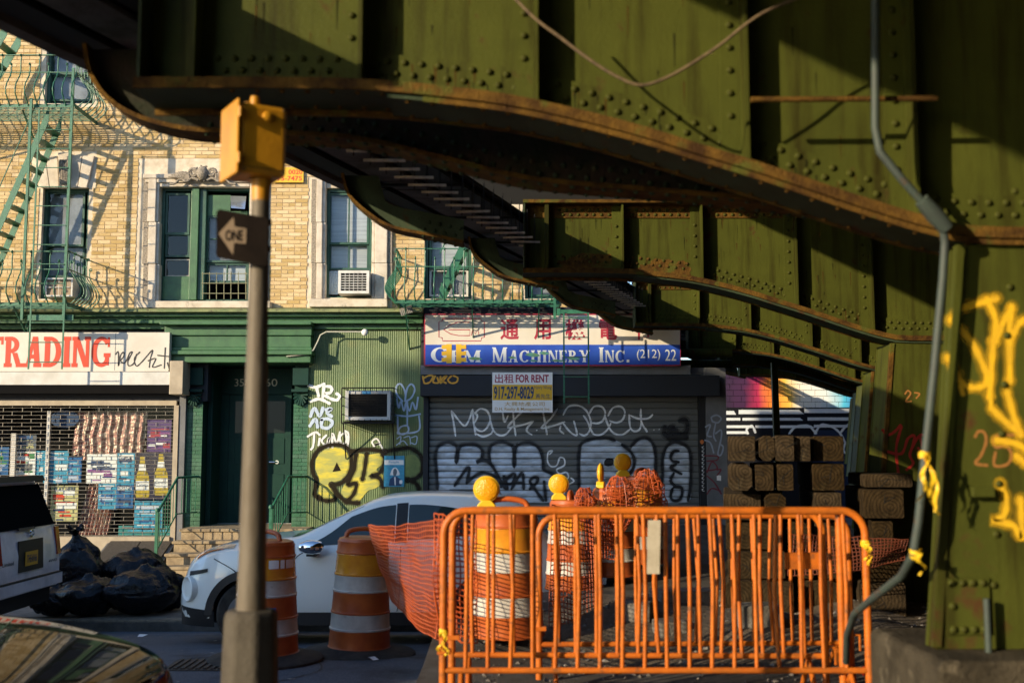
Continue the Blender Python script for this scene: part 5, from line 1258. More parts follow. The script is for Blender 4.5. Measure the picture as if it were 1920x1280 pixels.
poster('violet poster with white print at the right of the grille', 276,787,321,847, M_pvio, [M_signw2,M_maroon,M_purple], 1)
poster('blue poster with white panels below the mannequin shelf', 82,845,128,906, M_cyan, [M_ppale,M_signw2], 2)
poster('dark blue poster with small white print', 121,857,153,905, M_pblue, [M_ppale,M_cyan], 3)
poster('magenta and white price poster in the middle of the window', 162,851,219,906, M_signw2, [M_purple,M_purple,M_navy], 4)
poster('bright cyan poster with white lettering beside the bottles', 219,849,252,908, M_cyan, [M_signw2,M_navy], 5, [('NEW GAME',(222,855,249,860),M_signw2)])
poster('dark blue poster lettered in white under the cyan one', 218,905,250,952, M_pblue, [M_cyan,M_navy], 6, [('DREAMS',(221,911,247,918),M_signw2)])
poster('cyan and white panel poster low in the window', 184,905,218,955, M_cyan, [M_signw2,M_ppale,M_pblue], 7)
poster('pale yellow lottery poster at the lower left of the grille', 95,910,146,977, M_pyel, [M_navy,M_red,M_signw2], 8, [('PLAY HERE',(102,913,142,920),M_navy)])
poster('cyan poster with white panels hung at the lower right', 252,938,306,990, M_cyan, [M_signw2,M_ppale,M_pblue], 9)
poster('white and green packs stacked at the left of the window', 26,846,66,906, M_signw2, [M_pgrn,M_red,M_grey], 10)
poster('navy poster with yellow print behind the grille mullion', 33,815,68,845, M_grey, [M_pyel,M_pblue,M_navy], 11, [('2',(36,830,44,842),M_navy)])
poster('blue packs at the far left of the window', -20,838,16,890, M_pblue, [M_pgrn,M_ppale], 12)
poster('cyan paper strip beside the mullion', 66,845,82,892, M_cyan, [M_signw2], 13)
poster('teal crate with white print at the bottom right', 222,985,322,1003, mat('teal_crate', (0.03,0.22,0.22), 0.5), [M_cyan,M_grey], 14)
tb = board('window_poster', 'dark poster with two yellow beer bottles', 'poster', 252,848,322,936, FY+0.045, mat('dark_bottle_poster', (0.03,0.025,0.05), 0.4), 0.004, 'posters in the shop window')
M_beer = mat('beer_yellow', (0.55,0.40,0.05), 0.35, col2=(0.42,0.30,0.03), scale=30)
for cx, top in ((267,856),(302,851)):
    q = MB(); hw = [(4,0),(5,12),(7,24),(12,36),(13,48),(13,72),(11,77)]
    L = [(cx-w_,top+y) for w_,y in hw]; Rr = [(cx+w_,top+y) for w_,y in hw][::-1]; fill(q, L+Rr, FY+0.045, 0.002, sm=False); build('bottle_print', q, M_beer, tb)
    q = MB(); fill(q, [(cx-12.5,top+45),(cx+12.5,top+45),(cx+12.5,top+63),(cx-12.5,top+63)], FY+0.045, 0.003, sm=False); fill(q, [(cx-6,top+14),(cx+6,top+14),(cx+7,top+26),(cx-7,top+26)], FY+0.045, 0.003, sm=False); build('label_print', q, M_signw2, tb)
    q = MB(); text(q, 'Lager' if 0 else 'Cerveza', cx-10,top+49,cx+10,top+56, FY+0.045, 0.004); build('lettering', q, M_navy, tb)
# shiny pink curtain and foil
def foil(label, x0, y0, x1, y1, slant, Yq, m):
    a = rect(x0,y0,x1,y1,Yq); sl = slant/105.0
    def fn(u, v): 
        f_ = 0.022*math.sin(u*PI*18+v*2+2*mnoise.noise((u*5,v*3,1)))+0.02*mnoise.noise((u*12,v*9,3))
        return (a[0]+(a[1]-a[0])*u+sl*(1-v)*(-1), Yq+f_, a[2]+(a[3]-a[2])*v)
    return tag(build('foil_curtain', MB().grid(72,24,fn), m, smooth=80), label, 'curtain')
M_foil = mat('pink_foil', (0.46,0.25,0.21), 0.28, metal=0.45, col2=(0.30,0.13,0.12), scale=9, bump=0.6, bscale=40, col3=(0.58,0.47,0.36), scale3=14, lo3=0.5, hi3=0.6)
foil('shiny pink pleated curtain at the top of the shop window', 142,773,275,862, 8, FY+0.22, M_foil)
foil('shiny pink fabric leaning at the foot of the shop window', 165,905,225,1003, 22, FY+0.24, M_foil)
tag(build('oval_sign', MB().lathe([(0.001,0),(0.26,0.0),(0.26,0.02),(0.001,0.021)],24,Matrix.Translation((W(122,785,FY+0.2)[0],FY+0.2,W(122,785,FY+0.2)[1])) @ Matrix.Rotation(PI/2,4,'X') @ Matrix.Diagonal((1,0.62,1,1))), M_navy, smooth=40), 'dark oval sign with yellow letters inside the shop window', 'sign')
# sloping cellar door
cx0, cx1 = W(174,1030,19.0)[0], W(296,1030,19.0)[0]
cdm = thing('cellar_door', 'rusty sloping steel cellar door between bags and steps', 'cellar door', ((cx0+cx1)/2,19.2,ZS))
zc1 = W(960,1014,YS-0.12)[1]
build('cheek_frame', MB().prism_v([(cx0-0.05,18.75,ZS),(cx0-0.05,YS-0.105,ZS),(cx0-0.05,YS-0.105,zc1-0.03),(cx0-0.05,18.75,ZS+0.06)],(cx1-cx0+0.1,0,0)), M_conc, cdm, recalc=True)
for i in range(2):
    xa_ = cx0+(cx1-cx0)*i/2+0.01; xb_ = cx0+(cx1-cx0)*(i+1)/2-0.01
    build('door_leaf', MB().prism_v([(xa_,18.74,ZS+0.075),(xb_,18.74,ZS+0.075),(xb_,YS-0.11,zc1-0.012),(xa_,YS-0.11,zc1-0.012)],(0,-0.006,0.016)), mat('diamond_plate', (0.10,0.085,0.07), 0.6, metal=0.3, col2=(0.06,0.05,0.04), scale=30, bump=0.8, bscale=90), cdm, recalc=True)
# ================================================================== fire escapes
def baluster_mesh(h, name):
    """twisted bar with a belly that swells outwards (-Y) and a scroll on top"""
    prof = [(0.0,-0.04),(0.02,0.0),(0.10,0.07),(0.17,0.15),(0.19,0.23),(0.165,0.32),(0.10,0.42),(0.03,0.52),(0.0,0.60),(0.0,h-0.05),(-0.005,h-0.02)]
    P = smooth_pts(prof,3)
    for q in range(9): a = q*0.75; r_ = 0.030*(1-q/11); P.append((0.025-0.0+ -r_*math.cos(a)*1.0-0.005, h-0.02+r_*math.sin(a)))
    return one_mesh(MB().tube([(0.004*math.sin(i*1.9),-o,z) for i,(o,z) in enumerate(P)], 0.0115, 5), name, M_fe, smooth=60)
bal_t = baluster_mesh(0.90,'baluster'); bal_s = baluster_mesh(0.74,'baluster_short')
def fire_balcony(label, X0, X1, zf, Yf, ends):
    t = thing('fire_escape_balcony', label, 'fire escape', ((X0+X1)/2, FY, zf), 'fire escape balconies')
    y = Yf+0.03
    while y < FY-0.06: build('floor_slat', MB().box(X0,X1,y,y+0.020,zf-0.008,zf+0.006), M_fe, t); y += 0.088
    build('edge_beam', MB().box(X0-0.01,X1+0.01,Yf-0.012,Yf+0.012,zf-0.05,zf+0.01), M_fe, t)
    for X in (X0,X1): build('edge_beam', MB().box(X-0.012,X+0.012,Yf+0.013,FY-0.003,zf-0.05,zf+0.01), M_fe, t)
    n = int((X1-X0)/0.158)
    for i in range(n+1): inst('baluster', bal_t if i % 2 else bal_s, t, (X0+i*(X1-X0)/n,Yf,zf))
    build('top_rail', MB().box(X0,X1,Yf-0.014,Yf+0.014,zf+0.885,zf+0.90), M_fe, t); build('mid_rail', MB().box(X0,X1,Yf-0.01,Yf+0.01,zf+0.575,zf+0.59), M_fe, t)
    for e in ends:
        X = X0 if e == 'left' else X1; s_ = -1 if e == 'left' else 1
        for i in range(7): inst('baluster', bal_t if i % 2 else bal_s, t, (X,Yf+0.08+i*0.145,zf), rot=(0,0,-PI/2 if s_ < 0 else PI/2))
        build('top_rail', MB().box(X-0.014,X+0.014,Yf+0.0145,FY-0.002,zf+0.885,zf+0.90), M_fe, t); build('mid_rail', MB().box(X-0.01,X+0.01,Yf+0.0105,FY-0.002,zf+0.575,zf+0.59), M_fe, t)
    k = X0+0.15
    while k < X1:
        br = MB().bar((k,FY-0.02,zf-0.75),(k,Yf+0.1,zf-0.06),0.02,0.03)
        br.tube([(k,FY-0.30-0.12*(1-q/22)*math.cos(q*0.6),zf-0.35+0.12*(1-q/22)*math.sin(q*0.6)) for q in range(20)],0.009,5)
        build('bracket', br, M_fe, t); k += 1.15
    return t
YF = 18.97
xr1 = W(141,200,YF)[0]; zu = W(140,197,YF)[1]; zl_ = W(140,568,YF)[1]
fire_balcony('upper green iron fire escape balcony on the left of the brick wall', -11.0, xr1, zu, YF, ('right',))
fire_balcony('lower green iron fire escape balcony on the left, above the red lettered sign', -11.0, xr1, zl_, YF, ('right',))
xl2 = W(742,560,YF)[0]; xr2 = W(1052,560,YF)[0]; zr2 = W(900,563,YF)[1]
fire_balcony('green iron fire escape balcony above the machinery shop sign', xl2, xr2, zr2, YF, ('left',))
# litter tray of dark debris lying on that balcony's floor
dbm = MB()
for i in range(160):
    x = R.uniform(xl2+0.1,xr2-0.1); y = R.uniform(YF+0.1,FY-0.1); s_ = R.uniform(0.015,0.05); dbm.box(x-s_,x+s_,y-s_*0.6,y+s_*0.6,zr2+0.007,zr2+0.007+s_*0.7)
tag(build('leaf_litter', dbm, M_dirt), 'dark litter lying on the right fire escape floor', 'litter', kind='stuff')
def stair(label, pa, pb, ya, yb):
    A = W(pa[0],pa[1],ya); B = W(pb[0],pb[1],ya)
    t = thing('fire_escape_stair', label, 'stair', (A[0],ya,A[1]))
    for y in (ya,yb): build('stringer', MB().bar((A[0],y,A[1]),(B[0],y,B[1]),0.012,0.17,up=(0,1,0)) if False else MB().prism_v([(A[0],y,A[1]-0.15),(A[0],y,A[1]+0.15),(B[0],y,B[1]+0.15),(B[0],y,B[1]-0.15)],(0,0.012,0)), M_fe, t, recalc=True)
    n = max(3,int(abs(B[1]-A[1])/0.23))
    for i in range(1,n):
        f_ = i/n; x = A[0]+(B[0]-A[0])*f_; z = A[1]+(B[1]-A[1])*f_
        build('tread', MB().box(x-0.09,x+0.09,ya+0.013,yb-0.001,z-0.01,z+0.012), M_fe, t)
    build('handrail', MB().tube([(A[0],ya,A[1]+0.75),(B[0],ya,B[1]+0.75)],0.011,6), M_fe, t)
    return t
stair('steep green stair between the two left fire escape balconies', (-62,560), (92,212), 19.12, 19.66)
stair('steep green stair rising from the right fire escape balcony', (824,556), (905,385), 19.3, 19.8)
stair('green stair corner at the top left edge of the wall', (-40,140), (14,50), 19.12, 19.66)
def ladder(label, px0, px1, py0, py1, Y, m=M_fe):
    a = W(px0,py0,Y); b = W(px1,py1,Y); t = thing('drop_ladder', label, 'ladder', ((a[0]+b[0])/2,Y,b[1]), 'drop ladders of the fire escapes')
    for x in (a[0],b[0]): build('rail', MB().box(x-0.013,x+0.013,Y-0.008,Y+0.008,b[1],a[1]), m, t)
    z = b[1]+0.12
    while z < a[1]: build('rung', MB().tube([(a[0]+0.013,Y,z),(b[0]-0.013,Y,z)],0.009,6), m, t); z += 0.335
    return t
ladder('long thin green drop ladder hanging over the red lettered sign', 74,116,205,692,18.86)
ladder('thin green drop ladder hanging in front of the machinery sign and shutter', 1057,1104,585,757,18.86)
for nm, px, py0, py1 in (('left',59,185,600),('right',138,128,598)):
    a = W(px,py0,18.9); b = W(px-2,py1,18.9); tag(build('guide_post', MB().box(a[0]-0.022,a[0]+0.022,18.88,18.92,b[1],a[1]), M_fe), f'square green upright of the left fire escape, the {nm} one of two', 'post')
a = W(1040,560,18.9); b = W(1044,598,18.9); tag(build('guide_post', MB().box(a[0]-0.022,a[0]+0.022,18.88,18.92,b[1],a[1]+0.2), M_fe), 'short green upright at the right end of the right fire escape', 'post')
a = W(1046,583,18.9); b = W(1100,586,18.9); tag(build('ladder_yoke', MB().box(a[0],b[0],18.875,18.905,b[1]-0.02,a[1]+0.02).box(a[0]-0.02,a[0]+0.04,18.87,18.91,b[1]-0.05,a[1]+0.04), M_fe), 'green ladder yoke at the top right of the machinery sign', 'ladder yoke')
a = W(50,592,18.9); b = W(136,598,18.9); tag(build('ladder_yoke', MB().box(a[0],b[0],18.93,18.955,b[1]-0.02,a[1]+0.02), M_fe), 'green ladder yoke above the red lettered sign', 'ladder yoke')

# ================================================================== air conditioners
def ac_unit(label, px0, py0, px1, py1, y0, y1, case, face, nx, nz, inset=4, lou=None):
    a = rect(px0,py0,px1,py1,y0); f = inset/105; t = thing('air_conditioner', label, 'air conditioner', ((a[0]+a[1])/2,y1,a[2]))
    c = MB().box(a[0],a[0]+f,y0,y1,a[2],a[3]).box(a[1]-f,a[1],y0,y1,a[2],a[3]).box(a[0]+f,a[1]-f,y0,y1,a[2],a[2]+f).box(a[0]+f,a[1]-f,y0,y1,a[3]-f,a[3]); build('case', c, case, t)
    build('coil', MB().box(a[0]+f,a[1]-f,y0+0.04,y1-0.01,a[2]+f,a[3]-f), face, t)
    for i in range(1,nz): z = a[2]+f+(a[3]-a[2]-2*f)*i/nz; build('louvre', MB().box(a[0]+f,a[1]-f,y0+0.006,y0+0.03,z-0.005,z+0.005), lou or case, t)
    for i in range(1,nx): x = a[0]+f+(a[1]-a[0]-2*f)*i/nx; build('louvre', MB().box(x-0.004,x+0.004,y0+0.002,y0+0.0055,a[2]+f,a[3]-f), lou or case, t)
    return t
M_acw = mat('white_ac_case', (0.66,0.66,0.63), 0.5, col2=(0.52,0.50,0.46), scale=4); M_coil = mat('dark_coil', (0.03,0.028,0.027), 0.7, spec=0.1, col2=(0.018,0.018,0.018), scale=60)
ac_unit('white air conditioner with square grille in the stone framed window', 634,507,692,550, FY-0.30, FY+0.25, M_acw, M_coil, 6, 7, 5)
ac_unit('old air conditioner with white edge in the leftmost window', 84,521,136,556, FY-0.22, FY+0.2, M_acw, mat('tan_ac_face', (0.30,0.22,0.15), 0.6), 2, 2, 3)
wa = ac_unit('dark faced air conditioner in a black wire cage on the green wall', 647,732,732,787, FY-0.36, FY-0.045, mat('grey_ac_case', (0.42,0.43,0.43), 0.5), M_coil, 4, 14, 6, M_coil)
b_ = MB(); fill(b_, [(679,733),(695,733),(695,738),(679,738)], FY-0.365, 0.001, sm=False); build('badge', b_, mat('blue_badge', (0.05,0.22,0.45), 0.4), wa)
cg = thing('ac_cage', 'black wire cage round the wall air conditioner with struts below', 'cage', (W(690,800,FY)[0],FY-0.3,1.5))
Yc0 = FY-0.46; c0 = W(641,727,Yc0); c1 = W(738,793,Yc0)
q = MB(); 
for z in (c0[1],c1[1]): q.tube([(c0[0],Yc0,z),(c1[0],Yc0,z)],0.011,6)
for x in (c0[0],c1[0]): q.tube([(x,Yc0,c0[1]),(x,Yc0,c1[1])],0.011,6)
for i in range(1,9): x = c0[0]+(c1[0]-c0[0])*i/9; q.tube([(x,Yc0,c0[1]),(x,Yc0,c0[1]-0.07)],0.006,5).tube([(x,Yc0,c1[1]),(x,Yc0,c1[1]+0.07)],0.006,5)
for z_ in (0.0,0.25,0.5,0.75,1.0):
    z = c0[1]+(c1[1]-c0[1])*z_
    for x in (c0[0],c1[0]): q.tube([(x,Yc0,z),(x,FY-0.04,z)],0.007,5)
    q.tube([(c0[0],Yc0,z),(c0[0]+0.05,Yc0,z)],0.006,5).tube([(c1[0],Yc0,z),(c1[0]-0.05,Yc0,z)],0.006,5)
build('wire_frame', q, M_black, cg)
for x in (c0[0]+0.03,c1[0]-0.02):
    build('strut', MB().tube([(x,Yc0+0.02,c1[1]),(x+0.12 if x < -3 else x,FY-0.05,c1[1]-0.62)],0.012,6), M_black, cg)
build('shelf', MB().box(c0[0]+0.02,c1[0]-0.02,Yc0+0.03,FY-0.045,c1[1]+0.02,c1[1]+0.035), M_black, cg)

# ================================================================== lamp post with pedestrian signal
M_trim0 = mat('dark_seam', (0.05,0.025,0.008), 0.7)
Yp = 4.32; PX = W(479,800,Yp)[0]; KP = Yp/6.3
def zpx(y, Y=Yp): return W(960,y,Y)[1]
sp_ = thing('signal_post', 'tall grey steel post with tapered base in the left foreground', 'post', (PX,Yp,0.06))
M_post = mat('weathered_grey_post', (0.145,0.122,0.092), 0.6, metal=0.1, spec=0.3, col2=(0.11,0.088,0.06), scale=6, bump=0.15, bscale=40, col3=(0.09,0.055,0.03), scale3=4, lo3=0.6, hi3=0.75, stretch=(1,1,0.35))
M_pbase = mat('speckled_base', (0.085,0.073,0.055), 0.8, spec=0.2, col2=(0.06,0.05,0.038), scale=8, bump=0.3, bscale=60, col3=(0.24,0.22,0.18), scale3=28, lo3=0.68, hi3=0.74)
zb1 = zpx(1142); k8 = PI/8
def octo(r, z, sx=1.0): return [(PX+r*sx*math.cos(k8+i*PI/4), Yp+r*math.sin(k8+i*PI/4), z) for i in range(8)]
bs = MB(); rings = [octo(0.185*KP,0.05),octo(0.178*KP,0.6),octo(0.150*KP,zb1-0.03),octo(0.143*KP,zb1-0.006),octo(0.125*KP,zb1)]
bs.add([p for r_ in rings for p in r_], [(i*8+j,i*8+(j+1)%8,(i+1)*8+(j+1)%8,(i+1)*8+j) for i in range(4) for j in range(8)] + [tuple(range(7,-1,-1)),tuple(32+j for j in range(8))])
build('base_casting', bs, M_pbase, sp_, bevel=0.012)
zs_top = zpx(374); build('pole', MB().lathe([(0.083*KP,zb1-0.01),(0.079*KP,zb1+0.05),(0.070*KP,1.75),(0.058*KP,2.35),(0.050*KP,zs_top+0.01)],20,Matrix.Translation((PX,Yp,0))), M_post, sp_, smooth=50)
sg = thing('pedestrian_signal', 'yellow pedestrian signal box seen from behind on the grey post', 'traffic signal', (PX,Yp,zs_top))
M_sig = mat('signal_yellow', (0.58,0.265,0.010), 0.45, col2=(0.46,0.20,0.008), scale=6, bump=0.08, col3=(0.22,0.11,0.02), scale3=5, lo3=0.62, hi3=0.8)
sxm = W(471,270,Yp)[0]; zs0, zs1 = zpx(336), zpx(206); Ms = Matrix.Translation((sxm,Yp,0)) @ Matrix.Rotation(math.radians(32),4,'Z')
bx_ = MB().box(-0.080,0.113,-0.100,0.088,zs0,zs1).xf(Ms); o_ = build('case', bx_, M_sig, sg, bevel=0.02)
build('door_rim', MB().box(-0.094,-0.082,-0.109,0.097,zs0-0.008,zs1+0.005).xf(Ms), M_sig, sg, bevel=0.008)
build('neck', MB().lathe([(0.050*KP,zs_top-0.012),(0.054*KP,zs_top+0.03),(0.055*KP,zs_top+0.05),(0.062*KP,zs0-0.003),(0.03*KP,zs0)],16,Matrix.Translation((PX,Yp,0))), M_sig, sg, smooth=40)
build('top_cap', MB().lathe([(0.021,zs1-0.005),(0.020,zs1+0.038),(0.017,zs1+0.052),(0.008,zs1+0.055)],14,Matrix.Translation((W(478,190,Yp)[0],Yp,0))).lathe([(0.012,zs1-0.004),(0.012,zs1+0.022),(0.004,zs1+0.026)],10,Matrix.Translation((W(466,200,Yp)[0],Yp-0.02,0))), M_sig, sg, smooth=40)
build('latch_knob', MB().lathe([(0.022,0),(0.018,0.012),(0.005,0.016)],12,Ms @ Matrix.Translation((0.03,-0.100,zs1-0.05)) @ Matrix.Rotation(PI/2,4,'X')), M_sig, sg, smooth=40)
for zz in (zs0+0.05,zs1-0.05): build('hinge', MB().lathe([(0.008,-0.02),(0.008,0.02)],10,Ms @ Matrix.Translation((-0.084,-0.112,zz))), M_sig, sg, smooth=40)
build('door_seam', MB().box(-0.070,0.103,-0.1016,-0.1004,zs0+0.022,zs0+0.025).xf(Ms), M_trim0, sg); build('door_seam', MB().box(0.100,0.103,-0.1016,-0.1004,zs0+0.026,zs1-0.03).xf(Ms), M_trim0, sg)
for bx0,bz0 in ((-0.06,zs0+0.012),(0.095,zs0+0.012),(0.095,zs1-0.014)): build('bolt', MB().lathe([(0.006,0),(0.005,0.005),(0.001,0.006)],8,Ms @ Matrix.Translation((bx0,-0.1003,bz0)) @ Matrix.Rotation(PI/2,4,'X')), M_trim0, sg)
# one-way sign
ow = thing('one_way_sign', 'dark one way sign with a tan arrow pointing left, fixed to the grey post', 'sign', (PX-0.1,Yp-0.12,zpx(440)))
YO = Yp-0.07
def tilt(mb): return mb
P4 = [W(x,y,YO) for x,y in ((406,397),(412,392),(499,408),(503,412),(501,496),(495,500),(409,483),(405,478))]
M_signblk = mat('dark_sign_face', (0.008,0.006,0.005), 0.8, spec=0.03, col2=(0.014,0.010,0.008), scale=10)
build('plate', MB().prism(P4, YO, YO+0.006), M_signblk, ow)
q = MB(); fill(q, [(410,438),(438,407),(440,425),(462,429),(461,457),(439,455),(437,478)], YO, 0.0012, sm=False); build('arrow', q, mat('tan_sign_arrow', (0.16,0.105,0.055), 0.5), ow)
q = MB(); text(q,'ONE',423,431,456,452,YO,0.0026,0.03); build('lettering', q, M_signblk, ow)
build('clamp', MB().lathe([(0.045,zpx(470)),(0.045,zpx(462))],16,Matrix.Translation((PX,Yp,0))).lathe([(0.045,zpx(420)),(0.045,zpx(412))],16,Matrix.Translation((PX,Yp,0))), M_black, ow)

# ================================================================== drums, lights, netting, barriers
M_or = mat('drum_orange', (0.50,0.115,0.022), 0.42, col2=(0.38,0.075,0.018), scale=5, bump=0.1, bscale=30, col3=(0.30,0.07,0.03), scale3=6, lo3=0.62, hi3=0.75)
M_am = mat('amber_reflective', (0.72,0.30,0.02), 0.25, col2=(0.62,0.22,0.02), scale=7)
M_dw = mat('drum_white_band', (0.62,0.58,0.52), 0.35, col2=(0.48,0.44,0.39), scale=6, col3=(0.28,0.24,0.2), scale3=5, lo3=0.62, hi3=0.75)
M_rub = mat('black_rubber', (0.028,0.026,0.024), 0.8, spec=0.2, col2=(0.055,0.05,0.042), scale=9, bump=0.3)
M_lens = mat('amber_lens', (0.80,0.36,0.01), 0.18, bump=0.5, bscale=70)
M_ybox = mat('yellow_plastic', (0.72,0.46,0.02), 0.4)
def drum(label, px, Y, zb_, h=1.0, r=0.28, lean=0.0, light=None, base=True, sq=1.0, rub=0.46):
    X = WX(px, Y, 1000); t = thing('traffic_drum', label, 'traffic drum', (X,Y,zb_), 'orange traffic drums')
    Mx = Matrix.Translation((X,Y,zb_)) @ Matrix.Rotation(math.radians(lean),4,'Y') @ Matrix.Rotation(R.uniform(0,6),4,'Z')
    if base: build('rubber_base', MB().lathe([(rub,0.0),(rub,0.02),(rub-0.02,0.035),(r+0.06,0.055),(r+0.02,0.07),(r-0.02,0.075)],32,Mx), M_rub, t, smooth=40)
    z = 0.06; bands = [(0.15,M_or),(0.13,M_dw),(0.17,M_or),(0.13,M_dw),(0.17,M_am),(0.10,M_or)]; tot = sum(b[0] for b in bands); sc = (h-0.12)/tot; rr = r
    for i,(bh,bm) in enumerate(bands):
        bh *= sc; r0 = r-(0.055)*(z/h); r1 = r-0.055*((z+bh)/h); dz = 0.0015
        prof = [(r0+0.006,z+dz),(r0+0.008,z+0.014),(r0,z+0.020),(r1,z+bh-0.014),(r1+0.004,z+bh-0.006),(r1+0.003,z+bh-dz)]
        build('band', MB().lathe(prof,32,Mx), bm, t, smooth=35); z += bh
    build('top', MB().lathe([(r1-0.004,z-0.001),(r1-0.012,z+0.022),(r1-0.05,z+0.034),(0.03,z+0.03)],32,Mx), M_or, t, smooth=50)
    ha = MB().tube([Mx @ Vector(p) for p in smooth_pts3([(-r1*0.72,0,z+0.01),(-r1*0.6,0,z+0.08),(-r1*0.2,0,z+0.105),(r1*0.2,0,z+0.105),(r1*0.6,0,z+0.08),(r1*0.72,0,z+0.01)])],[0.022]*26,8); build('handle', ha, M_or, t, smooth=60)
    if light:
        dx, ang = light[:2]; wl = thing('warning_light', light[2], 'warning light', (X+dx,Y-0.02,zb_+z+0.03), 'amber warning lights')
        Ml = Matrix.Translation((X+dx,Y-0.05,zb_+z)) @ Matrix.Rotation(ang,4,'Z')
        build('battery_box', MB().prism([(-0.075,0.03),(0.075,0.03),(0.07,0.065),(0.035,0.10),(-0.035,0.10),(-0.07,0.065)],-0.04,0.04).xf(Ml), M_ybox, wl, bevel=0.008)
        build('lens', MB().lathe([(0.012,-0.030),(0.030,-0.027),(0.034,-0.031),(0.055,-0.027),(0.059,-0.030),(0.080,-0.022),(0.091,-0.014),(0.091,0.014),(0.080,0.024),(0.02,0.03)],28,Ml @ Matrix.Translation((0,0,0.185)) @ Matrix.Rotation(PI/2,4,'X')), M_lens, wl, smooth=50)
        build('lens_ring', MB().tube([Ml @ Vector((0.092*math.cos(a*PI/14),0,0.185+0.092*math.sin(a*PI/14))) for a in range(28)],0.011,6,closed=True), M_ybox, wl, smooth=60)
    return t
def smooth_pts3(P, sub=5):
    out = []
    for i in range(len(P)-1):
        p0 = P[max(i-1,0)]; p1 = P[i]; p2 = P[i+1]; p3 = P[min(i+2,len(P)-1)]
        for k in range(sub):
            t = k/sub; out.append(tuple(0.5*((2*p1[c])+(-p0[c]+p2[c])*t+(2*p0[c]-5*p1[c]+4*p2[c]-p3[c])*t*t+(-p0[c]+3*p1[c]-3*p2[c]+p3[c])*t**3) for c in range(3)))
    out.append(P[-1]); return out
da = drum('orange drum with stickers and a pale band, half hidden behind the grey post', 503, 10.0, 0.06, 1.06, 0.285, rub=0.50)
# its stickers
def cyl_patch(px, Y, r, zc, ang0, ang1, hh):
    X = WX(px,Y,1000); mb = MB(); n = 6
    vs = []
    for i in range(n+1):
        a = ang0+(ang1-ang0)*i/n
        for z in (zc-hh,zc+hh): vs.append((X+r*math.sin(a),Y-r*math.cos(a),z))
    return mb.add(vs, [(2*i,2*i+2,2*i+3,2*i+1) for i in range(n)])
for a0_, a1_ in ((0.25,0.60),(0.66,0.82),(0.88,1.3)): build('sticker', cyl_patch(503,10.0,0.2515,0.90,a0_,a1_,0.036), M_signw2, da)
build('blue_paint', cyl_patch(503,10.0,0.277,0.49,0.3,0.5,0.05), mat('blue_spray', (0.04,0.14,0.5), 0.5), da)
db = drum('orange and white drum in front of the pale car door, netting hooked on its handle', 676, 10.55, zroad(10.55)+0.01, 1.09, 0.285, lean=1.5, rub=0.52)
dc = drum('large striped drum standing right behind the left end of the barriers', 950, 8.75, zmed(8.75), 1.04, 0.29, light=(-0.155,0.0,'big amber warning light on the large drum behind the barrier end'), base=False)
dd = drum('orange drum with an upright round light, leftmost of the three behind the barrier rail', 1070, 11.35, zmed(11.35)-0.08, 0.97, 0.26, light=(-0.12,0.0,'amber warning light facing the viewer on the leftmost far drum'), base=False)
de = drum('orange drum with an edge-on light, middle one of the three behind the barrier rail', 1150, 11.7, zmed(11.7), 0.98, 0.26, light=(-0.13,1.35,'amber warning light turned edge-on, on the middle far drum'), base=False)
df = drum('orange drum draped in netting, rightmost of the three behind the barrier rail', 1205, 12.6, zmed(12.6), 1.04, 0.26, light=(-0.22,0.2,'amber warning light on the netted rightmost far drum'), base=False)

M_net = mat('orange_netting', (0.46,0.085,0.016), 0.5, col2=(0.34,0.055,0.012), scale=6)
def net(label, fn, nu, nv, r=0.0045, m=None):
    mb = MB(); P = [[Vector(fn(i/nu,j/nv)) for j in range(nv+1)] for i in range(nu+1)]
    for i in range(nu+1): mb.tube(P[i], r, 4, cap=False)
    for j in range(nv+1): mb.tube([P[i][j] for i in range(nu+1)], r*1.15, 4, cap=False)
    return tag(build('safety_netting', mb, m or M_net, smooth=60), label, 'netting', 'orange safety netting')
def lerp3(a, b, t): return tuple(a[c]+(b[c]-a[c])*t for c in range(3))
def p3(px, py, Y): a = W(px,py,Y); return (a[0],Y,a[1])
def span_net(c00, c10, c01, c11, sag, wav, seed):
    def fn(u, v):
        a = lerp3(lerp3(c00,c10,u),lerp3(c01,c11,u),v); n_ = mnoise.noise((u*3+seed,v*3,seed))
        return (a[0]+0.02*n_, a[1]+wav*math.sin(u*7+v*3+seed)+wav*n_, a[2]-sag*math.sin(PI*u)*(0.4+0.6*v)+0.015*mnoise.noise((u*9,v*9,seed)))
    return fn
net('orange plastic netting stretched from the striped drum to the barrier end', span_net(p3(690,984,10.2),p3(832,972,7.0),p3(732,1120,10.18),p3(842,1205,7.0),0.06,0.06,3), 44, 24, 0.0036)
net('orange netting hung behind the left end of the barrier', span_net(p3(814,962,7.1),p3(892,975,7.15),p3(818,1195,7.1),p3(895,1205,7.15),0.0,0.05,9), 10, 22)
net('dark orange netting curtain hanging from the leftmost far drum', span_net(p3(1034,945,9.6),p3(1112,965,10.4),p3(1030,1180,9.2),p3(1130,1175,9.8),0.0,0.10,5), 15, 24)
net('orange netting sagging between the far drums', span_net(p3(1096,925,11.3),p3(1165,945,11.4),p3(1100,1030,10.9),p3(1165,1045,11.1),0.05,0.06,7), 13, 13)
def heap_net(label, px, py, Y, sx, sz, seed, n1=20, n2=15):
    c = p3(px,py,Y)
    def fn(u, v):
        a = u*2*PI; k = math.sin(PI*(0.12+0.80*v)); n_ = mnoise.noise((math.cos(a)*2+seed,math.sin(a)*2,v*4)); m_ = mnoise.noise((math.cos(a)*5+seed,math.sin(a)*5,v*9))
        return (c[0]+sx*k*math.cos(a)*(1+0.3*n_+0.2*m_), c[1]-0.05+sx*0.8*k*math.sin(a)*(1+0.35*n_+0.2*m_), c[2]+sz*(0.5-v)+0.05*m_)
    return net(label, fn, n1, n2, 0.0042)
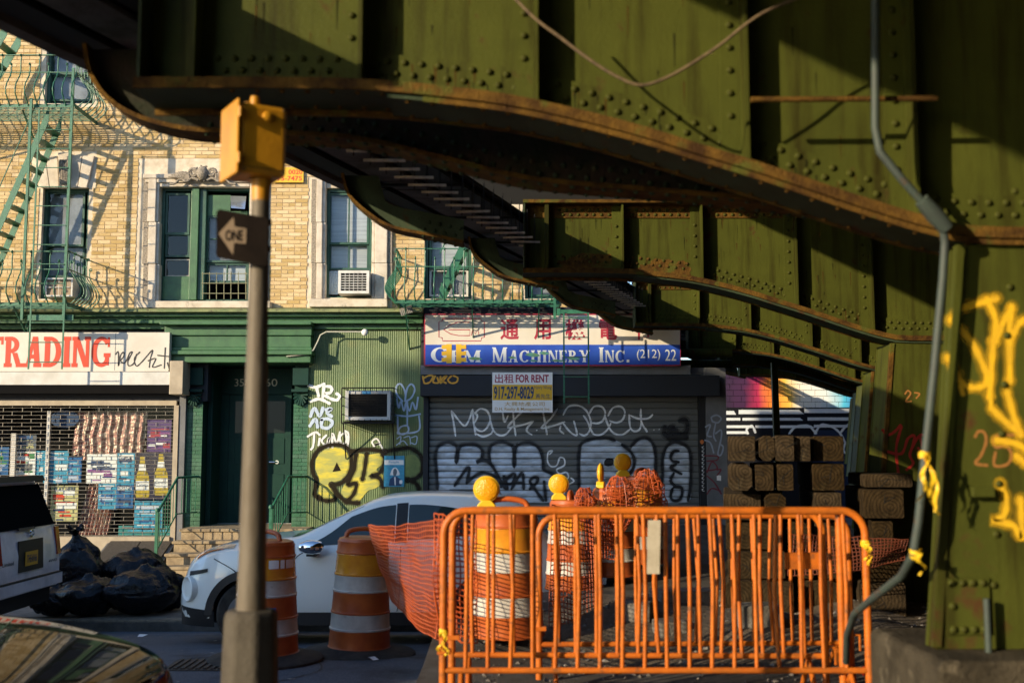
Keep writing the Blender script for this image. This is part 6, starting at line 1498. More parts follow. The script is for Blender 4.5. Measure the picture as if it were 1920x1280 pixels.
heap_net('bunched orange netting on the leftmost far drum', 1096,945,11.15,0.11,0.32,1)
heap_net('bunched orange netting spilling over the middle far drum', 1160,945,11.35,0.17,0.55,2)
heap_net('orange netting wrapped over the rightmost far drum', 1212,935,12.2,0.20,0.60,3,20,15)
net('orange netting lying low along the right end of the barrier', span_net(p3(1480,1000,9.0),p3(1700,1010,9.1),p3(1480,1080,8.9),p3(1700,1050,9.0),0.02,0.05,11), 34, 9, 0.0045, mat('sun_dimmed_netting', (0.13,0.03,0.012), 0.7))  # netting colour dimmed to offset the sun falling on it

M_bar = mat('barrier_orange', (0.56,0.145,0.014), 0.45, spec=0.3, col2=(0.43,0.10,0.012), scale=6, bump=0.12, bscale=50, col3=(0.16,0.07,0.03), scale3=14, lo3=0.58, hi3=0.70, streak=((0.30,0.09,0.015),3.0,9.0,0.5,0.7))
def barrier(label, px0, px1, Y, top, low, nb, zf, yaw=0.0):
    x0, x1 = WX(px0,Y,1000), WX(px1,Y,1000); zt1 = zpx(top,Y); zl1 = zpx(low,Y); xm = (x0+x1)/2
    t = thing('crowd_barrier', label, 'barrier', (xm,Y,zf), 'orange crowd barriers'); rc_ = 0.13
    def yy(x): return Y+(x-xm)*yaw
    P = [(x0,zf+0.02),(x0,zt1-rc_)] + [(x0+rc_-rc_*math.cos(a*PI/12),zt1-rc_+rc_*math.sin(a*PI/12)) for a in range(1,6)] + [(x0+rc_,zt1),(x1-rc_,zt1)] + [(x1-rc_+rc_*math.sin(a*PI/12),zt1-rc_+rc_*math.cos(a*PI/12)) for a in range(1,6)] + [(x1,zt1-rc_),(x1,zf+0.02)]
    build('frame_tube', MB().tube([(x,yy(x),z) for x,z in P],0.0215,12), M_bar, t, smooth=60)
    build('lower_rail', MB().tube([(x0,yy(x0),zl1),(x1,yy(x1),zl1)],0.017,10), M_bar, t, smooth=60)
    for i in range(nb):
        x = x0+(i+1)*(x1-x0)/(nb+1); bend = R.uniform(-0.012,0.012) if R.random() < 0.75 else R.uniform(-0.03,0.03)
        build('bar', MB().tube([(x,yy(x),zl1),(x+bend,yy(x)-abs(bend)*0.4,(zl1+zt1)/2),(x,yy(x),zt1)],0.0118,8), M_bar, t, smooth=60)
    for x in (x0+0.10,x1-0.10):
        build('leg', MB().tube([(x,yy(x)-0.26,zf+0.02),(x,yy(x)-0.20,zf+0.05),(x,yy(x),zl1-0.02),(x,yy(x)+0.20,zf+0.05),(x,yy(x)+0.26,zf+0.02)],0.016,8), M_bar, t, smooth=60)
    build('hook', MB().tube([(x1,yy(x1),zl1+0.05),(x1+0.06,yy(x1),zl1+0.05),(x1+0.06,yy(x1),zl1-0.05)],0.010,6), M_bar, t)
    build('bracket', MB().box(x0-0.03,x0+0.045,yy(x0)-0.03,yy(x0)+0.03,zl1+0.09,zl1+0.115), M_bar, t)
    return t, yy
ba, ya_ = barrier('front orange barrier, longer of the two, reaching farthest right', 832,1622, 6.28, 957, 1256, 18, zmed(6.3))
bb, yb_ = barrier('rear orange barrier standing close behind the front one', 848,1540, 6.72, 956, 1228, 17, zmed(6.7), -0.02)
bc, yc_ = barrier('rearmost orange barrier, half hidden behind the other two', 1010,1592, 7.45, 966, 1206, 15, zmed(7.4), 0.03)
x0, z1 = W(1571,960,6.34); build('side_post', MB().tube([(x0,6.33,zmed(6)+0.02),(x0,6.33,z1)],0.02,10), M_bar, ba, smooth=60)
x0, z1 = W(1596,1010,6.36); build('side_post', MB().tube([(x0,6.4,zmed(6)+0.2),(x0-0.06,6.4,z1)],0.02,10), M_bar, ba, smooth=60)
a = rect(1471,1035,1537,1066,6.71); pm = MB().box(a[0],a[1],6.695,6.703,a[2],a[3]); pl_ = build('maker_plate', pm, M_bar, bb)
a = rect(1213,975,1240,1076,6.22); tg = thing('paper_tag', 'pale weathered strip tied to the middle of the front barrier', 'tag', ((a[0]+a[1])/2,6.22,a[2]))
build('strip', MB().prism([(a[0],a[2]),(a[1]-0.01,a[2]),(a[1],a[3]),(a[0]+0.01,a[3])],6.235,6.243), mat('weathered_paper', (0.45,0.40,0.31), 0.7, col2=(0.33,0.28,0.2), scale=9), tg)
for lab, P, Yt in (('yellow caution tape tied low on the left end of the front barrier', ([(826,1180),(838,1184),(846,1178)],[(826,1196),(830,1215),(824,1240)],[(834,1190),(838,1220)]), 6.2), ('yellow caution tape knotted on the right end of the front barrier', ([(1606,1012),(1620,1020),(1632,1014)],[(1612,1020),(1626,1028),(1634,1022)],[(1610,1026),(1622,1034)]), 6.22)):
    q = MB()
    tape_wrap(q, (p3(832,1184,6.28) if 'left' in lab else p3(1622,1017,6.28)), 0.0215, 3 if 'left' in lab else 6, 3, 0.16)
    tt = thing('caution_tape', lab, 'tape', p3(P[0][0][0],P[0][0][1],Yt)); build('strip', q, M_yellow_tape, tt)
rr_ = p3(1632,1165,7.6); tag(build('soda_can', MB().lathe([(0.026,-0.06),(0.032,-0.054),(0.033,0.0),(0.033,0.05),(0.027,0.06)],16,Matrix.Translation((rr_[0],7.6,zmed(7.6)+0.034)) @ Matrix.Rotation(PI/2,4,'Y') @ Matrix.Rotation(0.5,4,'X')), mat('red_can', (0.5,0.02,0.02), 0.3, metal=0.3), smooth=40), 'crushed red can on the ground at the right end of the barrier', 'can')
a = p3(868,1235,7.1); tag(build('plastic_bottle', MB().lathe([(0.012,0.26),(0.014,0.22),(0.035,0.17),(0.036,0.02),(0.03,0.0)],14,Matrix.Translation((a[0]-0.08,7.1,zmed(7)+0.04)) @ Matrix.Rotation(PI/2,4,'Y')), glass('clear_plastic', (0.85,0.88,0.88), 0.1, 0.6), smooth=50), 'clear plastic bottle lying at the left end of the barrier', 'bottle')

# ================================================================== timber stack
M_tim = mat('weathered_timber', (0.050,0.033,0.016), 0.9, spec=0.1, col2=(0.024,0.016,0.008), scale=7, bump=0.7, bscale=22, island=0.35, col3=(0.085,0.062,0.032), scale3=3.5, lo3=0.6, hi3=0.72)
def add_rings(m):
    n = m.node_tree.nodes; L = m.node_tree.links; b = n['Principled BSDF']; src = b.inputs['Base Color'].links[0].from_socket
    tc = n.new('ShaderNodeTexCoord'); wv = n.new('ShaderNodeTexWave'); wv.wave_type = 'RINGS'; wv.rings_direction = 'Y'; wv.inputs['Scale'].default_value = 11; wv.inputs['Distortion'].default_value = 4; wv.inputs['Detail'].default_value = 3
    L.new(tc.outputs['Object'], wv.inputs[0]); mr = n.new('ShaderNodeMapRange'); mr.inputs[3].default_value = 0.62; mr.inputs[4].default_value = 1.15; L.new(wv.outputs['Fac'], mr.inputs[0])
    mx = n.new('ShaderNodeVectorMath'); mx.operation = 'SCALE'; L.new(src, mx.inputs[0]); L.new(mr.outputs[0], mx.inputs['Scale']); L.new(mx.outputs[0], b.inputs['Base Color'])
add_rings(M_tim)
def timber(label, px0, py0, px1, py1, Y, L, ch=0.02):
    a = rect(px0,py0,px1,py1,Y); g_ = 0.004
    mb = MB(); mb.cbox(a[0]+g_,a[1]-g_,Y,Y+L,a[2]+0.003,a[3]-0.003,ch); mb.v = [(x+(y-Y)*0.19,y,z) for x,y,z in mb.v]
    ox = (a[0]+a[1])/2+R.uniform(-0.06,0.06); oz = (a[2]+a[3])/2+R.uniform(-0.06,0.06); mb.v = [(x-ox,y-Y,z-oz) for x,y,z in mb.v]
    o = build('timber', mb, M_tim, bevel=0.004); o.location = (ox,Y,oz); crk = MB()
    cx_, cz_ = (a[0]+a[1])/2+R.uniform(-0.02,0.02), (a[2]+a[3])/2+R.uniform(-0.02,0.02)
    for q in range(3):
        an = R.uniform(0,2*PI); l_ = R.uniform(0.06,0.13); crk.bar((cx_,Y-0.001,cz_),(cx_+l_*math.cos(an),Y-0.001,cz_+l_*math.sin(an)*0.8),0.004,0.003)
    build('end_crack', crk, M_black, o)
    return tag(o, label, 'timber', 'stacked timbers')
rows = [(815,865,'top row',[(1365,1418),(1420,1453),(1455,1489),(1490,1520),(1524,1584)]),(868,920,'second row',[(1366,1413),(1415,1453),(1457,1490),(1523,1584)]),(923,975,'third row',[(1355,1429),(1432,1477),(1527,1579)]),
        (978,1030,'fourth row',[(1360,1412),(1416,1470),(1476,1520),(1526,1578)]),(1033,1085,'fifth row',[(1362,1420),(1424,1475),(1480,1528),(1532,1580)]),(1088,1152,'bottom row',[(1358,1420),(1425,1490),(1500,1580)])]
pos_ = ['leftmost','second from the left','third from the left','fourth from the left','fifth from the left']
for y0, y1, rn, L in rows:
    for i,(x0,x1) in enumerate(L):
        timber(f'square timber end in the {rn} of the stack, {pos_[i] if i < len(L)-1 else "rightmost"}', x0+R.uniform(-2,2),y0+R.uniform(-1,2),x1+R.uniform(-2,1),y1, 9.55+R.uniform(-0.14,0.14), R.uniform(1.9,2.3), 0.04 if (i+y0) % 4 == 0 else 0.008)
timber('wide timber lying alone between the stack and the green column', 1618,917,1696,972, 9.3, 1.4, 0.012)
timber('square timber under the wide one beside the green column', 1636,976,1676,1031, 9.35, 1.4, 0.012)
timber('dark timber at the foot of the pile beside the green column', 1622,1034,1690,1090, 9.4, 1.3, 0.012)
timber('lowest timber of the pile beside the green column', 1615,1092,1700,1160, 9.4, 1.3, 0.012)
timber('dark timber laid across above the wide one', 1618,888,1712,914, 9.45, 1.2, 0.012)
for i,(px,py,w_,h_,Yb) in enumerate(((1290,1040,140,26,9.9),(1190,1075,60,30,9.3),(1420,1120,80,34,8.7),(1255,1110,50,24,8.9))):
    x = WX(px,Yb,py); s_ = w_/FPX*Yb/2; zz = max(zmed(Yb), dirt_pt(min(max((x-0.35)/3.6,0.01),0.99),min(max((Yb-7.9)/3.0,0.01),0.99))[2])-0.03
    Mk = Matrix.Translation((x,Yb,zz)) @ Matrix.Rotation(R.uniform(-0.4,0.4),4,'Z') @ Matrix.Rotation(R.uniform(-0.06,0.06),4,'Y')
    tag(build('concrete_block', MB().box(-s_,s_,-0.12,0.12,0,h_/FPX*Yb*1.2).xf(Mk), M_conc, bevel=0.015), ['long broken concrete beam lying on the dirt behind the barriers','small concrete lump under the far drums','squarish concrete block in front of the timber stack','small concrete lump left of the timber stack'][i], 'concrete block')

# ================================================================== cars
def car_fn(P, xf, sgn, yc, z0):
    """P: station tables; returns pt(s, t, side) on the body and helper curves. s from the nose, sgn -1 when the nose points to -X"""
    tb = {k: smooth_pts(v,4) for k, v in P.items()}
    g_ = lambda k, s: interp(tb[k], s)
    def world(s, y, z): return (xf - sgn*s, yc + y, z0 + z)
    def sec(s):
        w_, wb, wr, zb, zr, zl = g_('w',s), g_('wb',s), g_('wr',s), g_('zb',s), g_('zr',s), g_('zl',s)
        return [(w_*0.93,zl),(w_*0.985,zl+(zb-zl)*0.10),(w_,zl+(zb-zl)*0.35),(w_*1.0,zl+(zb-zl)*0.62),(w_*0.985,zl+(zb-zl)*0.85),(wb,zb),(wb+(wr-wb)*0.5,zb+(zr-zb)*0.5),(wr,zb+(zr-zb)*0.88),(wr*0.86,zb+(zr-zb)*0.965),(wr*0.5,zb+(zr-zb)*0.995),(0,zr)]
    return world, sec, g_
def car_body(t, P, L, world, sec, paint, wheels, wr_, n=72):
    mb = MB(); rings = []
    for i in range(n+1):
        s = L*i/n; S = sec(s)
        # wheel arches: lift the lower edge
        za = None
        for ws in wheels:
            d = abs(s-ws)
            if d < wr_+0.055: za = math.sqrt((wr_+0.055)**2-d*d)+wr_*0.98
        pts = []
        for y,z in S:
            if za is not None and z < za: z = za
            pts.append((y,z))
        full = [(-y,z) for y,z in pts] + [(y,z) for y,z in pts[::-1][1:]]
        rings.append([world(s,y,z) for y,z in full])
    k = len(rings[0]); vs = [p for r_ in rings for p in r_]
    fs = [(i*k+j,i*k+j+1,(i+1)*k+j+1,(i+1)*k+j) for i in range(n) for j in range(k-1)]
    fs += [tuple(range(k)), tuple(n*k+j for j in range(k))]
    mb.add(vs, fs); return build('body', mb, paint, t, smooth=38, recalc=True)
def side_panel(name, t, s0, s1, lo, hi, world, sec, m, side=-1, off=0.004, n=14):
    """panel on the greenhouse between belt and roof: lo/hi are fractions as functions of u"""
    mb = MB(); vs = []
    def on(s, f):
        S = sec(s); a, c_, b = S[5], S[6], S[7]; z = a[1]+(b[1]-a[1])*f
        y = a[0]+(c_[0]-a[0])*(z-a[1])/max(c_[1]-a[1],1e-5) if z <= c_[1] else c_[0]+(b[0]-c_[0])*(z-c_[1])/max(b[1]-c_[1],1e-5)
        return (y+off, z)
    for i in range(n+1):
        u = i/n; s = s0+(s1-s0)*u
        for k_ in range(4):
            f = lo(u)+(hi(u)-lo(u))*k_/3; y,z = on(s,f); vs.append(world(s,side*y,z))
    fs = [(i*4+j,(i+1)*4+j,(i+1)*4+j+1,i*4+j+1) for i in range(n) for j in range(3)]
    return build(name, mb.add(vs,fs), m, t, smooth=60)
def top_panel(name, t, s0, s1, wf, world, sec, m, off=0.004, n=10, q=8):
    mb = MB(); vs = []
    for i in range(n+1):
        s = s0+(s1-s0)*i/n; S = sec(s)
        for j in range(q+1):
            y = (2*j/q-1)*S[7][0]*wf; ay = abs(y)
            prof = sorted([(p[0],p[1]) for p in S[7:]]); z = interp(prof, ay) if ay <= prof[-1][0] else prof[-1][1]
            vs.append(world(s,y,z+off))
    return build(name, mb.add(vs,[(i*(q+1)+j,(i+1)*(q+1)+j,(i+1)*(q+1)+j+1,i*(q+1)+j+1) for i in range(n) for j in range(q)]), m, t, smooth=60)
def wheel(t, c, r, w_, rim):
    Mw = Matrix.Translation(c) @ Matrix.Rotation(PI/2,4,'X')
    wo = build('wheel', MB().lathe([(r*0.62,-w_/2),(r*0.93,-w_/2),(r,-w_/2+0.03),(r,w_/2-0.03),(r*0.93,w_/2),(r*0.62,w_/2)],32,Mw), M_rub, t, smooth=40)
    build('rim', MB().lathe([(0.02,w_/2+0.0-0.03),(r*0.15,w_/2-0.03),(r*0.2,w_/2-0.05),(r*0.58,w_/2-0.045),(r*0.64,w_/2+0.004)],24,Mw), rim, wo, smooth=40)
    for i in range(5):
        a = i*2*PI/5; build('spoke', MB().bar((c[0]+r*0.1*math.cos(a),c[1]-w_/2+0.015,c[2]+r*0.1*math.sin(a)),(c[0]+r*0.6*math.cos(a),c[1]-w_/2+0.012,c[2]+r*0.6*math.sin(a)),0.05,0.03,up=(0,1,0)), rim, wo)
M_pearl = mat('pearl_white_paint', (0.90,0.92,0.86), 0.3, coat=0.8, col2=(0.87,0.89,0.84), scale=3)
M_cglass = mat('dark_car_glass', (0.026,0.042,0.040), 0.03, spec=0.6); M_sglass2 = mat('tinted_rear_glass', (0.006,0.007,0.007), 0.4, spec=0.0); M_cwin = glass('car_side_glass', (0.30,0.40,0.38), 0.02, 0.5)
M_trim = mat('black_trim', (0.014,0.014,0.015), 0.5); M_chrome = mat('chrome_trim', (0.75,0.76,0.78), 0.06, metal=1.0); M_rim = mat('alloy_rim', (0.25,0.25,0.26), 0.35, metal=0.8)
JP = {'zr':[(0,0.62),(0.04,0.76),(0.12,0.88),(0.3,0.985),(0.6,1.055),(0.95,1.095),(1.25,1.125),(1.45,1.215),(1.8,1.39),(2.08,1.515),(2.3,1.555),(2.6,1.572),(3.1,1.56),(3.4,1.53),(3.62,1.46),(3.75,1.36),(3.9,1.12),(4.05,0.98),(4.13,0.70)],
      'zb':[(0,0.52),(0.08,0.71),(0.2,0.83),(0.45,0.95),(0.9,1.01),(1.3,1.02),(2.0,1.03),(2.8,1.07),(3.4,1.14),(3.7,1.16),(3.9,1.02),(4.05,0.9),(4.13,0.6)],
      'zl':[(0,0.36),(0.1,0.25),(0.3,0.22),(0.8,0.24),(3.4,0.25),(3.9,0.30),(4.13,0.42)],
      'w':[(0,0.50),(0.06,0.62),(0.18,0.735),(0.4,0.83),(0.7,0.872),(1.1,0.882),(2.0,0.875),(3.0,0.882),(3.5,0.875),(3.85,0.83),(4.05,0.74),(4.13,0.60)],
      'wb':[(0,0.46),(0.06,0.57),(0.18,0.69),(0.4,0.79),(0.7,0.835),(1.2,0.845),(2.0,0.842),(3.0,0.84),(3.5,0.80),(3.85,0.74),(4.05,0.68),(4.13,0.55)],
      'wr':[(0,0.36),(0.1,0.48),(0.3,0.58),(0.7,0.66),(1.15,0.70),(1.5,0.665),(2.0,0.62),(2.6,0.60),(3.2,0.585),(3.6,0.57),(3.9,0.60),(4.13,0.48)]}
xfJ = W(350,1090,12.35)[0]; ycJ = 12.66; zJ = zroad(11.9)-0.02
ju = thing('compact_car', 'pale white compact crossover car parked behind the drums', 'car', (xfJ+2.06,ycJ,zJ))
wJ, sJ, gJ = car_fn(JP, xfJ, -1, ycJ, zJ); RJ = 0.335
car_body(ju, JP, 4.13, wJ, sJ, M_pearl, (0.80,3.33), RJ, 96)
build('underbody', MB().box(xfJ+0.3,xfJ+3.8,ycJ-0.62,ycJ+0.62,zJ+0.22,zJ+0.6), M_trim, ju)
for s in (0.80,3.33):
    for sd in (-1,1): wheel(ju, (xfJ+s,ycJ+sd*0.76,zJ+RJ), RJ, 0.21, M_rim)
    arc = []
    for a in range(25):
        an = PI*a/24; ss = s-(RJ+0.075)*math.cos(an); zz = RJ*0.98+(RJ+0.075)*math.sin(an); arc.append((ss,zz))
    for sd in (-1,1):
        mb = MB(); vs = []
        for ss,zz in arc:
            dx_, dz_ = ss-s, zz-RJ*0.98; l_ = math.hypot(dx_,dz_) or 1; S_w = gJ('w',max(ss,0))+0.006
            for q in (-0.03,0.05): vs.append(wJ(ss+dx_/l_*q, sd*(S_w+(0.006 if q < 0 else 0.0)), zz+dz_/l_*q))
        build('arch_trim', mb.add(vs,[(2*i,2*i+1,2*i+3,2*i+2) for i in range(24)]), M_trim, ju)
build('sill_trim', MB().box(xfJ+1.22,xfJ+2.92,ycJ-0.885,ycJ-0.84,zJ+0.23,zJ+0.36), M_trim, ju)
side_panel('front_side_window', ju, 1.36, 2.30, lambda u: 0.08, lambda u: min(0.90, 0.10+1.65*u) if u < 0.6 else 0.90, wJ, sJ, M_cglass)
side_panel('rear_side_window', ju, 2.44, 3.22, lambda u: 0.10, lambda u: 0.88-0.25*u*u, wJ, sJ, M_cglass)
side_panel('window_pillar', ju, 2.31, 2.43, lambda u: 0.05, lambda u: 0.93, wJ, sJ, M_trim, n=3)
side_panel('far_side_window', ju, 1.36, 3.2, lambda u: 0.08, lambda u: min(0.90, 0.10+2.2*u), wJ, sJ, M_cglass, side=1)
top_panel('windscreen', ju, 1.20, 1.95, 0.94, wJ, sJ, M_cglass); top_panel('rear_window', ju, 3.66, 3.88, 0.85, wJ, sJ, M_cglass)
def seam(pts, name='door_seam'):
    P = []
    for s,z in smooth_pts(pts,4):
        S = sJ(s); zz = zJ+z; prof = sorted((q[1],q[0]) for q in S[:8]); y = interp(prof, z); P.append(wJ(s,-(y+0.001),z))
    build(name, MB().tube(P,0.005,5,cap=False), M_trim, ju)
seam([(1.42,0.99),(1.30,0.93),(1.24,0.80),(1.235,0.60),(1.26,0.45),(1.30,0.37)]); seam([(2.37,1.03),(2.37,0.8),(2.36,0.5),(2.34,0.37)]); seam([(0.42,0.90),(0.62,0.80),(0.74,0.70)])
def surf_z(s, y):
    S = sorted((q[0],q[1]) for q in sJ(s)[4:]); return interp(S, min(max(y,0),S[-1][0]))
def surf_y(s, z):
    S = sorted((q[1],q[0]) for q in sJ(s)[:7]); return interp(S, z)
def hood_patch(name, s0, s1, ya, yb, m, off, n=8):
    """patch on the bonnet side between two lines y = ya(u), yb(u)"""
    vs = []
    for i in range(n+1):
        u = i/n; s = s0+(s1-s0)*u
        for k in range(5):
            y = ya(u)+(yb(u)-ya(u))*k/4; vs.append(wJ(s,-y,surf_z(s,y)+off))
    return build(name, MB().add(vs,[(i*5+j,(i+1)*5+j,(i+1)*5+j+1,i*5+j+1) for i in range(n) for j in range(4)]), m, ju, smooth=60)
hood_patch('headlight', 0.16, 0.62, lambda u: 0.50+0.18*u, lambda u: 0.62+0.165*u, mat('clear_lens', (0.50,0.52,0.52), 0.08, metal=0.6), 0.008)
hood_patch('turn_signal', 0.20, 0.50, lambda u: 0.61+0.14*u, lambda u: 0.645+0.12*u, mat('orange_lens', (0.50,0.09,0.02), 0.15), 0.014)
vs_ = []
for i in range(9):
    s_ = 0.02+0.42*i/8
    for z_ in (0.20,0.27,0.40-0.03*i/8): vs_.append(wJ(s_,-(surf_y(s_,max(z_,gJ('zl',s_)+0.005))+0.010),z_))
build('lower_bumper', MB().add(vs_,[(i*3+j,(i+1)*3+j,(i+1)*3+j+1,i*3+j+1) for i in range(8) for j in range(2)]), M_trim, ju, smooth=60)
vs_ = []
for i in range(7):
    s_ = 0.14+0.22*i/6
    for z_ in (0.715+0.05*i/6,0.76+0.04*i/6): vs_.append(wJ(s_,-(surf_y(s_,z_)+0.008),z_))
build('bumper_slot', MB().add(vs_,[(i*2,(i+1)*2,(i+1)*2+1,i*2+1) for i in range(6)]), M_trim, ju)
Mc = Matrix.Translation(wJ(0.13,-0.70,0.58)) @ Matrix.Rotation(math.radians(-52),4,'Z') @ Matrix.Rotation(PI/2,4,'X')
build('round_lamp', MB().lathe([(0.135,-0.05),(0.135,0.012),(0.122,0.02),(0.108,0.008),(0.06,-0.012),(0.01,-0.018)],26,Mc), M_pearl, ju, smooth=45)
ms = wJ(1.46,-0.98,1.03); build('mirror', MB().lathe([(0.01,-0.115),(0.05,-0.10),(0.082,-0.04),(0.088,0.02),(0.07,0.09),(0.03,0.115)],18,Matrix.Translation(ms) @ Matrix.Rotation(math.radians(90),4,'Y') @ Matrix.Diagonal((0.85,0.75,1.15,1))), M_chrome, ju, smooth=70)
build('mirror_foot', MB().bar((ms[0]+0.02,ms[1]+0.12,ms[2]-0.06),(ms[0],ms[1],ms[2]-0.075),0.10,0.035), M_trim, ju)
for s_h in (2.12,3.12):
    hp = [wJ(s_h+d_,-(surf_y(s_h,0.90)+0.012+e_),0.90) for d_,e_ in ((-0.10,0),(-0.08,0.018),(0.08,0.018),(0.10,0))]; build('door_handle', MB().tube(hp,0.012,8), M_pearl, ju, smooth=60)
build('wiper', MB().tube([wJ(1.16,0.1,1.105),wJ(1.2,-0.35,1.115),wJ(1.26,-0.60,1.10)],0.010,6), M_trim, ju)

# white sport utility vehicle: rear end towards the right
SP_ = {'zr':[(0,0.9),(0.1,1.05),(0.6,1.10),(1.2,1.16),(1.6,1.45),(2.0,1.70),(2.6,1.76),(3.6,1.76),(4.3,1.74),(4.45,1.70),(4.52,1.45),(4.66,1.10),(4.68,0.9)],
       'zb':[(0,0.8),(0.1,0.95),(0.6,1.02),(1.2,1.10),(2.6,1.16),(4.3,1.20),(4.52,1.18),(4.66,1.05),(4.68,0.85)],
       'zl':[(0,0.4),(0.6,0.36),(4.2,0.42),(4.68,0.48)], 'w':[(0,0.74),(0.2,0.85),(0.8,0.88),(4.0,0.88),(4.5,0.865),(4.68,0.83)],
       'wb':[(0,0.70),(0.2,0.82),(0.8,0.85),(4.0,0.85),(4.5,0.84),(4.68,0.81)], 'wr':[(0,0.6),(0.8,0.72),(1.6,0.72),(2.4,0.68),(4.2,0.68),(4.5,0.70),(4.68,0.78)]}
XSU = -5.40; ycS = 12.73; zS = zroad(12.2)-0.02; xfS = XSU-4.68
su = thing('sport_utility_vehicle', 'white sport utility vehicle parked at the left, seen from its rear', 'car', (xfS+2.3,ycS,zS))
wS, sS, gS_ = car_fn(SP_, xfS, -1, ycS, zS)
M_wht = mat('white_car_paint', (0.76,0.74,0.76), 0.3, coat=0.6, col2=(0.54,0.52,0.54), scale=3)
car_body(su, SP_, 4.68, wS, sS, M_wht, (0.9,3.6), 0.36, 90)
build('underbody', MB().box(xfS+0.3,XSU-0.25,ycS-0.62,ycS+0.62,zS+0.25,zS+0.6), M_trim, su)
for s in (0.9,3.6):
    for sd in (-1,1): wheel(su, (xfS+s,ycS+sd*0.74,zS+0.36), 0.36, 0.22, M_rim)
def rear(y0, y1, z0, z1, off=0.012, tz=None):
    """quad on the tailgate; it leans forward above the belt"""
    def fx_(z): return XSU-4.68+interp([(0.0,4.68),(0.95,4.675),(1.10,4.655),(1.45,4.52),(1.70,4.45),(2.0,4.4)],z)+off
    return [(fx_(z),ycS+y,zS+z) for y,z in ((y0,z0),(y1,z0),(y1,z1),(y0,z1))]
def rear_part(name, pts, m, d=0.012): return build(name, MB().prism_v(pts,(d,0,0)), m, su, recalc=True)
P = [(-0.72,1.19),(0.72,1.19),(0.61,1.66),(-0.61,1.66)]
rw = [rear(y,y,z,z)[0] for y,z in P]; rear_part('rear_window', rw, M_sglass2)
rear_part('roof_spoiler', [rear(y,y,z,z,0.0)[0] for y,z in ((-0.64,1.70),(0.64,1.70),(0.60,1.765),(-0.60,1.765))], M_trim, 0.10)
for sd in (-1,1): rear_part('tail_light', rear(sd*0.82,sd*0.72,0.84,1.16,0.004), mat('red_lens', (0.30,0.012,0.012), 0.12), 0.02)
rear_part('plate_recess', rear(-0.30,0.34,0.72,1.06,0.004), M_trim, 0.012); pl2 = rear_part('number_plate', rear(-0.16,0.16,0.78,0.935,0.018), mat('plate_yellow', (0.62,0.34,0.03), 0.4), 0.006)
vs_t, fs_t = text_mesh('THE-8166', 0.01); mx_ = max(v[0] for v in vs_t); my_ = max(v[1] for v in vs_t)
pt_ = rear(-0.13,0.13,0.81,0.895,0.026)
build('plate_number', MB().add([(pt_[0][0]+0.001,ycS-0.13+v[0]/mx_*0.26,zS+0.815+v[1]/my_*0.085) for v in vs_t],fs_t), M_navy, pl2)
em = rear(0.05,0.05,1.125,1.125,0.02)[0]; build('emblem', MB().tube([(em[0],em[1]+0.055*math.cos(a*PI/10),em[2]+0.038*math.sin(a*PI/10)) for a in range(20)],0.007,6,closed=True).tube([(em[0],em[1]+0.02*math.cos(a*PI/8),em[2]+0.03*math.sin(a*PI/8)) for a in range(16)],0.006,6,closed=True), M_chrome, su)
rear_part('rear_wiper', rear(-0.30,0.12,1.175,1.20,0.03), M_trim, 0.02); rear_part('bumper', rear(-0.84,0.84,0.50,0.62,-0.01), M_wht, 0.05); rear_part('rear_valance', rear(-0.78,0.78,0.30,0.495,-0.20), M_trim, 0.12); rear_part('bumper_step', rear(-0.80,0.80,0.624,0.64,-0.01), M_trim, 0.05)
for (y0,y1,z0,z1,s_) in ((-0.70,-0.42,0.82,0.86,'Limited'),(0.50,0.74,0.76,0.79,'4WD')):
    vs_t, fs_t = text_mesh(s_,0.01); mx_ = max(v[0] for v in vs_t); my_ = max(v[1] for v in vs_t); fx0 = rear(y0,y0,z0,z0,0.009)[0][0]
    build('badge_lettering', MB().add([(fx0,ycS+y0+v[0]/mx_*(y1-y0),zS+z0+v[1]/my_*(z1-z0)) for v in vs_t],fs_t), M_trim, su)
side_panel('side_window', su, 1.75, 4.2, lambda u: 0.12, lambda u: min(0.88,0.2+3*u), wS, sS, M_cglass); side_panel('side_window', su, 1.75, 4.2, lambda u: 0.12, lambda u: min(0.88,0.2+3*u), wS, sS, M_cglass, side=1)
top_panel('windscreen', su, 1.3, 1.95, 0.94, wS, sS, M_cglass)

# dark sedan in the near left corner, nose to the right
DP = {'zr':[(0,0.60),(0.05,0.72),(0.15,0.79),(0.4,0.86),(0.8,0.935),(1.2,0.985),(1.5,1.02),(1.9,1.25),(2.3,1.40),(2.8,1.45),(3.3,1.40),(3.8,1.18),(4.1,1.06),(4.5,1.02),(4.7,0.7)],
      'zb':[(0,0.54),(0.05,0.66),(0.15,0.73),(0.4,0.80),(0.8,0.86),(1.5,0.93),(2.5,0.97),(3.5,1.0),(4.5,0.96),(4.7,0.6)],
      'zl':[(0,0.3),(0.3,0.2),(4.2,0.22),(4.7,0.36)], 'w':[(0,0.60),(0.08,0.72),(0.25,0.82),(0.6,0.89),(1.2,0.905),(4.0,0.905),(4.5,0.86),(4.7,0.72)],
      'wb':[(0,0.56),(0.08,0.68),(0.25,0.78),(0.6,0.85),(1.2,0.87),(4.0,0.865),(4.5,0.82),(4.7,0.66)], 'wr':[(0,0.52),(0.1,0.64),(0.3,0.75),(0.8,0.83),(1.4,0.82),(1.9,0.70),(2.6,0.62),(3.4,0.60),(4.0,0.68),(4.7,0.55)]}
xfD = W(302,1230,5.4)[0]; ycD = 5.12; zD = 0.06
sd_ = thing('dark_sedan', 'glossy dark sedan bonnet in the lower left corner', 'car', (xfD-2.3,ycD,zD))
wD, sD, gD = car_fn(DP, xfD, 1, ycD, zD)
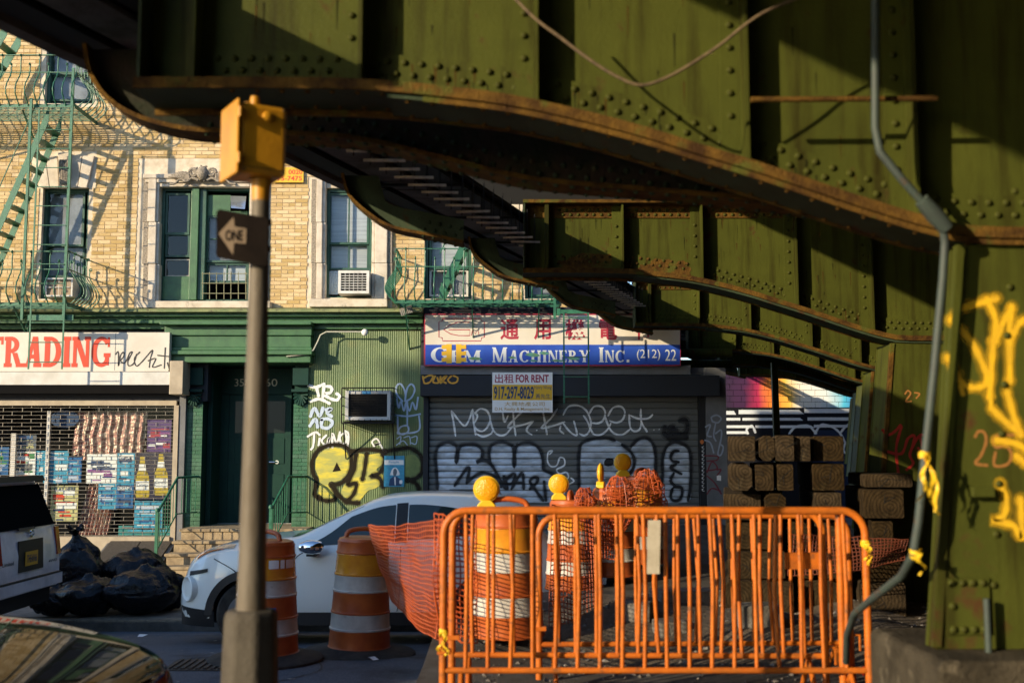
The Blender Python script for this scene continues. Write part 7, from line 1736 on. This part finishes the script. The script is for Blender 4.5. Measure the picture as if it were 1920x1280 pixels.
M_dkp = mat('dark_bronze_paint', (0.014,0.011,0.008), 0.03, spec=0.05, col2=(0.022,0.017,0.013), scale=3)
car_body(sd_, DP, 4.7, wD, sD, M_dkp, (0.85,3.6), 0.33, 90)
for s in (0.85,3.6):
    for sdd in (-1,1): wheel(sd_, (xfD-s,ycD+sdd*0.78,zD+0.33), 0.33, 0.2, M_rim)
top_panel('windscreen', sd_, 1.55, 2.2, 0.95, wD, sD, M_cglass); side_panel('side_window', sd_, 1.9, 3.5, lambda u: 0.1, lambda u: min(0.88,0.15+3*u), wD, sD, M_cglass, side=1); side_panel('side_window', sd_, 1.9, 3.5, lambda u: 0.1, lambda u: min(0.88,0.15+3*u), wD, sD, M_cglass)
for sdd in (-1,1):
    hh_ = [wD(s,sdd*y,z) for s,y,z in ((0.10,0.50,0.70),(0.30,0.74,0.74),(0.48,0.80,0.80),(0.40,0.66,0.835),(0.18,0.46,0.785))]
    build('headlight', MB().prism_v(hh_,(0.004,sdd*0.006,0.014)), mat('smoked_lens', (0.10,0.10,0.10), 0.06, metal=0.4), sd_, recalc=True)
build('bonnet_seam', MB().tube([wD(s,0.70-0.02*abs(s-0.8),gD('zb',s)+ (gD('zr',s)-gD('zb',s))*0.80) for s in (0.3,0.5,0.8,1.1,1.4)],0.005,5,cap=False), M_trim, sd_)

# ================================================================== rubbish bags
M_bag = mat('black_plastic_bag', (0.008,0.008,0.010), 0.22, bump=1.0, bscale=17, spec=0.25)
def bag(label, px, py_base, Y, rx, rz, seed, knot=True, lean=0.0):
    X = WX(px,Y,1100); zb_ = ZS+0.004
    def fn(u, v):
        a = u*2*PI; q = v; prof = math.sin(PI*min(q*0.97+0.03,1.0))**0.62
        top = max(0.0,(q-0.80)/0.20); prof = prof*(1-top)+top*0.10
        d = Vector((math.cos(a)*prof,math.sin(a)*prof,q*1.6))
        lo_ = mnoise.noise(d*1.5+Vector((seed,0,0))); rid = 1-abs(mnoise.noise(d*4.2+Vector((0,seed,0)))); rid2 = 1-abs(mnoise.noise(Vector((a*2.2,q*2.0+seed,seed))))
        r_ = rx*prof*(1+0.26*lo_+0.13*(rid-0.7)+0.10*(rid2-0.7)*(0.3+q))
        return (X+r_*math.cos(a)+lean*q*q, Y+r_*0.85*math.sin(a), zb_+rz*q*(1+0.10*lo_)+ (0.05*mnoise.noise(d*3) if q > 0.1 else 0))
    mb = MB(); nu, nv = 56, 34; vs = [fn(i/nu,j/nv) for i in range(nu) for j in range(nv+1)]
    fs = [(i*(nv+1)+j,((i+1)%nu)*(nv+1)+j,((i+1)%nu)*(nv+1)+j+1,i*(nv+1)+j+1) for i in range(nu) for j in range(nv)]
    fs += [tuple(i*(nv+1)+nv for i in range(nu))]
    t = thing('rubbish_bag', label, 'rubbish bag', (X,Y,zb_), 'black rubbish bags on the sidewalk')
    build('bag', mb.add(vs,fs), M_bag, t, smooth=75)
    if knot:
        k = MB()
        for q in range(7):
            a = q*0.9; k.tube([(X+lean,Y,zb_+rz*0.97),(X+lean+0.04*math.cos(a),Y+0.04*math.sin(a),zb_+rz*1.06),(X+lean+0.10*math.cos(a),Y+0.09*math.sin(a),zb_+rz*(1.08+0.05*math.sin(q*2.1)))],[0.028,0.02,0.034],6)
        build('knot', k, M_bag, t, smooth=70)
    return t
bag('tall black bag with a peaked knot beside the white car', 146,1150,14.75,0.36,0.96,1.3,True,-0.06)
bag('black bag at the back of the pile in front of the cellar door', 252,1120,15.0,0.43,0.80,4.1,False)
bag('large black bag at the front of the pile', 262,1160,14.35,0.48,0.62,7.7,False,0.05)
bag('low black bag at the left foot of the pile', 165,1160,14.25,0.42,0.50,2.6,False)
bag('rounded black bag at the right end of the pile', 312,1140,14.7,0.30,0.52,9.2,False)
bag('small black bag between the white car and the pile', 104,1160,14.2,0.30,0.38,5.5,False)

# ================================================================== small street things
dg_ = thing('drain_grate', 'iron drain grate in the road beside the post base', 'grate', (WX(398,9.75,1235),9.75,0.06))
q = MB(); x0 = WX(398,9.75,1235)
build('frame', MB().box(x0-0.36,x0+0.36,9.5,9.99,0.062,0.068), mat('rusty_iron', (0.05,0.04,0.03), 0.8), dg_)
for i in range(11): build('bar', MB().box(x0-0.33+i*0.062,x0-0.30+i*0.062,9.53,9.96,0.0685,0.08), mat('rusty_iron', (0.05,0.04,0.03), 0.8), dg_)
for i,(px,py,Yl) in enumerate(((700,1236,10.02),(598,1185,11.2),(268,1180,13.1))):
    x = WX(px,Yl,py); Mk = Matrix.Translation((x,Yl,zroad(Yl)+0.008)) @ Matrix.Rotation(R.uniform(0,3),4,'Z')
    tag(build('paper_scrap', MB().add([(-0.05,-0.03,0),(0.05,-0.035,0.012),(0.06,0.03,0.004),(0.0,0.045,0.02),(-0.06,0.03,0.0)],[(0,1,2,3,4)]).xf(Mk), M_signw2), ['scrap of white paper on the road in front of the striped drum','scrap of paper on the road beside the post','scrap of paper in the gutter by the bags'][i], 'paper scrap')

lit = MB()
for i in range(130):
    x = R.uniform(-9,-0.8); y = R.uniform(8.8,13.7); z = zroad(y)+0.004; s_ = R.uniform(0.006,0.022); a = R.uniform(0,6)
    lit.add([(x+s_*math.cos(a+q*PI/2)*R.uniform(0.6,1.4),y+s_*math.sin(a+q*PI/2)*R.uniform(0.6,1.4),z+R.uniform(0,0.006)) for q in range(4)],[(0,1,2,3)])
tag(build('street_litter', lit, mat('litter_paper', (0.35,0.33,0.29), 0.8, island=0.6)), 'tiny bits of litter scattered on the asphalt', 'litter', kind='stuff')
crk = MB()
for P in ([(-8,9.6),(-6.5,9.9),(-5.2,9.7),(-4.0,10.1),(-2.4,9.9),(-1.0,10.2)],[(-3.2,9.0),(-3.0,9.6),(-3.3,10.3),(-3.1,11.0)],[(-7.2,12.6),(-5.8,12.4),(-4.2,12.7)],[(-1.9,9.0),(-1.6,9.5),(-1.7,10.0)]):
    Q = smooth_pts(P,6)
    for a, b in zip(Q,Q[1:]):
        w_ = R.uniform(0.004,0.011); d = Vector((b[0]-a[0],b[1]-a[1])).normalized(); n_ = Vector((-d.y,d.x))*w_; j_ = mnoise.noise((a[0]*5,a[1]*5,0))*0.02
        crk.add([(a[0]+n_.x,a[1]+n_.y+j_,zroad(a[1])+0.004),(a[0]-n_.x,a[1]-n_.y+j_,zroad(a[1])+0.004),(b[0]-n_.x,b[1]-n_.y,zroad(b[1])+0.004),(b[0]+n_.x,b[1]+n_.y,zroad(b[1])+0.004)],[(0,1,2,3)])
tag(build('tar_cracks', crk, mat('crack_tar', (0.012,0.012,0.013), 0.7)), 'dark sealed cracks running across the asphalt', 'cracks', kind='stuff')
